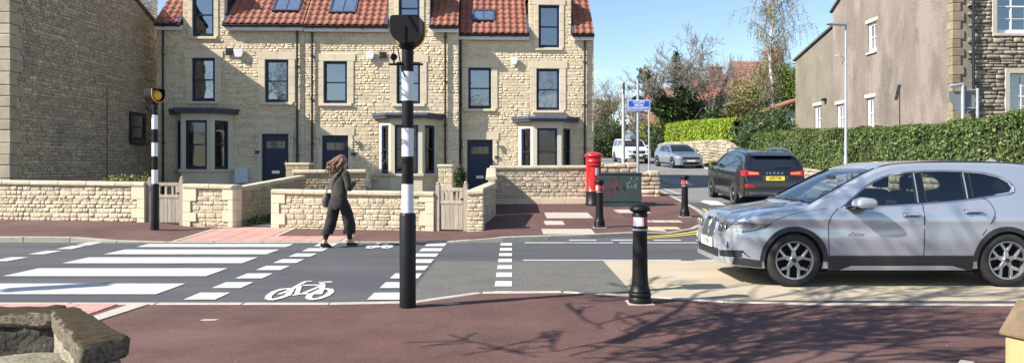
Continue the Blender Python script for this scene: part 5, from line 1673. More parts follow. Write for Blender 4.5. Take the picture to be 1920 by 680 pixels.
def wheel(T, x, y, r, side, spokes=5, rim_mat=None, w=.225, style='y', detail=True):
    """tyre, rim and spokes; side = -1 when the outside faces -y"""
    rm = Matrix.Rotation(R(90) * (1 if side < 0 else -1), 3, 'X')       # lathe axis z -> outwards
    c = (x, y, r); rr_ = r * .70
    n = 40 if detail else 20
    m = MB(); h = w / 2
    m.lathe([(rr_, -h), (r - .03, -h), (r - .008, -h + .02), (r, -h + .05), (r, h - .05), (r - .008, h - .02), (r - .03, h - .004), (rr_ + .02, h), (rr_, h - .012)], n, c=c, mtx=rm, caps=False)
    t = m.build('tyre', rubber, T, smooth=True, sharp=60)
    m = MB(); m.lathe([(0, -.02), (rr_ - .012, -.02), (rr_ - .012, h - .03), (rr_ + .002, h - .012), (rr_ + .004, h - .002), (rr_ - .014, h - .004), (rr_ - .02, h - .03)], n, c=c, mtx=rm, caps=False)
    rim = m.build('rim', rim_mat or alloy, T, smooth=True, sharp=40)
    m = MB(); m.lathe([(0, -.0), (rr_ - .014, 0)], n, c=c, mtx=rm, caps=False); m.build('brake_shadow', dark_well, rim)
    m = MB(); zo = h - .035
    def bar(p, q, wa, wb, th=.03):
        p, q = Vector(p), Vector(q); d = (q - p).normalized(); nr = Vector((-d.y, d.x))
        pts = [p - nr * wa, q - nr * wb, q + nr * wb, p + nr * wa]
        vs = [Vector((a.x, a.y, zz)) for zz in (zo - th, zo) for a in pts]
        vs[4:] = [Vector((a.x * 1, a.y * 1, zo + (.012 if i in (0, 3) else .0))) for i, a in enumerate(pts)]
        m.add([rm @ v + Vector(c) for v in vs], [(4, 5, 6, 7), (0, 1, 5, 4), (1, 2, 6, 5), (2, 3, 7, 6), (3, 0, 4, 7)])
    for k in range(spokes):
        a = 2 * PI * k / spokes + .31
        u = lambda rad, an: (rad * math.cos(an), rad * math.sin(an))
        if style == 'y':
            bar(u(.03, a), u(rr_ * .52, a), .034, .021)
            for s in (-1, 1): bar(u(rr_ * .48, a + s * .03), u(rr_ - .008, a + s * .33), .017, .017)
        else: bar(u(.03, a), u(rr_ - .006, a), .035, .024)
    m.build('spokes', rim_mat or alloy, rim, bevel=.004 if detail else 0)
    m = MB(); m.lathe([(.052, zo - .02), (.052, zo + .012), (.045, zo + .02), (0, zo + .022)], 16, c=c, mtx=rm); m.build('hub_cap', rim_mat or alloy, rim, smooth=True)
    if detail:
        m = MB(); m.lathe([(.028, zo + .022), (.026, zo + .026), (0, zo + .027)], 12, c=c, mtx=rm); m.build('hub_badge', ink, rim, smooth=True)
    return t

def plate(T, M4, w, h, mat, text, size=None):
    m = MB(); m.box(-w / 2, w / 2, -.006, .006, -h / 2, h / 2); p = m.build('number_plate', mat, T, bevel=.002); p.matrix_local = M4
    if not text: return p                              # too far off to read
    me = text_mesh(text, size or h * .95, ink, .0006, bold=.003 * h / .11)
    link('registration', me, p, mtx=Matrix.Translation((0, -.0075, .002)) @ Matrix.Rotation(R(90), 4, 'X') @ Matrix.Diagonal((.72, .85, 1, 1)))
    return p

def side_poly(B, pts, off, sgn, sub=5):
    """closed polygon on the side surface, as a fan of thin strips: (x,z) list"""
    bm = bmesh.new()
    vs = [bm.verts.new((x, 0, z)) for x, z in pts]
    bm.faces.new(vs)
    bmesh.ops.triangulate(bm, faces=bm.faces)
    for k in range(3):
        es = [e for e in bm.edges if e.calc_length() > .09]
        if es: bmesh.ops.subdivide_edges(bm, edges=es, cuts=1); bmesh.ops.triangulate(bm, faces=[f for f in bm.faces if len(f.verts) > 3])
    for v in bm.verts: v.co.y = sgn * (B.W(v.co.x, v.co.z) + off)
    bmesh.ops.recalc_face_normals(bm, faces=bm.faces)
    m = MB(); bm.verts.index_update()
    m.add([tuple(v.co) for v in bm.verts], [tuple(v.index for v in f.verts) for f in bm.faces]); bm.free()
    return m

def smooth_line(pts, n=6, closed=False):
    """catmull-rom through points"""
    P_ = [Vector(p) for p in pts]; out = []; N = len(P_)
    for i in range(N if closed else N - 1):
        p0 = P_[(i - 1) % N] if closed or i > 0 else P_[0]; p1 = P_[i]; p2 = P_[(i + 1) % N]; p3 = P_[(i + 2) % N] if closed or i + 2 < N else P_[-1]
        for k in range(n):
            t = k / n
            out.append(.5 * ((2 * p1) + (p2 - p0) * t + (2 * p0 - 5 * p1 + 4 * p2 - p3) * t * t + (3 * p1 - p0 - 3 * p2 + p3) * t ** 3))
    if not closed: out.append(P_[-1])
    return out

def side_tube(B, pts, r_, off, sgn, n=6, smooth=6):
    m = MB(); ln = smooth_line([(x, 0, z) for x, z in pts], smooth)
    m.tube([(p.x, sgn * (B.W(p.x, p.z) + off), p.z) for p in ln], r_, n)
    return m

def arch(B, cx, cz, r0, r1, off, sgn, a0=-8, a1=188, n=26, th=.02):
    m = MB()
    for i in range(n):
        t0 = R(a0 + (a1 - a0) * i / n); t1 = R(a0 + (a1 - a0) * (i + 1) / n)
        q = [(cx + r_ * math.cos(t), cz + r_ * math.sin(t)) for r_, t in ((r0, t0), (r0, t1), (r1, t1), (r1, t0))]
        ys = [sgn * (B.W(min(max(x, .02), B.L - .02), max(z, .2)) + off) for x, z in q]
        o = [(x, y_, z) for (x, z), y_ in zip(q, ys)]; inn = [(x, y_ - sgn * (th + .05), z) for (x, z), y_ in zip(q, ys)]
        m.add(o + inn, [(0, 1, 2, 3), (0, 4, 5, 1), (2, 6, 7, 3)])
    return m

stations = lambda L, n=64: sorted(set([0, .01, .022, .036, .052, .07, .09, .115, .145, .18, .22, .26, .31] + list(np.linspace(.36, L - .36, n)) + [L - v for v in (0, .008, .02, .036, .055, .08, .11, .15, .2, .25, .30)]))

# ------------------------------------------------------------------ silver crossover in the parking bay (seen from its near side)
BX = Body(4.44,
    [(0, .56), (.02, .67), (.05, .75), (.10, .825), (.18, .88), (.35, .922), (.6, .962), (.85, .995), (1.03, 1.03), (1.2, 1.12), (1.5, 1.285), (1.8, 1.436), (1.98, 1.512), (2.2, 1.562), (2.55, 1.587), (3.0, 1.592), (3.5, 1.582), (3.85, 1.562), (4.1, 1.52), (4.19, 1.46), (4.28, 1.2), (4.36, .98), (4.42, .80), (4.44, .62)],
    [(0, .56), (.02, .65), (.06, .73), (.13, .80), (.25, .865), (.45, .905), (.8, .915), (2.2, .918), (3.5, .915), (3.9, .895), (4.15, .855), (4.3, .80), (4.4, .71), (4.44, .60)],
    [(.15, .93), (.3, .965), (.45, .985), (.60, .999), (.76, .984), (.855, 1.0), (.885, .995), (.93, .978), (.98, .956), (1.06, .93), (1.2, .888), (1.35, .835), (1.5, .775), (1.65, .72)],
    [(0, .27), (.2, .22), (.6, .2), (3.6, .2), (4.2, .27), (4.44, .36)],
    [(0, .10), (.15, .10), (.4, .075), (.9, .07), (1.2, .10), (1.9, .11), (3.7, .11), (4.0, .12), (4.3, .12), (4.44, .1)], 4.2)
B = BX
XF = at(1490, 0, 9.26).x - .84
T = thing('silver_car', (XF, 10.17, .006), 'silver crossover car parked in the pale bay on the right', 'car')
xs = stations(4.44, 74)
body = B.mesh(xs).build('body', silver_paint, T, fixn=True)
# cavity, windows, wheel wells
cav_x = list(np.linspace(1.12, 4.0, 26))
class Cav(Body): pass
cm = MB()
rings = []
for x in cav_x:
    ze, zt, We = B.edge(x); ze -= .06; zt -= .055
    zt = max(zt, .78); ze = min(max(ze, .70), zt - .02)
    h = [(B.W(x, .55) - .12, .55)] + [(B.W(x, z) - .075, z) for z in np.linspace(.6, ze, 7)] + [((B.W(x, ze) - .075) * math.cos(t) ** .5 if t < 1.57 else 0.0, ze + (zt - ze) * math.sin(t) ** .5) for t in np.linspace(.3, PI / 2, 6)]
    rings.append([(x, y_, z) for y_, z in h] + [(x, -y_, z) for y_, z in h[:-1][::-1]])
n = len(rings[0]); fs = []
for i in range(len(rings) - 1):
    for k in range(n): fs.append((i * n + k, i * n + (k + 1) % n, (i + 1) * n + (k + 1) % n, (i + 1) * n + k))
fs.append(tuple(range(n))[::-1]); fs.append(tuple(range((len(rings) - 1) * n, len(rings) * n)))
cm.add([p for r_ in rings for p in r_], fs)
w_front = [(1.47, 1.01), (1.62, 1.125), (1.84, 1.285), (2.05, 1.375), (2.28, 1.422), (2.42, 1.437), (2.42, 1.055), (2.0, 1.032)]
w_rear = [(2.52, 1.443), (2.8, 1.447), (3.05, 1.44), (3.05, 1.105), (2.8, 1.082), (2.52, 1.06)]
w_quart = [(3.12, 1.435), (3.3, 1.417), (3.48, 1.372), (3.60, 1.30), (3.635, 1.235), (3.60, 1.19), (3.42, 1.16), (3.12, 1.115)]
cutters = [cm.mesh('c', None, fixn=True)]
for w_ in (w_front, w_rear, w_quart):
    m = MB(); m.prism(w_, lambda p: (p[0], -1.2, p[1]), lambda p: (p[0], 1.2, p[1])); cutters.append(m.mesh('c', None, fixn=True))
# windscreen and rear screen openings
def screen(xa, xb, ya, yb, n=9):
    return [(xa, -ya), (xa, ya), (xb, yb), (xb, -yb)]
def screen_pts(xa, xb, fa, fb, off, nx=12, ny=12):
    m = MB()
    m.grid(lambda t, u: (lambda x: (x, u * (fa + (fb - fa) * t) * B.edge(x)[2], B.topz(x, u * (fa + (fb - fa) * t) * B.edge(x)[2]) + off))(xa + (xb - xa) * t), [i / nx for i in range(nx + 1)], list(np.linspace(-1, 1, ny + 1)))
    return m
def screen_cut(xa, xb, fa, fb):
    up = screen_pts(xa, xb, fa, fb, .25); dn_ = screen_pts(xa, xb, fa, fb, -.2)
    m = MB(); nx, ny = 13, 13
    m.v = up.v + dn_.v; N = len(up.v)
    m.f = [tuple(f) for f in up.f] + [tuple(i + N for i in f[::-1]) for f in dn_.f]
    bd = [i * ny for i in range(nx)] + [(nx - 1) * ny + j for j in range(1, ny)] + [i * ny + ny - 1 for i in range(nx - 2, -1, -1)] + [j for j in range(ny - 2, 0, -1)]
    for a, c in zip(bd, bd[1:] + bd[:1]): m.f.append((a, c, c + N, a + N))
    return m.mesh('c', None, fixn=True)
cutters.append(screen_cut(1.10, 1.93, .86, .88))
for xw in (.84, 3.51):
    for s in (-1, 1):
        m = MB(); m.lathe([(.372, -.2), (.372, .35)], 40, mtx=Matrix.Rotation(R(90), 3, 'X'), c=(xw, s * .86, .335)); cutters.append(m.mesh('c', None, fixn=True))
cut(body, cutters)
bm = bmesh.new(); bm.from_mesh(body.data); bmesh.ops.remove_doubles(bm, verts=bm.verts, dist=1e-4); bm.to_mesh(body.data); bm.free()
body.data.materials.clear(); body.data.materials.append(silver_paint)
body.data.polygons.foreach_set('use_smooth', [True] * len(body.data.polygons)); body.data.polygons.foreach_set('material_index', [0] * len(body.data.polygons)); body.data.set_sharp_from_angle(angle=R(28))
# dark lining of the cabin (floor and walls up to the belt)
m = MB(); m.box(1.15, 3.98, -.76, .76, .50, .56); m.box(1.13, 1.17, -.74, .74, .56, .93); m.box(3.95, 3.99, -.7, .7, .5, 1.1)
m.build('cabin_floor', seat_mat, T)
m = MB(); m.prism([(1.1, .86), (1.34, 1.03), (1.5, 1.02), (1.62, .93), (1.62, .7), (1.1, .7)], lambda p: (p[0], -.74, p[1]), lambda p: (p[0], .74, p[1])); m.build('dashboard', seat_mat, T, bevel=.02)
for s in (-.37, .37):
    m = MB(); m.prism([(1.9, .62), (2.35, .6), (2.42, .75), (2.58, 1.16), (2.50, 1.2), (2.40, 1.18), (2.28, .8), (1.9, .74)], lambda p: (p[0], s - .24, p[1]), lambda p: (p[0], s + .24, p[1])); st = m.build('seat', seat_mat, T, bevel=.035, seg=2)
    m = MB(); m.box(2.50, 2.60, s - .13, s + .13, 1.215, 1.37); m.tube([(2.53, s - .05, 1.16), (2.55, s - .05, 1.24)], .008, 6); m.tube([(2.53, s + .05, 1.16), (2.55, s + .05, 1.24)], .008, 6); m.build('headrest', seat_mat, st, bevel=.02, seg=2)
m = MB(); m.prism([(3.0, .6), (3.4, .6), (3.56, 1.1), (3.44, 1.12), (3.32, .78), (3.0, .76)], lambda p: (p[0], -.62, p[1]), lambda p: (p[0], .62, p[1])); m.build('rear_bench', seat_mat, T, bevel=.03)
for s in (-.4, .4):
    m = MB(); m.box(3.46, 3.56, s - .12, s + .12, 1.13, 1.24); m.build('headrest', seat_mat, T, bevel=.02)
m = MB(); sr = Matrix.Rotation(R(-65), 3, 'Y')
m.tube([tuple(sr @ Vector((.18 * math.cos(t), .18 * math.sin(t), 0)) + Vector((1.72, .37, 1.0))) for t in np.linspace(0, 2 * PI, 21)], .014, 6, caps=False); m.tube([(1.72, .37, 1.0), (1.6, .37, .94)], .03, 8); m.build('steering_wheel', seat_mat, T, smooth=True)
m = MB(); m.box(1.66, 1.70, -.12, .12, 1.33, 1.39); m.build('rear_view_mirror', seat_mat, T, bevel=.01)
# glazing
for s in (-1, 1):
    for w_ in (w_front, w_rear, w_quart):
        ex = [(x, z) for x, z in w_]
        side_poly(B, ex, -.014, s).build('window_glass', car_glass, T, smooth=True)
    # gloss pillars, chrome line round the windows
    side_poly(B, [(2.425, 1.06), (2.425, 1.434), (2.515, 1.44), (2.515, 1.065)], .003, s).build('pillar_trim', bezel, T, smooth=True)
    side_poly(B, [(3.055, 1.11), (3.055, 1.437), (3.115, 1.433), (3.115, 1.118)], .003, s).build('pillar_trim', bezel, T, smooth=True)
    ol = [(1.43, .995), (1.62, 1.14), (1.84, 1.30), (2.05, 1.39), (2.28, 1.438), (2.6, 1.46), (2.9, 1.46), (3.15, 1.448), (3.32, 1.43), (3.49, 1.385), (3.62, 1.31), (3.655, 1.235), (3.615, 1.178), (3.43, 1.147), (3.1, 1.10), (2.8, 1.068), (2.4, 1.04), (2.0, 1.018), (1.43, .995)]
    side_tube(B, ol, .0085, .003, s, 6, 4).build('chrome_trim', chrome, T, smooth=True)
    side_tube(B, [(1.50, 1.005), (2.0, 1.028), (2.4, 1.05), (2.8, 1.076), (3.1, 1.108), (3.4, 1.15)], .008, .004, s, 6, 3).build('window_seal', bezel, T, smooth=True)
    # arches, sills
    for xw in (.84, 3.51):
        arch(B, xw, .335, .366, .425, .012, s, -2, 182).build('arch_cladding', clad, T, smooth=True)
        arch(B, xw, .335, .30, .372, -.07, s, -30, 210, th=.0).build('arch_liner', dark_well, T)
    grid4([(1.27, .205), (3.085, .205), (3.085, .395), (1.27, .395)], 20, 4, lambda x, z: (x, s * (B.W(x, z) + .012), z)).build('sill_cladding', clad, T, smooth=True)
    mm_ = grid4([(1.40, .215), (2.99, .215), (2.82, .27), (1.55, .27)], 14, 2, lambda x, z: (x, s * (B.W(x, z) + .034 - (z - .215) * .2), z)); mm_.build('sill_strip', M('satin_silver', (0.5, 0.51, 0.53), rough=.3, metal=.7), T, smooth=True)
    grid4([(.10, .27), (.44, .24), (.44, .33), (.12, .37)], 8, 3, lambda x, z: (x, s * (B.W(x, z) + .008), z)).build('bumper_cladding', clad, T, smooth=True)
    grid4([(3.93, .27), (4.30, .33), (4.32, .5), (3.93, .42)], 8, 3, lambda x, z: (x, s * (B.W(x, z) + .008), z)).build('bumper_cladding', clad, T, smooth=True)
    # shut lines, handles, mirror, badge
    gap_m = M('panel_gap', (0.01, 0.01, 0.011), rough=.8)
    for ln in ([(1.28, .40), (1.265, .6), (1.28, .85), (1.40, .985)], [(2.46, .40), (2.465, .75), (2.47, 1.055)], [(3.19, .40 + .25), (3.30, .80), (3.36, .95), (3.30, 1.08), (3.2, 1.12)]):
        side_tube(B, ln, .006, -.002, s, 5, 5).build('shut_line', gap_m, T)
    side_tube(B, [(.46, .72), (.62, .85), (.9, .93), (1.27, .985)], .0035, -.0015, s, 5, 4).build('shut_line', gap_m, T)
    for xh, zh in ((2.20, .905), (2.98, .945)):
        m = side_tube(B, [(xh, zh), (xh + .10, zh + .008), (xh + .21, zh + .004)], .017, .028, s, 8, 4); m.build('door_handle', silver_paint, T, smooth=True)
        grid4([(xh + .0, zh - .03), (xh + .2, zh - .03), (xh + .2, zh + .028), (xh, zh + .028)], 6, 3, lambda x, z: (x, s * (B.W(x, z) + .0015), z)).build('handle_recess_shade', M('handle_shadow', (.2, .21, .23), rough=.4, metal=.5), T, smooth=True)  # flat grey patch, painted shade behind the handle; no hollow is cut
    # mirror: body-coloured shell on a black foot
    m = MB()
    yo = B.W(1.62, 1.0)
    m.prism([(1.50, 1.03), (1.53, 1.11), (1.62, 1.135), (1.73, 1.12), (1.755, 1.06), (1.72, 1.005), (1.55, 1.0)], lambda p: (p[0] + .0, s * (yo + .10), p[1]), lambda p: (p[0] + .05 * 1, s * (yo + .23), p[1] - .01))
    m.build('door_mirror', silver_paint, T, bevel=.028, seg=3, smooth=True, sharp=60)
    m = MB(); m.prism([(1.50, .985), (1.75, .99), (1.72, 1.012), (1.53, 1.01)], lambda p: (p[0], s * (yo - .01), p[1]), lambda p: (p[0], s * (yo + .215), p[1])); m.build('mirror_foot', bezel, T, fixn=True)
    # roof rails
    m = MB(); ln = smooth_line([(1.98, s * .645, 1.475), (2.15, s * .65, 1.53), (2.7, s * .655, 1.568), (3.3, s * .65, 1.568), (3.9, s * .63, 1.535), (4.02, s * .62, 1.50)], 5)
    m.tube(ln, .013, 8); m.build('roof_rail', M('rail_black', (.03, .032, .036), rough=.3), T, smooth=True)
    # wheels
    for xw in (.84, 3.51): wheel(T, xw, s * .80, .338, s)
me = text_mesh('xDrive', .075, chrome, .001)
xx = 1.52; o_ = link('badge', me, T, mtx=Matrix.Translation((xx + .09, -(B.W(1.6, .68) + .004), .66)) @ Matrix.Rotation(R(90), 4, 'X'))
screen_pts(1.085, 1.945, .88, .90, -.012).build('windscreen', car_glass, T, smooth=True)
# black border of the windscreen and wipers
m = MB()
for s in (-1, 1): m.tube([(x, s * .87 * B.edge(x)[2], B.topz(x, s * .87 * B.edge(x)[2]) + .0) for x in np.linspace(1.08, 1.95, 14)], .012, 6)
m.tube([(1.09, y_, B.topz(1.09, y_) + .002) for y_ in np.linspace(-.72, .72, 13)], .016, 6); m.build('screen_seal', bezel, T, smooth=True)
for ya, yb in ((-.55, .05), (.0, .58)):
    m = MB(); m.tube([(1.06 + .04 * t, ya + (yb - ya) * t, B.topz(1.10 + .06 * t, ya + (yb - ya) * t) + .018) for t in np.linspace(0, 1, 7)], .009, 6); m.build('wiper', bezel, T)
# front: kidney grilles, headlamps, fog lamps, plate
fx = lambda off: (lambda y_, z: (B.front(y_, z) - off, y_, z))
for s in (-1, 1):
    kid = [(s * .03, .56), (s * .27, .58), (s * .30, .72), (s * .26, .80), (s * .06, .81), (s * .02, .74)]
    m = MB(); ln = smooth_line([(0, a, c) for a, c in kid], 5, True); ln.append(ln[0])
    m.tube([(B.front(p.y, p.z) - .010, p.y, p.z) for p in ln], .011, 6); g = m.build('grille', chrome, T, smooth=True)
    grid4([(s * .03, .57), (s * .285, .59), (s * .27, .795), (s * .04, .80)], 8, 6, fx(.006)).build('grille_backing', dark_well, g)
    for k in range(7):
        yv = s * (.06 + .033 * k)
        m = MB(); m.tube([(B.front(yv, z) - .014, yv, z) for z in np.linspace(.575, .79, 7)], .006, 5); m.build('grille_bar', M('bar_grey', (.32, .33, .34), rough=.3, metal=.8), g, smooth=True)
    # headlamp wraps round the corner
    hl = [(s * .40, .665), (s * .845, .70), (s * .875, .80), (s * .42, .775)]
    hl_o = grid4(hl, 14, 5, fx(.008)).build('headlamp', lens_dark, T, smooth=True)
    for cy in (.50, .66):
        ctr = Vector((B.front(s * cy, .725) - .016, s * cy, .725)); m = MB()
        m.tube([ctr + Vector((0, .042 * math.cos(t), .036 * math.sin(t))) + Vector((-(.0), 0, 0)) for t in np.linspace(0, 2 * PI, 17)], .007, 5, caps=False)
        m.lathe([(0, .0), (.035, .0)], 14, mtx=Matrix.Rotation(R(-90), 3, 'Y'), c=tuple(ctr)); m.build('lamp_ring', lens_clear, hl_o, smooth=True)
    m = MB(); m.tube([(B.front(y_, .785 + .03 * (abs(y_) - .4) / .45) - .007, y_, .782 + .03 * (abs(y_) - .4) / .45) for y_ in np.linspace(s * .41, s * .87, 10)], .007, 5); m.build('lamp_trim', chrome, hl_o, smooth=True)
    grid4([(s * .70, .685), (s * .86, .70), (s * .87, .79), (s * .78, .775)], 5, 4, fx(.012)).build('indicator', lens_clear, hl_o, smooth=True)
    grid4([(.20, .69), (.50, .752), (.545, .79), (.22, .81)], 8, 4, lambda x, z: (x, s * (B.W(x, z) + .006), z)).build('lamp_wing', M('lamp_mid', (.16, .17, .19), rough=.12, var=.5, sc=18, coat=1.0, metal=.3), hl_o, smooth=True)
    side_tube(B, [(.2, .685), (.36, .715), (.55, .79)], .006, .006, s, 6, 4).build('lamp_edge', bezel, hl_o, smooth=True)
    # fog lamp and lower intake
    ctr = (B.front(s * .70, .515), s * .70, .515)
    m = MB(); m.lathe([(0, .012), (.034, .010), (.042, .004), (.048, -.02)], 18, mtx=Matrix.Rotation(R(s * 38), 3, 'Z') @ Matrix.Rotation(R(-90), 3, 'Y'), c=ctr); m.build('fog_lamp', lens_clear, T, smooth=True)
    it = grid4([(s * .56, .355), (s * .86, .37), (s * .84, .455), (s * .54, .43)], 8, 4, fx(.004)).build('side_intake', dark_well, T)
    for k in range(3):
        z = .385 + .022 * k; m = MB(); m.tube([(B.front(y_, z) - .006, y_, z) for y_ in np.linspace(s * .57, s * .83, 7)], .005, 5); m.build('intake_bar', clad, it)
it = grid4([(-.5, .335), (.5, .335), (.5, .44), (-.5, .44)], 14, 4, fx(.004)).build('lower_intake', dark_well, T)
for k in range(3):
    z = .36 + .03 * k; m = MB(); m.tube([(B.front(y_, z) - .006, y_, z) for y_ in np.linspace(-.48, .48, 9)], .005, 5); m.build('intake_bar', clad, it)
grid4([(-.62, .27), (.62, .27), (.56, .325), (-.56, .325)], 14, 3, fx(.012)).build('skid_plate', M('satin_silver', (.5, .5, .5)), T, smooth=True)
plate(T, Matrix.Translation((B.front(0, .49) - .02, 0, .495)) @ Matrix.Rotation(R(-90), 4, 'Z'), .52, .115, plate_white, 'J7 VTM')
m = MB(); m.lathe([(0, .004), (.028, .003), (.032, -.004)], 20, mtx=Matrix.Rotation(R(-62), 3, 'Y'), c=(.13, 0, B.topz(.13, 0) + .002)); m.build('bonnet_badge', M('badge_blue', (.06, .08, .13), rough=.2, coat=1), T, smooth=True)
for s in (-1, 1):
    m = MB(); m.tube([(x, s * (.30 + .22 * x), B.topz(x, .30 + .22 * x) + .004) for x in np.linspace(.2, 1.0, 12)], [.003] + [.009] * 10 + [.003], 6); m.build('bonnet_crease', silver_paint, T, smooth=True)
# antenna fin, rear lamps, underbody
m = MB(); m.prism([(3.72, 1.55), (3.95, 1.53), (3.94, 1.60), (3.89, 1.61)], lambda p: (p[0], -.018, p[1]), lambda p: (p[0], .018, p[1])); m.build('antenna_fin', silver_paint, T, fixn=True)
for s in (-1, 1):
    grid4([(s * .55, .86), (s * .86, .84), (s * .80, 1.0), (s * .52, 1.0)], 6, 4, lambda y_, z: (B.rear(y_, z) + .004, y_, z)).build('rear_lamp', lens_red, T, smooth=True)
m = MB(); m.box(.5, 4.1, -.66, .66, .16, .22); m.build('underbody', dark_well, T)

# ------------------------------------------------------------------ simpler bodies for the cars farther off
def far_car(name, label, Bd, paint_, loc, rz, pitch, wx, wr, side_w, screen_f, screen_r, front_fn, rear_fn, group=None, wheel_style='s', arch_mat=None, sill=True):
    global B
    B = Bd
    T = thing(name, loc, label, 'car', group)
    T.rotation_mode = 'XYZ'
    T.matrix_world = Matrix.Translation(loc) @ Matrix.Rotation(rz, 4, 'Z') @ Matrix.Rotation(pitch, 4, 'Y')
    o = B.mesh(stations(B.L, 44), 12, 9).build('body', paint_, T, smooth=True, sharp=35, fixn=True)
    for s in (-1, 1):
        for w_ in side_w: side_poly(B, w_, .004, s).build('window_glass', dark_glass, T, smooth=True)
        ol = [side_w[0][0]]
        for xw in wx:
            m = MB(); m.lathe([(0, 0), (wr + .035, 0)], 24, mtx=Matrix.Rotation(R(90) * (1 if s < 0 else -1), 3, 'X'), c=(xw, s * (B.W(xw, .5) + .004), wr)); m.build('wheel_well_shade', dark_well, T)  # flat black disc laid on the body for the shade inside the arch
            arch(B, xw, wr, wr + .025, wr + .075, .012, s, 0, 180, 18).build('arch_trim', arch_mat or paint_, T, smooth=True)
            wheel(T, xw, s * (B.W(xw, .5) - .085), wr, s, 10, style=wheel_style, detail=False)
        if sill: grid4([(wx[0] + wr, .21), (wx[1] - wr, .21), (wx[1] - wr, .33), (wx[0] + wr, .33)], 10, 2, lambda x, z: (x, s * (B.W(x, z) + .008), z)).build('sill', clad, T, smooth=True)
        xm, zm = side_w[0][0]
        m = MB(); yo = B.W(xm + .12, zm)
        m.box(xm + .06, xm + .2, min(s * (yo + .02), s * (yo + .22)), max(s * (yo + .02), s * (yo + .22)), zm + .0, zm + .14); m.build('door_mirror', paint_, T, bevel=.03, seg=2)
        for ln in sd_lines(side_w, B): side_tube(B, ln, .005, .0, s, 5, 3).build('shut_line', dark_well, T)
    if screen_f: screen_pts(*screen_f, .004).build('windscreen', dark_glass, T, smooth=True)
    if screen_r:
        c = screen_r
        grid4(c, 10, 6, lambda y_, z: (B.rear(y_, z) + .005, y_, z)).build('rear_screen', dark_glass, T, smooth=True)
    front_fn(T, B); rear_fn(T, B)
    return T
def sd_lines(sw, B):
    xa = sw[0][0][0] - .05; xb = max(p[0] for p in sw[0]) + .03; xc = max(p[0] for p in sw[1]) + .02 if len(sw) > 1 else xb + .8
    return [[(xa, .36), (xa - .02, .7), (xa + .04, .95)], [(xb, .36), (xb, .7), (xb, 1.0)], [(xc - .15, .5), (xc, .75), (xc, 1.0)]]
def fpatch(T, name, c, mat, off=.005, nu=8, nv=4): return grid4(c, nu, nv, lambda y_, z: (B.front(y_, z) - off, y_, z)).build(name, mat, T, smooth=True)
def rpatch(T, name, c, mat, off=.005, nu=8, nv=4): return grid4(c, nu, nv, lambda y_, z: (B.rear(y_, z) + off, y_, z)).build(name, mat, T, smooth=True)

# black SUV driving away up the side street
BK = Body(4.70,
    [(0, .62), (.03, .78), (.08, .92), (.2, 1.0), (.6, 1.06), (1.15, 1.12), (1.5, 1.32), (1.95, 1.56), (2.3, 1.64), (2.9, 1.665), (3.6, 1.635), (4.1, 1.575), (4.26, 1.52), (4.40, 1.33), (4.55, 1.10), (4.63, .95), (4.69, .75), (4.70, .5)],
    [(0, .62), (.05, .76), (.2, .88), (.5, .93), (1, .94), (3.8, .94), (4.3, .915), (4.55, .88), (4.66, .83), (4.70, .78)],
    [(.2, .95), (.4, .99), (.65, 1.0), (.95, .99), (1.08, .965), (1.25, .90), (1.45, .80), (1.6, .715), (1.75, .65)],
    [(0, .3), (.4, .22), (4.1, .22), (4.5, .30), (4.7, .34)], [(0, .1), (.5, .09), (1.5, .11), (3.9, .12), (4.4, .13), (4.7, .1)], 4.0)
def k_front(T, B):
    fpatch(T, 'grille', [(-.5, .62), (.5, .62), (.52, .85), (-.52, .85)], dark_well)
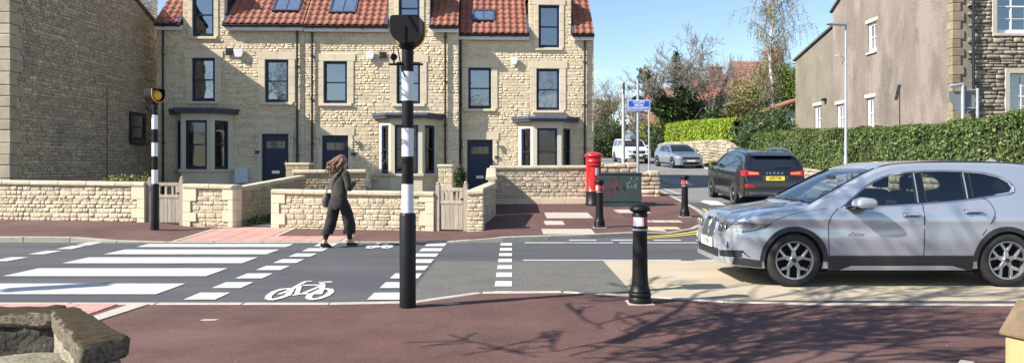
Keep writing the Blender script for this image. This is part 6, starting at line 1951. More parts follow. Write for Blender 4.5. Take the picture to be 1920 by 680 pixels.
def k_rear(T, B):
    for s in (-1, 1):
        a = rpatch(T, 'rear_lamp', [(s * .88, .93), (s * .44, .955), (s * .44, 1.045), (s * .895, 1.10)], lens_red, .006, 8, 4)
        rpatch(T, 'indicator', [(s * .74, .985), (s * .47, .985), (s * .46, 1.03), (s * .74, 1.045)], lens_amber, .010)
        grid4([(4.34, .93), (4.66, .93), (4.60, 1.08), (4.3, 1.10)], 6, 3, lambda x, z: (x, s * (B.W(x, z) + .005), z)).build('rear_lamp', lens_red, T, smooth=True)
        rpatch(T, 'reflector', [(s * .85, .60), (s * .6, .60), (s * .6, .68), (s * .86, .70)], lens_red, .008)
        m = MB(); m.tube(smooth_line([(1.9, s * .64, 1.57), (2.1, s * .655, 1.665), (3.0, s * .665, 1.70), (3.9, s * .64, 1.655), (4.12, s * .62, 1.57)], 5), .02, 8); m.build('roof_rail', chrome, T, smooth=True)
        side_tube(B, [(1.52, 1.09), (1.75, 1.28), (2.1, 1.46), (2.6, 1.53), (3.2, 1.53), (3.8, 1.46), (4.08, 1.32), (4.12, 1.22), (3.5, 1.16), (2.5, 1.10), (1.52, 1.09)], .008, .008, s, 6, 4).build('chrome_trim', chrome, T, smooth=True)
    rpatch(T, 'lower_bumper', [(-.84, .36), (.84, .36), (.88, .56), (-.88, .56)], clad, .008, 14, 3)
    rpatch(T, 'bumper_strip', [(-.82, .40), (.82, .40), (.84, .48), (-.84, .48)], M('strip_grey', (.12, .125, .13), rough=.35, metal=.5), .016, 14, 2)
    rpatch(T, 'plate_recess', [(-.36, .80), (.36, .80), (.4, .94), (-.4, .94)], clad, .004)
    plate(T, Matrix.Translation((B.rear(0, .87) + .02, 0, .865)) @ Matrix.Rotation(R(90), 4, 'Z') @ Matrix.Rotation(R(-8), 4, 'X'), .53, .125, plate_yellow, 'LF73 TVK')
    me = text_mesh('SKODA', .085, chrome, .004, space=2.2, bold=.002)
    link('lettering', me, T, mtx=Matrix.Translation((B.rear(0, 1.02) + .012, 0, 1.01)) @ Matrix.Rotation(R(90), 4, 'Z') @ Matrix.Rotation(R(80), 4, 'X'))
    m = MB(); m.tube([(B.rear(y_, 1.17) + .02, y_, 1.16 + .02 * math.sin(y_)) for y_ in np.linspace(.0, .45, 6)], .01, 5); m.build('rear_wiper', bezel, T)
    m = MB(); m.tube([(3.95, 0, 1.6), (4.02, 0, 1.69)], [.02, .004], 6); m.build('antenna', bezel, T)
    m = MB(); m.prism([(4.12, 1.60), (4.42, 1.515), (4.40, 1.49), (4.12, 1.55)], lambda p: (p[0], -.6, p[1]), lambda p: (p[0], .6, p[1])); m.build('spoiler', black_paint, T, bevel=.01)
    rpatch(T, 'exhaust_trim', [(.45, .37), (.7, .37), (.7, .42), (.45, .42)], chrome, .018)
y = 21.35
TH = math.atan(.043)
far_car('black_suv', 'black SUV with yellow rear number plate driving away behind the silver car', BK, black_paint, (7.72, y + 4.7 * .999, zr(y + 4.7)), R(-90) - R(1.5), TH,
        (.93, 3.72), .355, [[(1.56, 1.10), (1.78, 1.28), (2.1, 1.44), (2.45, 1.505), (2.45, 1.13), (2.0, 1.115)], [(2.53, 1.51), (3.0, 1.515), (3.35, 1.50), (3.35, 1.17), (2.53, 1.135)], [(3.42, 1.495), (3.75, 1.45), (4.0, 1.34), (4.06, 1.25), (3.42, 1.175)]],
        (1.2, 1.9, .86, .88), [(-.66, 1.12), (.66, 1.12), (.56, 1.46), (-.56, 1.46)], k_front, k_rear, wheel_style='s', arch_mat=clad)

# white pickup with a roof box coming down the street
BP = Body(5.1,
    [(0, .70), (.02, .90), (.08, 1.02), (.25, 1.07), (.8, 1.11), (1.25, 1.15), (1.6, 1.42), (1.9, 1.66), (2.2, 1.74), (2.8, 1.765), (4.2, 1.76), (4.9, 1.72), (5.0, 1.5), (5.08, 1.0), (5.1, .7)],
    [(0, .72), (.04, .82), (.15, .89), (.4, .92), (1, .925), (4.7, .92), (5.0, .89), (5.1, .84)],
    [(.25, .96), (.5, .99), (.75, 1.0), (1.0, .985), (1.12, .96), (1.3, .90), (1.5, .84), (1.7, .76), (1.85, .70)],
    [(0, .38), (.5, .32), (4.5, .34), (5.1, .45)], [(0, .08), (.5, .08), (1.5, .1), (4.5, .11), (5.1, .1)], 4.5)
def p_front(T, B):
    g = fpatch(T, 'grille', [(-.42, .74), (.42, .74), (.46, .95), (-.46, .95)], dark_well)
    for s in (-1, 1):
        m = MB(); m.tube([(B.front(s * .17, z) - .012, s * (.14 + .28 * (z - .74)), z) for z in np.linspace(.74, .95, 5)], .022, 6); m.build('grille_bar', chrome, g)
        fpatch(T, 'headlamp', [(s * .50, .80), (s * .86, .84), (s * .85, 1.0), (s * .52, .96)], lens_clear)
        fpatch(T, 'fog_lamp', [(s * .58, .52), (s * .76, .53), (s * .76, .62), (s * .58, .61)], lens_dark, .012)
    fpatch(T, 'bumper_intake', [(-.5, .47), (.5, .47), (.6, .66), (-.6, .66)], clad)
    fpatch(T, 'bumper_lip', [(-.8, .38), (.8, .38), (.84, .46), (-.84, .46)], clad)
    plate(T, Matrix.Translation((B.front(0, .6) - .02, 0, .60)) @ Matrix.Rotation(R(-90), 4, 'Z'), .52, .115, plate_white, None)
    m = MB(); xs_ = np.linspace(1.85, 3.75, 15)
    rg = []
    for x in xs_:
        t = (x - 1.85) / 1.9; h = .36 * (math.sin(PI * min(1, t * 1.15 + .06)) ** .45 if t < .82 else (1 - (t - .82) * 1.6)); w2 = .42 * math.sin(PI * min(.97, max(.06, t * .9 + .07))) ** .3
        rg.append([(x, w2 * math.cos(a), 1.86 + max(.04, h) * max(-.12, math.sin(a)) ** (1) if math.sin(a) > 0 else 1.86 + .1 * math.sin(a)) for a in np.linspace(0, 2 * PI, 17)[:-1]])
    vs = [p for r_ in rg for p in r_]; n = 16; fs = [(i * n + k, i * n + (k + 1) % n, (i + 1) * n + (k + 1) % n, (i + 1) * n + k) for i in range(len(rg) - 1) for k in range(n)] + [tuple(range(n))[::-1], tuple(range((len(rg) - 1) * n, len(rg) * n))]
    m.add(vs, fs); m.build('roof_box', grey_paint, T, smooth=True, fixn=True)
    for xx in (2.2, 3.3):
        m = MB(); m.tube([(xx, -.66, 1.73), (xx, -.64, 1.80), (xx, .64, 1.80), (xx, .66, 1.73)], .02, 6); m.build('roof_bar', clad, T)
def p_rear(T, B): rpatch(T, 'tailgate_handle', [(-.1, .9), (.1, .9), (.1, .96), (-.1, .96)], clad)
y = 52.5
far_car('white_pickup', 'white pickup with grey roof box coming down the side street', BP, white_paint, (at(1198, 0, y).x, y, zr(y)), R(90) + R(4), -TH,
        (.95, 4.1), .385, [[(1.5, 1.17), (1.72, 1.4), (1.95, 1.6), (2.3, 1.66), (2.62, 1.67), (2.62, 1.17)], [(2.7, 1.67), (3.5, 1.66), (3.5, 1.17), (2.7, 1.17)], [(3.65, 1.65), (4.8, 1.62), (4.85, 1.2), (3.65, 1.18)]],
        (1.32, 1.9, .86, .88), None, p_front, p_rear, arch_mat=clad)

# silver-blue hatchback parked by the wall
BH = Body(4.37,
    [(0, .52), (.03, .66), (.1, .76), (.3, .84), (.7, .91), (1.15, .97), (1.6, 1.22), (2.05, 1.42), (2.4, 1.465), (2.8, 1.46), (3.5, 1.39), (3.9, 1.3), (4.15, 1.08), (4.3, .9), (4.37, .6)],
    [(0, .60), (.04, .70), (.15, .80), (.4, .89), (.8, .92), (3.8, .92), (4.2, .86), (4.37, .74)],
    [(.15, .95), (.4, .99), (.6, 1.0), (.8, .99), (.92, .96), (1.1, .88), (1.3, .78), (1.5, .69)],
    [(0, .2), (.5, .17), (4.0, .18), (4.37, .3)], [(0, .08), (.5, .08), (1.5, .1), (3.9, .11), (4.37, .1)], 4.0)
def h_front(T, B):
    fpatch(T, 'grille', [(-.72, .58), (.72, .58), (.76, .70), (-.76, .70)], dark_well)
    for s in (-1, 1): fpatch(T, 'headlamp', [(s * .56, .64), (s * .88, .67), (s * .87, .74), (s * .58, .72)], lens_clear, .008)
    fpatch(T, 'lower_intake', [(-.62, .24), (.62, .24), (.7, .40), (-.7, .40)], dark_well)
    plate(T, Matrix.Translation((B.front(0, .5) - .02, 0, .48)) @ Matrix.Rotation(R(-90), 4, 'Z'), .52, .115, plate_white, None)
def h_rear(T, B):
    for s in (-1, 1): rpatch(T, 'rear_lamp', [(s * .5, .85), (s * .8, .85), (s * .76, .95), (s * .5, .95)], lens_red)
y = 45.5
far_car('grey_hatchback', 'blue-grey hatchback parked against the stone wall up the side street', BH, grey_paint, (at(1296, 0, y).x, y, zr(y)), R(90) + R(9), -TH,
        (.86, 3.54), .33, [[(1.32, 1.0), (1.7, 1.22), (2.1, 1.36), (2.4, 1.39), (2.4, 1.0)], [(2.48, 1.39), (2.9, 1.38), (3.25, 1.34), (3.3, 1.03), (2.48, 1.0)]],
        (1.25, 2.0, .86, .88), None, h_front, h_rear, arch_mat=clad)
# ================================================================== THE WOMAN CROSSING
skin = M('skin', (0.50, 0.30, 0.22), rough=.55, var=.06, sc=12)
knit = M('olive_knit', (0.026, 0.025, 0.018), rough=.95, var=.3, sc=25, bump=.5, bsc=160, bdist=.006, sheen=.2)
cloth = M('black_cloth', (0.012, 0.011, 0.012), rough=.9, var=.3, sc=14, bump=.3, bsc=30, sheen=.1)
hairm = M('brown_hair', (0.17, 0.095, 0.055), rough=.5, var=.35, sc=30, isl=.45, hue=.012)
bagm = M('taupe_leather', (0.065, 0.052, 0.050), rough=.6, var=.25, sc=9, bump=.2)
shoe = M('shoe_black', (0.014, 0.013, 0.013), rough=.45, var=.2)
rn = random.Random(77)
T = thing('person', (-3.237, 13.86, zr(13.86) + .009), 'woman with wavy brown hair, dark jumper and black wide trousers walking over the crossing', 'person')
hd = Vector((math.cos(R(52)), math.sin(R(52)), 0)); rt = Vector((hd.y, -hd.x, 0)); up = Vector((0, 0, 1))
def bp(r, f, z): return rt * r + hd * f + up * z          # right, forward, up
face = Vector((math.cos(R(18)), math.sin(R(18)), -.12)).normalized()  # she looks to the right, slightly down
fr_ = Vector((face.y, -face.x, 0)).normalized()
hipR, hipL = bp(.085, 0, .90), bp(-.085, -.02, .90)
kneeR, kneeL = bp(.10, .145, .50), bp(-.10, -.10, .49)
ankR, ankL = bp(.09, .18, .085), bp(-.095, -.28, .09)
shR, shL = bp(.165, .01, 1.36), bp(-.165, .01, 1.36)
elR, elL = bp(.245, .03, 1.09), bp(-.215, .06, 1.08)
haR, haL = bp(.12, .25, 1.17), bp(-.08, .27, 1.13)
head = bp(.0, .05, 1.575) + Vector((.02, 0, 0))
# body: one skin graph from feet to head and fingers
verts, edges, rad = [], [], []
def V_(p, r): verts.append(tuple(p)); rad.append(r if isinstance(r, tuple) else (r, r)); return len(verts) - 1
def E_(*ids):
    for a, c in zip(ids[:-1], ids[1:]): edges.append((a, c))
pel = V_(bp(0, -.01, .93), .12)
wst = V_(bp(0, 0, 1.08), .105); chs = V_(bp(0, .01, 1.25), .12); nkb = V_(bp(0, .01, 1.41), .06); nk_ = V_(head + Vector((-.015, -.01, -.13)), .05)
hb = V_(head + up * -.06 + face * .02, .07); hc = V_(head + up * .02, .088); ht = V_(head + up * .085 - face * .01, .062)
E_(pel, wst, chs, nkb, nk_, hb, hc, ht)
chin = V_(head + face * .075 - up * .085, .03); E_(hb, chin)
nose = V_(head + face * .112 - up * .015, .012); E_(hc, nose)
for s in (-1, 1): ear = V_(head + fr_ * s * .088 - up * .01, .016); E_(hc, ear)
for h, k, a, s in ((hipR, kneeR, ankR, 1), (hipL, kneeL, ankL, -1)):
    i1 = V_(h, .085); i2 = V_(h.lerp(k, .5), .072); i3 = V_(k, .055); i4 = V_(k.lerp(a, .35), .055); i5 = V_(a, .034); i6 = V_(a + hd * .10 - up * (.045 if s > 0 else .05), .03); i7 = V_(a + hd * .16 - up * (.055 if s > 0 else .07), .022)
    E_(pel, i1, i2, i3, i4, i5, i6, i7)
    i8 = V_(a - hd * .04 - up * .05, .03); E_(i5, i8)
for s_, e, hnd in ((shR, elR, haR), (shL, elL, haL)):
    j1 = V_(s_, .052); j2 = V_(s_.lerp(e, .5), .043); j3 = V_(e, .036); j4 = V_(e.lerp(hnd, .5), .034); j5 = V_(hnd, .024)
    E_(chs, j1, j2, j3, j4, j5)
    d = (hnd - e).normalized(); sd_ = d.cross(up).normalized(); pm = V_(hnd + d * .05, (.03, .016)); E_(j5, pm)
    for k, (o_, ln) in enumerate(((-.027, .062), (-.009, .072), (.009, .068), (.026, .052))):
        a0 = V_(hnd + d * .085 + sd_ * o_, .0085); a1 = V_(hnd + d * (.085 + ln * .5) + sd_ * o_ + up * .012, .0078); a2 = V_(hnd + d * (.085 + ln * .75) + sd_ * o_ + up * .035, .0068); E_(pm, a0, a1, a2)
    t0 = V_(hnd + d * .03 - sd_ * .036 + up * .012, .0095); t1 = V_(hnd + d * .06 - sd_ * .05 + up * .03, .008); E_(j5, t0, t1)
def skin_mesh(name, verts, edges, rad, mat, root=0, sub=1):
    me = bpy.data.meshes.new(name); me.from_pydata(verts, edges, [])
    o = bpy.data.objects.new(name, me); COL.objects.link(o)
    o.modifiers.new('skin', 'SKIN').use_smooth_shade = True
    for i, r_ in enumerate(rad): me.skin_vertices[0].data[i].radius = r_; me.skin_vertices[0].data[i].use_root = (i == root)
    sb = o.modifiers.new('sub', 'SUBSURF'); sb.levels = sub; sb.render_levels = sub
    dg = bpy.context.evaluated_depsgraph_get(); dg.update()
    m2 = bpy.data.meshes.new_from_object(o.evaluated_get(dg)); bpy.data.objects.remove(o, do_unlink=True)
    m2.materials.clear(); m2.materials.append(mat); m2.polygons.foreach_set('material_index', [0] * len(m2.polygons)); m2.polygons.foreach_set('use_smooth', [True] * len(m2.polygons))
    return m2
link('body', skin_mesh('body', verts, edges, rad, skin), T)
def loft(rings, name, mat, n=18, par=T, wob=.0, cap=True):
    """rings of (centre, axis_a, axis_b) ellipses"""
    m = MB(); vs = []
    for i, (c, a, b_) in enumerate(rings):
        for k in range(n):
            t = 2 * PI * k / n; w = 1 + wob * math.sin(3 * t + i * .9) + wob * .7 * math.sin(5 * t - i * 1.3)
            vs.append(c + a * math.cos(t) * w + b_ * math.sin(t) * w)
    fs = [(i * n + k, i * n + (k + 1) % n, (i + 1) * n + (k + 1) % n, (i + 1) * n + k) for i in range(len(rings) - 1) for k in range(n)]
    if cap: fs += [tuple(range(n))[::-1], tuple(range((len(rings) - 1) * n, len(rings) * n))]
    m.add(vs, fs)
    return m
# jumper: torso and sleeves as one garment
tor = [(.915, .160, .118, -.01), (.94, .172, .126, -.01), (1.0, .178, .13, 0), (1.1, .172, .128, .005), (1.2, .182, .135, .01), (1.29, .195, .13, .01), (1.35, .185, .115, .01), (1.40, .13, .09, .01), (1.435, .075, .07, .01)]
m = loft([(bp(0, f, z), rt * a, hd * b_) for z, a, b_, f in tor], 'j', knit, 22, wob=.025)
for s_, e, hnd, sg in ((shR, elR, haR, 1), (shL, elL, haL, -1)):
    ln = smooth_line([s_ - rt * sg * .06 + up * .0, s_, s_.lerp(e, .5) + rt * sg * .012, e, e.lerp(hnd, .5), hnd], 4)
    rs = np.interp(range(len(ln)), [0, 4, 8, 12, 16, len(ln) - 1], [.075, .075, .064, .058, .05, .042])
    m.tube(ln, [r_ * (1 + .05 * math.sin(i * 1.9)) for i, r_ in enumerate(rs)], 12)
m.build('jumper', knit, T, smooth=True, sharp=80)
# wide cropped trousers
m = loft([(bp(0, -.01, z), rt * a, hd * b_) for z, a, b_ in ((.98, .155, .115), (.92, .175, .13), (.84, .185, .14), (.76, .18, .14), (.70, .15, .12))], 't', cloth, 20, wob=.015)
for h, k, a, sg in ((hipR, kneeR, ankR, 1), (hipL, kneeL, ankL, -1)):
    hem = k.lerp(a, .62)
    ln = smooth_line([h - up * .02, h.lerp(k, .5), k, hem], 5)
    rr_ = np.interp(range(len(ln)), [0, 5, 10, 15], [.098, .108, .105, .108])
    rings = []
    for i, p in enumerate(ln): rings.append((p, rt * rr_[i] * .92, hd * rr_[i] * 1.12))
    q = loft(rings, 't', cloth, 18, wob=.05); m.add(q.v, q.f)
m.build('trousers', cloth, T, smooth=True, sharp=70)
for k, a in ((kneeR, ankR), (kneeL, ankL)):
    m = MB(); m.tube([k.lerp(a, .5), k.lerp(a, .72), k.lerp(a, .88)], [.056, .05, .045], 12); m.build('legging', cloth, T, smooth=True)
for a, tilt in ((ankR, .0), (ankL, -.03)):
    q = a - up * .042
    m = loft([(q - hd * .075 + up * (.006), rt * .012, up * .022), (q - hd * .06, rt * .03, up * .036), (q, rt * .04, up * .043), (q + hd * .07 - up * .006, rt * .045, up * .036), (q + hd * .14 - up * .014 + up * tilt, rt * .042, up * .026), (q + hd * .18 - up * .018 + up * tilt, rt * .02, up * .016)], 's', shoe, 14)
    m.build('shoe', shoe, T, smooth=True)
    m = loft([(q - hd * .078 - up * .036, rt * .03, hd * .0 + up * .008), (q + hd * .06 - up * .036, rt * .047, up * .009), (q + hd * .18 - up * .036 + up * tilt, rt * .024, up * .007)], 's', shoe, 10)
    m.build('shoe_sole', M('sole_pale', (.3, .3, .29), rough=.7), T, smooth=True)
# hair: a cap and long loose waves down to the shoulders
m = MB(); m.lathe([(.10 * math.sin(t) * 1.04, -.115 * math.cos(t)) for t in np.linspace(.9, PI, 10)], 18, c=tuple(head + up * .03 - face * .012)); 
hair = m.build('hair', hairm, T, smooth=True)
m = MB()
for k in range(210):
    a = rn.uniform(0, 2 * PI); rr_ = rn.uniform(.2, 1)
    d = Vector((math.cos(a), math.sin(a), 0))
    if d.dot(face) > .62: continue
    el = rn.uniform(.1, 1.45)
    st = head + up * .03 - face * .012 + (d * math.cos(el) * .10 + up * math.sin(el) * .115)
    out = d * rn.uniform(.03, .10) - face * rn.uniform(.015, .09) - Vector((.05, 0, 0)) * rn.random()
    ln = rn.uniform(.16, .27); ph = rn.uniform(0, 6.28); am = rn.uniform(.015, .045)
    pts = []
    for i in range(8):
        t = i / 7
        w = Vector((math.sin(ph + t * 13), math.cos(ph * 1.3 + t * 12), math.sin(ph * 2 + t * 11) * .5)) * am * min(1, t * 2)
        pts.append(st + out * min(1, t * 2.0) - up * (ln * t ** 1.1 + (st.z - head.z) * .55 * t) + w)
    m.tube(pts, [.008, .013, .015, .015, .014, .012, .009, .003], 5)
m.build('hair_waves', hairm, hair, smooth=True)
for s in (-1, 1):
    m = MB(); c = head + face * .083 + fr_ * s * .032 + up * .008
    m.lathe([(.011 * math.sin(t), -.011 * math.cos(t)) for t in np.linspace(0, PI, 7)], 8, c=tuple(c)); m.build('eye', ink, T, smooth=True)
m = MB(); c = head + face * .088 - up * .062; m.tube([c - fr_ * .022, c + face * .006, c + fr_ * .022], .006, 6); m.build('mouth', M('lips', (.35, .12, .10), rough=.5), T, smooth=True)
# slouchy shoulder bag on the left hip, strap over the right shoulder
bc = bp(-.235, -.07, .86)
m = loft([(bc + up * z, hd * a, rt * b_) for z, a, b_ in ((-.135, .05, .03), (-.12, .12, .055), (-.04, .14, .07), (.05, .12, .06), (.12, .085, .04), (.14, .05, .02))], 'b', bagm, 16, wob=.05)
bag = m.build('shoulder_bag', bagm, T, smooth=True)
m = MB(); ln = smooth_line([bc + up * .12 - hd * .04, bp(-.19, -.145, 1.02), bp(-.06, -.158, 1.2), bp(.08, -.135, 1.36), bp(.105, -.02, 1.435), bp(.05, .10, 1.33)], 6)
for i in range(len(ln) - 1):
    a, c = ln[i], ln[i + 1]; w = (c - a).cross(hd).normalized() * .019; nrm = hd * -.004
    m.add([a - w, a + w, c + w, c - w, a - w + nrm, a + w + nrm, c + w + nrm, c - w + nrm], [(0, 1, 2, 3), (7, 6, 5, 4), (0, 4, 5, 1), (2, 6, 7, 3), (0, 3, 7, 4), (1, 5, 6, 2)])
m.build('strap', bagm, bag)
# ================================================================== HEDGES, TREES, PLANTS
def leafm(name, col, isl=.4, hue=.02, trans=.25, rough=.5):
    return M(name, col, rough=rough, var=.38, sc=.9, isl=isl, hue=hue, trans=trans, spec=.35)
bark_grey = M('bark_grey', (0.13, 0.11, 0.085), rough=.95, var=.3, sc=6, bump=.5, bsc=20)
bark_twig = M('bark_twig', (0.23, 0.205, 0.175), rough=.95, var=.3, sc=3)
bark_birch = M('bark_birch', (0.55, 0.52, 0.47), rough=.8, var=.25, sc=5, patch=(.08, .07, .06), patchsc=4, patcht=.62, stretch=(1, 1, 3))
hedge_green = leafm('hedge_leaf', (0.115, 0.165, 0.045), .55, .03, .3)
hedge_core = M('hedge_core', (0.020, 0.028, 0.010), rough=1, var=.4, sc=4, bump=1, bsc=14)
bright_green = leafm('bright_leaf', (0.25, 0.34, 0.022), .3, .012, .35)
ivy_green = leafm('ivy_leaf', (0.065, 0.110, 0.030), .55, .02)
dark_green = leafm('dark_leaf', (0.050, 0.085, 0.027), .5, .02)
olive_leaf = leafm('olive_leaf', (0.16, 0.15, 0.055), .45, .03)
spring_leaf = leafm('spring_leaf', (0.23, 0.24, 0.055), .4, .03)
catkin = leafm('catkin', (0.30, 0.30, 0.11), .35, .02)
npr = np.random.default_rng(9)

def leaves(name, pts, size, mat, parent, nrm=None, spread=1.0, droop=0.0, aspect=.62, bend=True):
    """pointed four-sided leaves, each with its own tilt"""
    n = len(pts)
    d = npr.normal(size=(n, 3)) * spread
    if nrm is not None: d = d + nrm
    d /= np.linalg.norm(d, axis=1, keepdims=True) + 1e-9           # leaf normal
    t = npr.normal(size=(n, 3)); t[:, 2] -= droop
    t -= d * np.sum(t * d, axis=1, keepdims=True); t /= np.linalg.norm(t, axis=1, keepdims=True) + 1e-9
    s = np.cross(d, t)
    L = size * npr.uniform(.6, 1.3, size=(n, 1)); Wd = L * aspect * npr.uniform(.8, 1.2, size=(n, 1))
    v = np.stack([pts - t * L * .5, pts + s * Wd * .5 + d * L * .08, pts + t * L * .5, pts - s * Wd * .5 + d * L * .08], 1).reshape(-1, 3)
    f = np.arange(4 * n).reshape(n, 4)
    o = link(name, npmesh(name, v, f, mat), parent)
    return o

def tubes_np(segs, sides=4):
    """segs (n,8): p0,p1,r0,r1 -> open tapered prisms"""
    s = np.array(segs); p0, p1 = s[:, :3], s[:, 3:6]; r0, r1 = s[:, 6:7], s[:, 7:8]
    d = p1 - p0; d /= np.linalg.norm(d, axis=1, keepdims=True) + 1e-9
    ref = np.where(np.abs(d[:, 2:3]) < .9, np.array([[0, 0, 1.]]), np.array([[1., 0, 0]]))
    x = np.cross(d, ref); x /= np.linalg.norm(x, axis=1, keepdims=True) + 1e-9; y = np.cross(x, d)
    n = len(s); V = []
    for p, r_ in ((p0, r0), (p1 + d * r1 * .3, r1)):
        for k in range(sides):
            a = 2 * PI * k / sides; V.append(p + (x * math.cos(a) + y * math.sin(a)) * r_)
    V = np.stack(V, 1).reshape(-1, 3)
    base = (np.arange(n) * 2 * sides)[:, None]
    F_ = [base + np.array([k, (k + 1) % sides, sides + (k + 1) % sides, sides + k]) for k in range(sides)]
    return V, np.concatenate(F_)

def grow(rn, p, d, ln, r, depth, out, tips, gnarl=.18, up_=.10, split=(2, 3), ang=(.35, .75), shrink=(.62, .82), nseg=4, droop=0.0, minr=.004, lat=True):
    p = Vector(p); d = Vector(d).normalized(); r0 = r
    for i in range(nseg):
        d = (d + Vector((rn.gauss(0, gnarl), rn.gauss(0, gnarl), rn.gauss(0, gnarl) + up_ - droop))).normalized()
        q = p + d * ln / nseg; r1 = max(minr, r0 * (1 - .38 * (i + 1) / nseg))
        rp = max(minr, r0 * (1 - .38 * i / nseg))
        out.append((*p, *q, rp, r1, depth))
        p = q
        if lat and depth > 0 and i >= 1 and rn.random() < .55:
            a = rn.uniform(*ang) * 1.2; ax = d.orthogonal().normalized(); ax.rotate(Matrix.Rotation(rn.uniform(0, 6.28), 3, d)); dd = d.copy(); dd.rotate(Matrix.Rotation(a, 3, ax))
            grow(rn, p, dd, ln * rn.uniform(.4, .65), r1 * .5, depth - 1, out, tips, gnarl, up_, split, ang, shrink, nseg, droop, minr, lat)
    if depth <= 0: tips.append(p.copy()); return
    for k in range(rn.randint(*split)):
        a = rn.uniform(*ang); ax = d.orthogonal().normalized(); ax.rotate(Matrix.Rotation(rn.uniform(0, 6.28), 3, d)); dd = d.copy(); dd.rotate(Matrix.Rotation(a, 3, ax))
        grow(rn, p, dd, ln * rn.uniform(*shrink), r1 * rn.uniform(.6, .8), depth - 1, out, tips, gnarl, up_, split, ang, shrink, nseg, droop, minr, lat)

def bare_tree(name, label, loc, seed, h, r, depth=5, bark=None, twig=None, group='bare trees', lean=(0, 0, 1), minr=.006, lift=0, **kw):
    rn = random.Random(seed); out, tips = [], []
    grow(rn, (0, 0, -.2), lean, h * .30, r, depth, out, tips, minr=minr, **kw)
    zmax = max(q[5] for q in out); k = h / max(zmax, .1)
    out = [(*(c * k for c in q[:6]), q[6], q[7], q[8]) for q in out]; tips = [t * k for t in tips]
    if lift: out = [q for q in out if q[8] == depth or min(q[2], q[5]) > lift]      # crown lifted over the footway
    T = thing(name, loc, label, 'tree', group)
    big = [q[:8] for q in out if q[8] >= depth - 1]; sm = [q[:8] for q in out if q[8] < depth - 1]
    V, F_ = tubes_np(big, 8); link('trunk', npmesh('trunk', V, F_, bark or bark_grey, True), T)
    V, F_ = tubes_np(sm, 3); link('crown', npmesh('crown', V, F_, twig or bark_twig, True), T)
    return T, out, tips

def hedge_obj(name, label, path, w, zbot, ztop, mat, dens, size, cat='hedge', seed=1, back=True, lump=.16):
    """clipped hedge following a path of (x,y); camera-side face, top and ends carry leaves"""
    pts = [Vector(p) for p in path]; x0, y0 = pts[0]
    T = thing(name, (x0, y0, zbot(y0)), label, cat)
    Ls = [0]; 
    for a, c in zip(pts[:-1], pts[1:]): Ls.append(Ls[-1] + (c - a).length)
    L = Ls[-1]
    def pos(s):
        s = min(max(s, 0), L)
        for i in range(len(pts) - 1):
            if s <= Ls[i + 1] or i == len(pts) - 2:
                t = (s - Ls[i]) / (Ls[i + 1] - Ls[i]); d = (pts[i + 1] - pts[i]).normalized()
                return pts[i].lerp(pts[i + 1], t), d
    def surf(s, v):
        """v 0..1 front face bottom->top, 1..2 across the top, 2..3 down the back"""
        p, d = pos(s); nrm = Vector((-d.y, d.x))           # left of travel = front
        zb_, zt = zbot(p.y), ztop(p.y)
        rd = .28
        if v <= 1: off, z = 0.0, zb_ + (zt - zb_) * v; o = nrm
        elif v <= 2: off, z = (v - 1) * w, zt; o = Vector((0, 0))
        else: off, z = w, zt - (zt - zb_) * (v - 2); o = -nrm
        # round the shoulder
        e = max(0, (z - (zt - rd)) / rd) if v <= 1 else 0
        if v <= 1: off += rd * .7 * e * e
        if 1 < v <= 2:
            q = abs(v - 1.5) * 2; z -= .22 * q ** 6
        k = mnoise.noise(Vector((p.x * .8, p.y * .8, z * .9))) * lump + mnoise.noise(Vector((p.x * 2.7, p.y * 2.7, z * 2.7))) * lump * .45
        c = Vector((p.x - nrm.x * off, p.y - nrm.y * off, z))
        on = Vector((o.x, o.y, 0)) if v <= 1 or v > 2 else Vector((0, 0, 1))
        return c + on * k, on
    m = MB(); n = max(4, int(L / .4)); vs_ = list(np.linspace(0, 1, 7)) + list(np.linspace(1.15, 2, 5)) + [3]
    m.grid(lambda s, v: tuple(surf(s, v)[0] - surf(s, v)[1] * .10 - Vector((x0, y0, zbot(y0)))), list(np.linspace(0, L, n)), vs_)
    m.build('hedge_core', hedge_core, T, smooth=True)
    rn = random.Random(seed); P_, N_ = [], []
    area = L * (np.mean([ztop(p.y) - zbot(p.y) for p in pts]) + w)
    for k in range(int(area * dens)):
        v = rn.uniform(0, 2) if rn.random() < .9 else rn.uniform(.8, 1.2)
        c, on = surf(rn.uniform(0, L), v)
        c = c + on * rn.uniform(-.1, .05)
        P_.append((c.x - x0, c.y - y0, c.z - zbot(y0))); N_.append((on.x, on.y, on.z + .25))
    leaves('foliage', np.array(P_), size, mat, T, nrm=np.array(N_) * 1.5, spread=.75)
    # stray shoots
    m = MB()
    for k in range(int(L * 2.0)):
        c, on = surf(rn.uniform(0, L), rn.uniform(.9, 1.6)); c -= Vector((x0, y0, zbot(y0)))
        m.tube([c - Vector((0, 0, .1)), c + Vector((rn.uniform(-.08, .08), rn.uniform(-.08, .08), rn.uniform(.08, .28)))], [.006, .003], 4)
    m.build('stray_shoots', bark_twig, T)['kind'] = 'stuff'
    return T
def blob_pts(n, c, rad, seed, shell=.55, lump=.35):
    g = np.random.default_rng(seed); d = g.normal(size=(n, 3)); d /= np.linalg.norm(d, axis=1, keepdims=True)
    q = d * 2.3 + seed
    k = 1 + lump * np.array([mnoise.noise(Vector(v)) + .5 * mnoise.noise(Vector(v) * 2.3) for v in q])
    r_ = g.uniform(shell, 1, size=n) ** .5
    return np.array(c) + d * np.array(rad) * (k * r_)[:, None], d
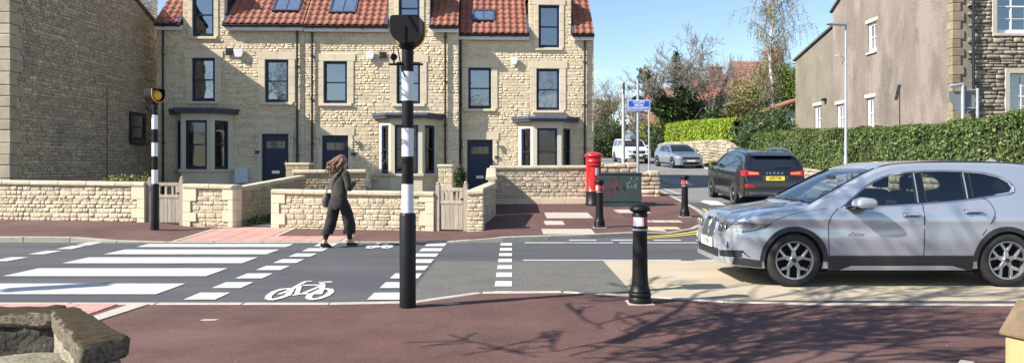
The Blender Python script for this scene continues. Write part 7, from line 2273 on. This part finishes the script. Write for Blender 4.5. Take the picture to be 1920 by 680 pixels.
def bush(name, label, loc, rad, n, size, mat, seed, group='shrubs beside the street', core=True, cat='bush', droop=0):
    T = thing(name, loc, label, cat, group)
    p, d = blob_pts(n, (0, 0, rad[2] * .9), rad, seed)
    if core:
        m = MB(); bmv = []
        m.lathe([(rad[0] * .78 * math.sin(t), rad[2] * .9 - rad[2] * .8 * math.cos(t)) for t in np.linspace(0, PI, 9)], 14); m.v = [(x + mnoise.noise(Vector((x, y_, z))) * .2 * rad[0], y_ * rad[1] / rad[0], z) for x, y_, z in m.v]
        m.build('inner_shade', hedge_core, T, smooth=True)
    leaves('foliage', p, size, mat, T, nrm=d * .7, spread=.8, droop=droop)
    m = MB(); rn = random.Random(seed)
    for k in range(5): m.tube([(rn.uniform(-.1, .1), rn.uniform(-.1, .1), -.15), (rn.uniform(-.5, .5) * rad[0], rn.uniform(-.5, .5) * rad[1], rad[2] * 1.2)], [.03, .01], 5)
    m.build('stem', bark_grey, T)
    return T

# ---- long hedge on the right of the side street
hz_b = lambda y: zr(y) + .55
hz_t = arr([(14, 3.05), (18.7, 2.98), (21, 2.88), (23.8, 2.82), (27.5, 2.98), (32.6, 3.1), (40, 3.3), (44, 3.4)])
hedge_obj('hedge', 'long dark green leafy hedge above the low wall on the right', [(12.85, 13.0), (12.85, 42.0)], 1.3, hz_b, lambda y: hz_t(y) - .04, hedge_green, 430, .095, seed=3, lump=.24)
hedge_obj('hedge', 'bright yellow-green clipped hedge on the bank up the side street', [(13.0, 43.5), (13.1, 63.5)], 1.6, lambda y: 3.0 + (y - 44) * .02, arr([(43, 4.3), (50, 4.6), (64, 5.1)]), bright_green, 90, .2, seed=4, lump=.1)
# low wall under it, taller and paler farther up
lowwall = M('roadside_stone', (0.34, 0.29, 0.21), rough=.95, var=.3, sc=4, bump=.5, bsc=20, isl=.25, patch=(.2, .19, .12), patchsc=1, patcht=.5)
T = thing('roadside_wall', (12.72, 42.0, 0), 'pale stone retaining wall below the hedges along the side street', 'wall')
m = MB()
tp = arr([(13, .95), (30, 1.3), (41, 1.85), (43, 2.6), (45, 3.1), (50, 3.2), (62, 3.45), (66, 3.3)])
m.grid(lambda y, k: ((.06 if k < 1 else (.02 if k < 2 else .45)), y - 42, (zr(y) - .1) if k == 0 else tp(y)), [13 + i for i in range(54)], [0, 1, 2])
m.build('wall_core', lowwall, T)
rn = random.Random(55); rc = []
for i in range(53):
    y0_ = 13 + i
    rc += [r for r in courses(y0_ - 42, y0_ - 41, zr(y0_) - .05, tp(y0_ + .5), [], hh=(.14, .26), ww=(.25, .6), rn=rn)]
lay(T, rc, frame_of((.06, 0, 0), (0, 1, 0), (1, 0, 0)), lowwall, gap=.012, depth=(.05, .12), nmax=300, rn=rn, score=lambda q: (q[2] - q[0]) * (q[3] - q[1]) * (4 if -2 < q[0] < 24 else (3 if -13 < q[0] < -3 else .2)))
# ---- bank behind the wall and hedges
bank = M('grass_bank', (0.07, 0.085, 0.03), rough=1, var=.4, sc=1.5, bump=.6, bsc=10)
m = MB(); m.grid(lambda x, y: (x, y, (tp(y) - .12) if x < 13.4 else tp(y) + (x - 13.3) * .02), [12.9, 13.3, 16, 30, 60], [13, 20, 30, 41, 43, 45, 50, 60, 66])
b_ = m.build('bank', bank, smooth=True); b_['kind'] = 'structure'
for q in ((13.75, 40.8, 1.8, 1.6, 1.55, 'ivy_bush', 'dark bushy evergreen rising between the two hedges', ivy_green, 5200, .15, 21),):
    bush(q[5], q[6], (q[0] + .3, q[1], tp(q[1]) - .1), (q[2], 2.2, q[4]), q[8], q[9], q[7], q[10])
rn = random.Random(60)
for k, (px, y, w_) in enumerate(((1330, 42.0, .5), (1342, 40.0, .6), (1310, 46, .4))):
    bush('weed_clump', ('yellow-green weeds at the wall foot beside the parked hatchback', 'dry weeds at the wall foot behind the black SUV', 'small weeds by the hatchback rear wheel')[k], (12.45, y, zr(y) + .05), (.25, w_, .22), 500, .12, spring_leaf, 30 + k, core=False, cat='weeds', group='weeds along the wall foot')

# ---- trees beyond
def ivy_on(T, out, lim_r, n, size, mat, zr_, seed):
    g = random.Random(seed); segs = [q for q in out if q[6] > lim_r and zr_[0] < q[2] < zr_[1]]
    P_ = []
    for k in range(n):
        q = g.choice(segs); t = g.random(); p = Vector(q[:3]).lerp(Vector(q[3:6]), t); rr_ = q[6] * 1.4 + .38
        P_.append((p.x + g.gauss(0, rr_ * .8), p.y + g.gauss(0, rr_ * .8), p.z + g.gauss(0, .35)))
    leaves('ivy', np.array(P_), size, mat, T)
zb_ = lambda y: zr(y)
y = 66.0; gz_ = zr(y) + .4
px = at(1272, 0, y).x
T, out, tips = bare_tree('ivy_clad_tree', 'large bare tree with ivy-covered trunk left of the red roofs', (px, y, gz_), 14, at(0, 32, y).z - gz_, .55, depth=6, lean=(.04, 0, 1), minr=.019, gnarl=.16, up_=.035, ang=(.35, .95), shrink=(.68, .86))
ivy_on(T, out, .13, 5000, .34, ivy_green, (.5, 9.0), 3)
g = random.Random(12); P_ = []
for k in range(7000):                                 # thick ivy sleeve up the trunk and along the lowest limb
    if g.random() < .72: t_ = g.random() ** 1.35; c = Vector((.35 * math.sin(t_ * 4), 0, t_ * 8.6)); w_ = 1.2 - .85 * t_
    else: t_ = g.random(); c = Vector((-.2 - 3.0 * t_, 0, 3.2 + 4.0 * t_)); w_ = .7 - .35 * t_
    w_ *= 1 + .35 * math.sin(c.z * 2.1) ; P_.append((c.x + g.gauss(0, w_ * .55), g.gauss(0, w_ * .55), c.z + g.gauss(0, .3)))
leaves('ivy_sleeve', np.array(P_), .3, ivy_green, T)
V, F_ = tubes_np([(0, 0, 0, .2, 0, 7.6, .42, .14), (0, 0, 3, -3.4, 0, 7.6, .26, .08)], 8); link('limb', npmesh('limb', V, F_, bark_grey, True), T)
y = 64; T, out, tips = bare_tree('bare_tree', 'slimmer bare tree just right of the ivy-clad tree', (at(1316, 0, y).x, y, zr(y)), 23, at(0, 95, y).z - zr(y), .22, depth=5, minr=.014, gnarl=.15, up_=.12, ang=(.25, .6))
ivy_on(T, out, .08, 1600, .3, dark_green, (.5, 4.5), 4)
# birch with hanging twigs
y = 50.0; gz_ = tp(50) + .1; px = at(1447, 0, y).x; hgt = at(0, -25, y).z - gz_
rn = random.Random(5); out, hang = [], []
p = Vector((0, 0, -.2)); d = Vector((.0, 0, 1)); prev = p; trunk = []
for i in range(16):
    q = Vector((math.sin(i * .6) * .12, 0, hgt * (i + 1) / 16)); trunk.append((*prev, *q, .17 * (1 - i / 17) + .02, .17 * (1 - (i + 1) / 17) + .02)); prev = q
    if i > 3:
        for k in range(5):
            a = rn.uniform(0, 6.28); L_ = (1.0 + 1.9 * math.sin(PI * (i - 2) / 16)) * rn.uniform(.45, 1.25); b0 = q - Vector((0, 0, rn.uniform(0, hgt / 16))); bd = Vector((math.cos(a), math.sin(a), rn.uniform(.9, 2.2))); pts = [b0]; dr = rn.uniform(.12, .3)
            for s in range(6):
                bd = Vector((bd.x + rn.gauss(0, .22), bd.y + rn.gauss(0, .22), bd.z - dr)); pts.append(pts[-1] + bd.normalized() * L_ / 6)
            for s in range(6): out.append((*pts[s], *pts[s + 1], .035 * (1 - s / 7), .035 * (1 - (s + 1) / 7)))
            for s in range(2, 7):
                for w in range(3):
                    c = pts[s].lerp(pts[s - 1], rn.random()); hl = rn.uniform(.3, 1.35); pr = c
                    for u in range(4):
                        nx = pr + Vector((rn.gauss(0, .05) + bd.x * .04, rn.gauss(0, .05), -hl / 4)); out.append((*pr, *nx, .010, .008)); hang.append(tuple(pr.lerp(nx, rn.random()))); hang.append(tuple(nx)); pr = nx
T = thing('birch_tree', (px, y, gz_), 'tall white-trunked birch with hanging yellow-green twigs', 'tree')
V, F_ = tubes_np(trunk, 8); link('trunk', npmesh('trunk', V, F_, bark_birch, True), T)
V, F_ = tubes_np(out, 3); link('branches', npmesh('branches', V, F_, bark_twig), T)
hp = np.array(hang); hp = hp[npr.random(len(hp)) < .9]
leaves('catkins', hp + npr.normal(0, .06, hp.shape), .14, catkin, T, droop=2.0, aspect=.35)

def crown_tree(name, label, px, y, gz_, h, rad, n, size, mat, seed, trunk_r=.14, group='leafy trees behind the hedges', lump=.5):
    T = thing(name, (at(px, 0, y).x, y, gz_), label, 'tree', group)
    rn = random.Random(seed); out, tips = [], []
    grow(rn, (0, 0, -.2), (0, 0, 1), h * .34, trunk_r, 4, out, tips, minr=.012, up_=.05)
    zm = max(q[5] for q in out); k = h * .92 / zm; out = [(*(c * k for c in q[:6]), q[6], q[7]) for q in out]
    V, F_ = tubes_np(out, 4); link('trunk', npmesh('trunk', V, F_, bark_grey, True), T)
    P_ = []
    for q in range(7):
        c = (rn.uniform(-.55, .55) * rad[0], rn.uniform(-.5, .5) * rad[1], h - rad[2] + rn.uniform(-.55, .35) * rad[2])
        f = rn.uniform(.4, .62); p, d = blob_pts(n // 7, c, (rad[0] * f, rad[1] * f, rad[2] * f * 1.1), seed * 10 + q, shell=.2, lump=lump); P_.append(p)
    leaves('crown', np.concatenate(P_), size, mat, T)
    return T
Z = lambda px, py, y: at(px, py, y).z
for a in (('willow_tree', 'olive-yellow leafy tree around the birch trunk', 1425, 52.5, 3.2, 95, (2.6, 2.0, 2.6), 4800, .17, spring_leaf, 41),
          ('leafy_tree', 'light green leafy tree against the rendered gable edge', 1482, 50.0, 3.2, 105, (1.7, 1.7, 2.3), 4200, .17, leafm('lime_leaf', (.13, .19, .03)), 42),
          ('evergreen_tree', 'dark evergreen below the brick chimney', 1302, 68.0, 3.0, 172, (1.2, 1.2, 1.4), 2600, .17, dark_green, 43),
          ('evergreen_tree', 'dark ivy-green tree hiding the lower red roof', 1352, 69.0, 3.0, 164, (1.8, 1.6, 1.5), 3600, .18, ivy_green, 44),
          ('evergreen_shrub', 'low dark evergreen shrub above the bright hedge left end', 1282, 66.0, 3.0, 200, (1.4, 1.2, .8), 2400, .16, dark_green, 45),
          ('olive_shrub', 'brownish open shrub behind the bright hedge', 1395, 47.0, 3.2, 178, (1.5, 1.2, 1.0), 2600, .15, olive_leaf, 46)):
    h = Z(0, a[5], a[3]) - a[4]
    crown_tree(a[0], a[1], a[2], a[3], a[4], h, a[6], a[7], a[8], a[9], a[10])
# scrub beyond the end house, left of the street
for k, (px, y, top, rx, mt, lb) in enumerate(((1122, 70, 150, 2.0, olive_leaf, 'brown-green scrub tree just past the end house'), (1150, 74, 172, 1.8, olive_leaf, 'lower brown-green scrub tree between end house and telegraph pole'),
        (1236, 78, 205, 1.9, olive_leaf, 'brown scrub tree right of the thin pale pole'), (1133, 66, 226, 2.6, ivy_green, 'clipped dark green bush past the end house'), (1215, 70, 226, 1.6, spring_leaf, 'yellow-green bush behind the white pickup'), (1232, 66, 243, 1.2, dark_green, 'dark green bush right of the white pickup'))):
    gz_ = zr(y); h = Z(0, top, y) - gz_
    if h > 4:
        T, out, tips = bare_tree('scrub_tree', lb, (at(px, 0, y).x, y, gz_), 80 + k, h, .16, depth=5, minr=.014, gnarl=.2, up_=.1, ang=(.2, .5), group='scrub trees past the end house')
        g = random.Random(k); P_ = [tuple(g.choice(tips) + Vector((g.gauss(0, .35), g.gauss(0, .35), g.gauss(0, .35)))) for q in range(2600)]
        P_ = [p for p in P_ if p[2] > .4]
        leaves('foliage', np.array(P_), .15, mt, T)
    else: bush('round_bush', lb, (at(px, 0, y).x, y, gz_ - .1), (rx, 1.4, h * .55), 2600, .18, mt, 90 + k)
for k, (px, y, top) in enumerate(((1160, 118, 150), (1205, 125, 158), (1245, 110, 165), (1130, 130, 165), (1185, 100, 185))):
    gz_ = zr(y) - .3
    bare_tree('distant_tree', ('tallest faint bare tree far up the street', 'faint bare tree far behind the blue sign', 'faint bare tree far behind the white pickup', 'faint bare tree far off beside the end house', 'low faint bare tree right of the telegraph pole')[k], (at(px, 0, y).x, y, gz_), 130 + k, Z(0, top, y) - gz_, .3, depth=5, minr=.022, gnarl=.15, up_=.09, ang=(.3, .7), group='distant bare trees')
# far woods closing the street
wood = leafm('far_wood', (.075, .07, .035), .4, .03)
rn = random.Random(71); P_ = []
for k in range(60):
    x = rn.uniform(-30, 120); y = rn.uniform(128, 150); s = rn.uniform(3, 5)
    p, d = blob_pts(500, (x, y - 90, zr(y) + s * .7), (s * 1.3, s, s), 500 + k, shell=.3); P_.append(p)
o_ = leaves('far_wood', np.concatenate(P_) + np.array([0, 90, 0]), .8, wood, None)
tag(o_, 'far wooded skyline closing the end of the street', 'woods', None, 'stuff')

# ---- small garden plants by the houses
def gy(y): return zr(y) - .035
for q in ((at(240, 0, 18.9).x, 18.9, (.75, .35, .36), 1400, .07, leafm('euphorbia', (.22, .24, .05)), 'yellow-green flowering shrub behind the long left wall', 61),
          (at(862, 0, 25.6).x, 25.6, (.28, .28, .55), 700, .09, dark_green, 'dark leafy pot plant left of the third navy door', 62),):
    bush('garden_shrub', q[6], (q[0], q[1], gy(q[1]) if q[7] != 61 else .62), q[2], q[3], q[4], q[5], q[7], group='small garden shrubs')
m = None
T = thing('weed_border', (-5.9, 18.5, zr(18.5)), 'green weeds with yellow flowers along the stained path wall', 'weeds')
g = np.random.default_rng(4); n = 1500
t = g.uniform(0, 1, n); pts = np.stack([-.28 + .42 * t + g.uniform(0, .3, n) , -1.35 + 3.2 * t, .02 + g.uniform(0, .16, n) * g.uniform(.3, 1, n)], 1)
leaves('foliage', pts, .07, ivy_green, T); 
leaves('flowers', pts[:70] + np.array([0, 0, .08]), .05, M('yellow_petal', (.6, .5, .03), rough=.6), T)
# thin bare shrub in front of the middle house
T, out, tips = bare_tree('bare_shrub', 'thin bare shrub with pale buds beside the meter box', (at(690, 0, 24.0).x, 24.0, gy(24.0)), 19, 1.9, .016, depth=4, minr=.004, up_=.2, ang=(.2, .5), group='small garden shrubs')
leaves('buds', np.array([tuple(t_) for t_ in tips]), .04, spring_leaf, T)['kind'] = 'stuff'

# ---- trees behind the photographer: they throw the branch shadows and show in the window panes
bare_tree('street_tree', 'bare street tree out of frame to the left throwing branch shadows', (-5.0, 2.5, 0), 303, 8.6, .22, depth=5, minr=.014, gnarl=.13, up_=.06, ang=(.3, .7), lift=3.3, lean=(.12, .06, 1), group='trees behind the photographer')
bare_tree('street_tree', 'second bare street tree farther back behind the photographer', (4.0, -13.0, 0), 305, 12, .26, depth=5, minr=.01, gnarl=.16, up_=.05, ang=(.3, .75), group='trees behind the photographer')
bare_tree('street_tree', 'third bare street tree far left behind the photographer', (-18.0, -12.0, 0), 306, 13, .26, depth=5, minr=.01, gnarl=.16, up_=.05, ang=(.3, .75), group='trees behind the photographer')
# ================================================================== RENDERED HOUSE ON THE RIGHT, HOUSES BEYOND
render_pink = M('render_pink', (0.20, 0.165, 0.138), rough=.95, var=.25, sc=1.1, bump=.9, bsc=22, bdist=.05, patch=(.265, .222, .19), patchsc=.8, patcht=.47, speck=(.30, .25, .21), specsc=12, spect=.60, stretch=(1, 1, .45))
render_grey = M('render_grey', (0.19, 0.165, 0.125), rough=.95, var=.18, sc=.8, bump=.5, bsc=26, bdist=.03, patch=(.15, .135, .10), patchsc=.6, patcht=.5)
dark_rubble = M('dark_rubble', (0.27, 0.23, 0.175), rough=.95, var=.3, sc=7, bump=.6, bsc=35, isl=.3, hue=.015)
dark_mortar = M('dark_mortar', (0.23, 0.2, 0.155), rough=.95, var=.2)
trim_pale = M('trim_pale', (0.45, 0.42, 0.35), rough=.9, var=.12, sc=4, bump=.1)
white_frame = M('white_frame', (0.78, 0.78, 0.78), rough=.45, var=.03)
HXR, HY0, HYM, HY1 = 15.0, 25.2, 34.6, 39.2
gz_ = 1.0
H = thing('rendered_house', (HXR, HY0, gz_), 'tall house with pink rendered gable wall and dark stone front, right', 'house')
zat = lambda px, py: CAMZ + (HY - py) * (HXR * F / (px - HX)) / F - gz_
yat = lambda px: HXR * F / (px - HX) - HY0
# gable outline along y (local), z
ym = HYM - HY0; zl = zat(1562, 22); sl_ = .46
ridge_y = 3.2; zrg = zl + (ym - ridge_y) * sl_
main = [(0, -.8), (ym, -.8), (ym, zl), (ridge_y, zrg), (0, zrg - ridge_y * sl_)]
ext = [(ym, -.8), (HY1 - HY0, -.8), (HY1 - HY0, zat(1494, 113)), (ym, zat(1557, 55))]
def holed_wall(parent, name, mat, poly, holes, x0, x1, seed):
    """gable wall with real openings, cut"""
    m = MB(); m.prism(poly, lambda p: (x0, p[0], p[1]), lambda p: (x1, p[0], p[1])); o = m.build(name, mat, parent, fixn=True)
    cs = []
    for h in holes:
        q = MB(); q.box(x0 - .3, x1 + .3, h[0], h[2], h[1], h[3]); cs.append(q.mesh('c', None, fixn=True))
    if cs:
        cut(o, cs); o.data.materials.clear(); o.data.materials.append(mat); o.data.polygons.foreach_set('material_index', [0] * len(o.data.polygons))
    return o
wins = [(1627, 1643, 43, 97), (1625, 1639, 184, 240)]
wext = [(1569, 1582, 196, 246), (1527, 1539, 199, 246)]
def whole(w): return (yat(w[1]), zat((w[0] + w[1]) / 2, w[3]), yat(w[0]), zat((w[0] + w[1]) / 2, w[2]))
hm = [whole(w) for w in wins]; he = [whole(w) for w in wext[1:]]; hm2 = [whole(wext[0])]
holed_wall(H, 'gable_wall', render_pink, main, hm + [h for h in hm2 if h[2] < ym], 0, .3, 1)
holed_wall(H, 'extension_wall', render_grey, ext, he, .02, .3, 2)
for h in hm + hm2 + he:
    w = sash_window(H, (0, 0, h[2] - h[0], h[3] - h[1]), rec=.1, fr=.07, mat=white_frame, sill=True, sillmat=trim_pale, over=.06, bars=(2, 0))
    # outside of this wall is -x: turn the window so its outside faces -x, running from far to near
    w.matrix_local = Matrix.Translation((0, h[2], h[1])) @ Matrix.Rotation(R(-90), 4, 'Z')
    m = MB(); m.box(-.04, .02, h[0] - .15, h[2] + .15, h[3] + .01, h[3] + .17); m.build('lintel', trim_pale, H, bevel=.01)
# corner quoins and stone front
rn = random.Random(91); z = -.4; k = 0
zft = zrg - ridge_y * sl_
while z < zft - .2:
    h = rn.uniform(.26, .34); a, c = (.40, .25) if k % 2 else (.28, .40)
    m = MB(); m.box(-.012 - rn.uniform(0, .01), a, -.025, c * .8, z + .006, z + h - .006); m.build('quoin', M('quoin_ochre', (.24, .195, .13), rough=.92, var=.25, sc=5, bump=.4, isl=.15), H, bevel=.015)
    z += h; k += 1
zf = lambda py: CAMZ + (HY - py) * HY0 / F - gz_
xf = lambda px: (px - HX) * HY0 / F - HXR
fw = [(xf(1868), zf(63), xf(1960), zf(-40)), (xf(1892), zf(222), xf(1968), zf(138))]
m = MB(); hs = fw
br = sorted(set([-.8, zft] + [v for h in hs for v in (h[1], h[3])]))
for p, q in zip(br[:-1], br[1:]):
    iv = [(.3, 9.0)]
    for h in hs:
        if h[1] < (p + q) / 2 < h[3]: iv = [(s, t) for s0, t0 in iv for s, t in ((s0, h[0]), (h[2], t0)) if t > s]
    for s, t in iv: m.box(s, t, .02, .3, p, q)
m.build('front_wall', dark_mortar, H)
holes = [(h[0] - .17, h[1] - .14, h[2] + .17, h[3] + .2) for h in fw]
rc = courses(.3, 9.0, -.3, zft, holes, hh=(.10, .17), ww=(.18, .5), rn=rn)
lay(H, [r for r in rc if r[0] > .5], frame_of((0, .02, 0)), dark_rubble, gap=.014, depth=(.05, .13), nmax=290, rn=rn, score=lambda q: (q[2] - q[0]) * (q[3] - q[1]) * (1 if q[2] < 2.6 and .8 < q[3] < zf(-5) else .02))
for h in fw:
    w = sash_window(H, h, rec=.12, fr=.07, mat=white_frame, bars=(3, 2), sillmat=trim_pale, over=.15)
    for q in ((h[0] - .16, h[0] - .002, h[1] - .002, h[3] + .18), (h[2] + .002, h[2] + .16, h[1], h[3] + .18), (h[0], h[2], h[3] + .002, h[3] + .18)):
        m = MB(); m.box(q[0], q[1], -.06, .1, q[2], q[3]); m.build('surround', trim_pale, H, bevel=.008)
m = MB(); m.tube([(.62, -.16, -.3), (.62, -.16, zft)], .05, 10)
for z in np.arange(.5, zft, 1.8): m.box(.53, .71, -.12, -.02, z, z + .06)
m.build('downpipe', black_plastic, H, smooth=True)
# roofs with dark verge
m = MB()
for a, c in (((ym + .12, zl - .05), (ridge_y, zrg + .02)), ((-.3, zft - .3 * sl_), (ridge_y, zrg + .02))):
    m.prism([a, c, (c[0], c[1] + .11), (a[0], a[1] + .11)], lambda p: (-.1, p[0], p[1]), lambda p: (9.1, p[0], p[1]))
m.build('roof', slate, H, fixn=True)
m = MB(); a, c = (HY1 - HY0 + .15, zat(1494, 113) - .02), (ym + .0, zat(1557, 55) + .05)
m.prism([a, c, (c[0], c[1] + .1), (a[0], a[1] + .1)], lambda p: (-.08, p[0], p[1]), lambda p: (5.0, p[0], p[1])); m.build('extension_roof', slate, H, fixn=True)
m = MB(); m.box(8.7, 9.0, .3, ym, -.8, zl); m.box(.3, 9, ym - .3, ym, -.8, zl); m.build('rear_wall', render_grey, H)
# small fixtures on the gable: alarm bell, bracket lamp, gutter end
m = MB(); q = (zat(1548, 187), yat(1548)); m.box(-.18, .0, q[1] - .1, q[1] + .1, q[0] - .06, q[0] + .06); m.build('flue', black_plastic, H)
m = MB(); m.tube([(.0, yat(1584), zat(1584, 108)), (-.25, yat(1584), zat(1584, 104)), (-.4, yat(1582), zat(1582, 106))], .03, 6); m.build('wall_bracket', galv, H)

# brick houses with red roofs beyond the hedge
brick = M('brick_red', (.25, .11, .075), rough=.9, var=.25, sc=3, bump=.3, bsc=30)
red_roof = M('red_roof', (.26, .105, .075), rough=.9, var=.25, sc=1.2, bump=.4, bsc=10, stretch=(1, 1, 4))
def brick_house(label, y, xl, xr, yr, ye, chim, depth, seed):
    gz = 3.0
    T = thing('brick_house', (at(xl, 0, y).x, y, gz), label, 'house', 'red-roofed houses beyond the hedge')
    w = at(xr, 0, y).x - at(xl, 0, y).x; ze = at(0, ye, y).z - gz; zg = at(0, yr, y + depth / 2).z - gz
    m = MB(); m.prism([(0, -.5), (depth, -.5), (depth, ze), (depth / 2, zg - .1), (0, ze)], lambda p: (.1, p[0], p[1]), lambda p: (w - .1, p[0], p[1])); m.build('wall', brick, T, fixn=True)
    m = MB()
    s = (zg - ze) / (depth / 2)
    for a, c in (((-.4, ze - .4 * s), (depth / 2, zg)), ((depth + .4, ze - .4 * s), (depth / 2, zg))):
        m.prism([a, c, (c[0], c[1] + .15), (a[0], a[1] + .15)], lambda p: (-.2, p[0], p[1]), lambda p: (w + .2, p[0], p[1]))
    rf_ = m.build('roof', red_roof, T, fixn=True)
    n = int((depth / 2 + .4) / .45)
    for k in range(n):                                   # courses of tiles stand proud, row by row
        t0 = -.4 + (depth / 2 + .4) * k / n; z0 = ze + s * t0 + .155
        q = MB(); q.add([(-.2, t0, z0 + .03), (w + .2, t0, z0 + .03), (w + .2, t0 + .46, z0 + .46 * s), (-.2, t0 + .46, z0 + .46 * s), (-.2, t0, z0 - .02), (w + .2, t0, z0 - .02)], [(0, 1, 2, 3), (4, 5, 1, 0)]); q.build('tile_course', red_roof, T)
    for x0, x1, zt in chim:
        a = at(x0, 0, y + depth / 2).x - T.location.x; c = at(x1, 0, y + depth / 2).x - T.location.x; zt_ = at(0, zt, y + depth / 2).z - gz
        m = MB(); m.box(a, c, depth / 2 - .5, depth / 2 + .5, zg - .6, zt_ - .25); m.box(a - .08, c + .08, depth / 2 - .58, depth / 2 + .58, zt_ - .25, zt_ - .1); ch = m.build('chimney', brick, T)
        for k in (.3, .7):
            m = MB(); m.lathe([(.16, zt_ - .1), (.13, zt_ + .2)], 10, c=(a + (c - a) * k, depth / 2, 0)); m.build('chimney_pot', M('terracotta', (.3, .13, .08), rough=.9), ch, smooth=True)
    for k in range(3):
        m = MB(); a = w * (.12 + .3 * k); m.box(a, a + w * .15, -.04, .05, ze - 1.7, ze - .5); wf = m.build('window', white_frame, T)
        m = MB(); m.box(a + .07, a + w * .15 - .07, -.05, -.038, ze - 1.63, ze - .57); m.build('pane', dark_glass, wf)
brick_house('brick house with red tiled roof and chimney behind the dark evergreens', 74, 1300, 1388, 143, 186, [(1328, 1352, 124)], 9, 1)
brick_house('second red-roofed brick house behind the birch trunk', 66, 1402, 1500, 118, 168, [(1437, 1466, 92)], 9, 2)
brick_house('brown brick house end glimpsed behind the ivy-clad tree', 92, 1225, 1298, 168, 190, [], 8, 3)
# garden shed and white notice board behind the bright hedge
y = 64.5; x0 = at(1306, 0, y).x; x1 = at(1352, 0, y).x
T = thing('garden_shed', (x0, y, 3.2), 'small dark wooden shed with pitched roof above the bright hedge', 'shed')
w = x1 - x0; ze = at(0, 219, y).z - 3.2; zg = at(0, 204, y).z - 3.2
m = MB(); m.prism([(0, -.2), (w * .45, -.2), (w * .45, ze), (w * .22, zg), (0, ze)], lambda p: (p[0], 0, p[1]), lambda p: (p[0] + .6, 3, p[1])); m.build('wall', M('shed_wood', (.075, .06, .05), rough=.9, var=.2), T, fixn=True)
m = MB()
for a, c in (((-.12, ze - .05), (w * .22, zg + .04)), ((w * .22, zg + .04), (w * 1.0, ze - .02))):
    m.prism([a, c, (c[0], c[1] + .07), (a[0], a[1] + .07)], lambda p: (p[0], -.15, p[1]), lambda p: (p[0] + .6, 3.1, p[1]))
m.build('roof', M('shed_roof', (.22, .2, .19), rough=.9, var=.2, sc=4), T, fixn=True)
T = thing('notice_board', (at(1352, 0, 64.0).x, 64.0, 3.2), 'white board on posts beside the small shed', 'board')
for k in range(2):
    m = MB(); m.box(.0 + .45 * k, .05 + .45 * k, 0, .05, -.2, Z(0, 205, 64.0) - 3.2); m.build('post', white_frame, T)
m = MB(); m.box(-.02, .52, -.03, -.005, Z(0, 216, 64.0) - 3.2, Z(0, 206, 64.0) - 3.2); m.build('panel', white_frame, T, bevel=.005)
# low outbuilding roof between birch and gable
y = 44.0; x0 = at(1450, 0, y).x; x1 = at(1512, 0, y).x
T = thing('outbuilding', (x0, y, 2.4), 'low outbuilding with reddish roof left of the rendered gable', 'outbuilding')
w = x1 - x0
m = MB(); m.box(0, w, .2, 3, -.4, Z(0, 207, y) - 2.4); m.build('wall', M('cream_render', (.5, .46, .38), rough=.9, var=.1), T)
m = MB(); m.prism([(-.2, Z(0, 207, y) - 2.4), (w, Z(0, 183, y) - 2.4), (w, Z(0, 183, y) - 2.3), (-.2, Z(0, 207, y) - 2.3)], lambda p: (p[0], -.1, p[1]), lambda p: (p[0], 3.2, p[1])); m.build('roof', red_roof, T, fixn=True)
# low wall at the bend of the street
rn = random.Random(17)
T = thing('bend_wall', (6.0, 71.5, zr(71.5)), 'low dark stone wall at the bend of the side street', 'wall')
m = MB(); m.box(0, 7.0, .05, .4, -.3, 1.1); m.build('wall_core', mortar_brown, T)
lay(T, courses(0, 7.0, -.2, 1.15, [], hh=(.16, .26), ww=(.3, .7), rn=rn), frame_of((0, .05, 0)), rubble_brown, gap=.02, depth=(.05, .12), rn=rn)
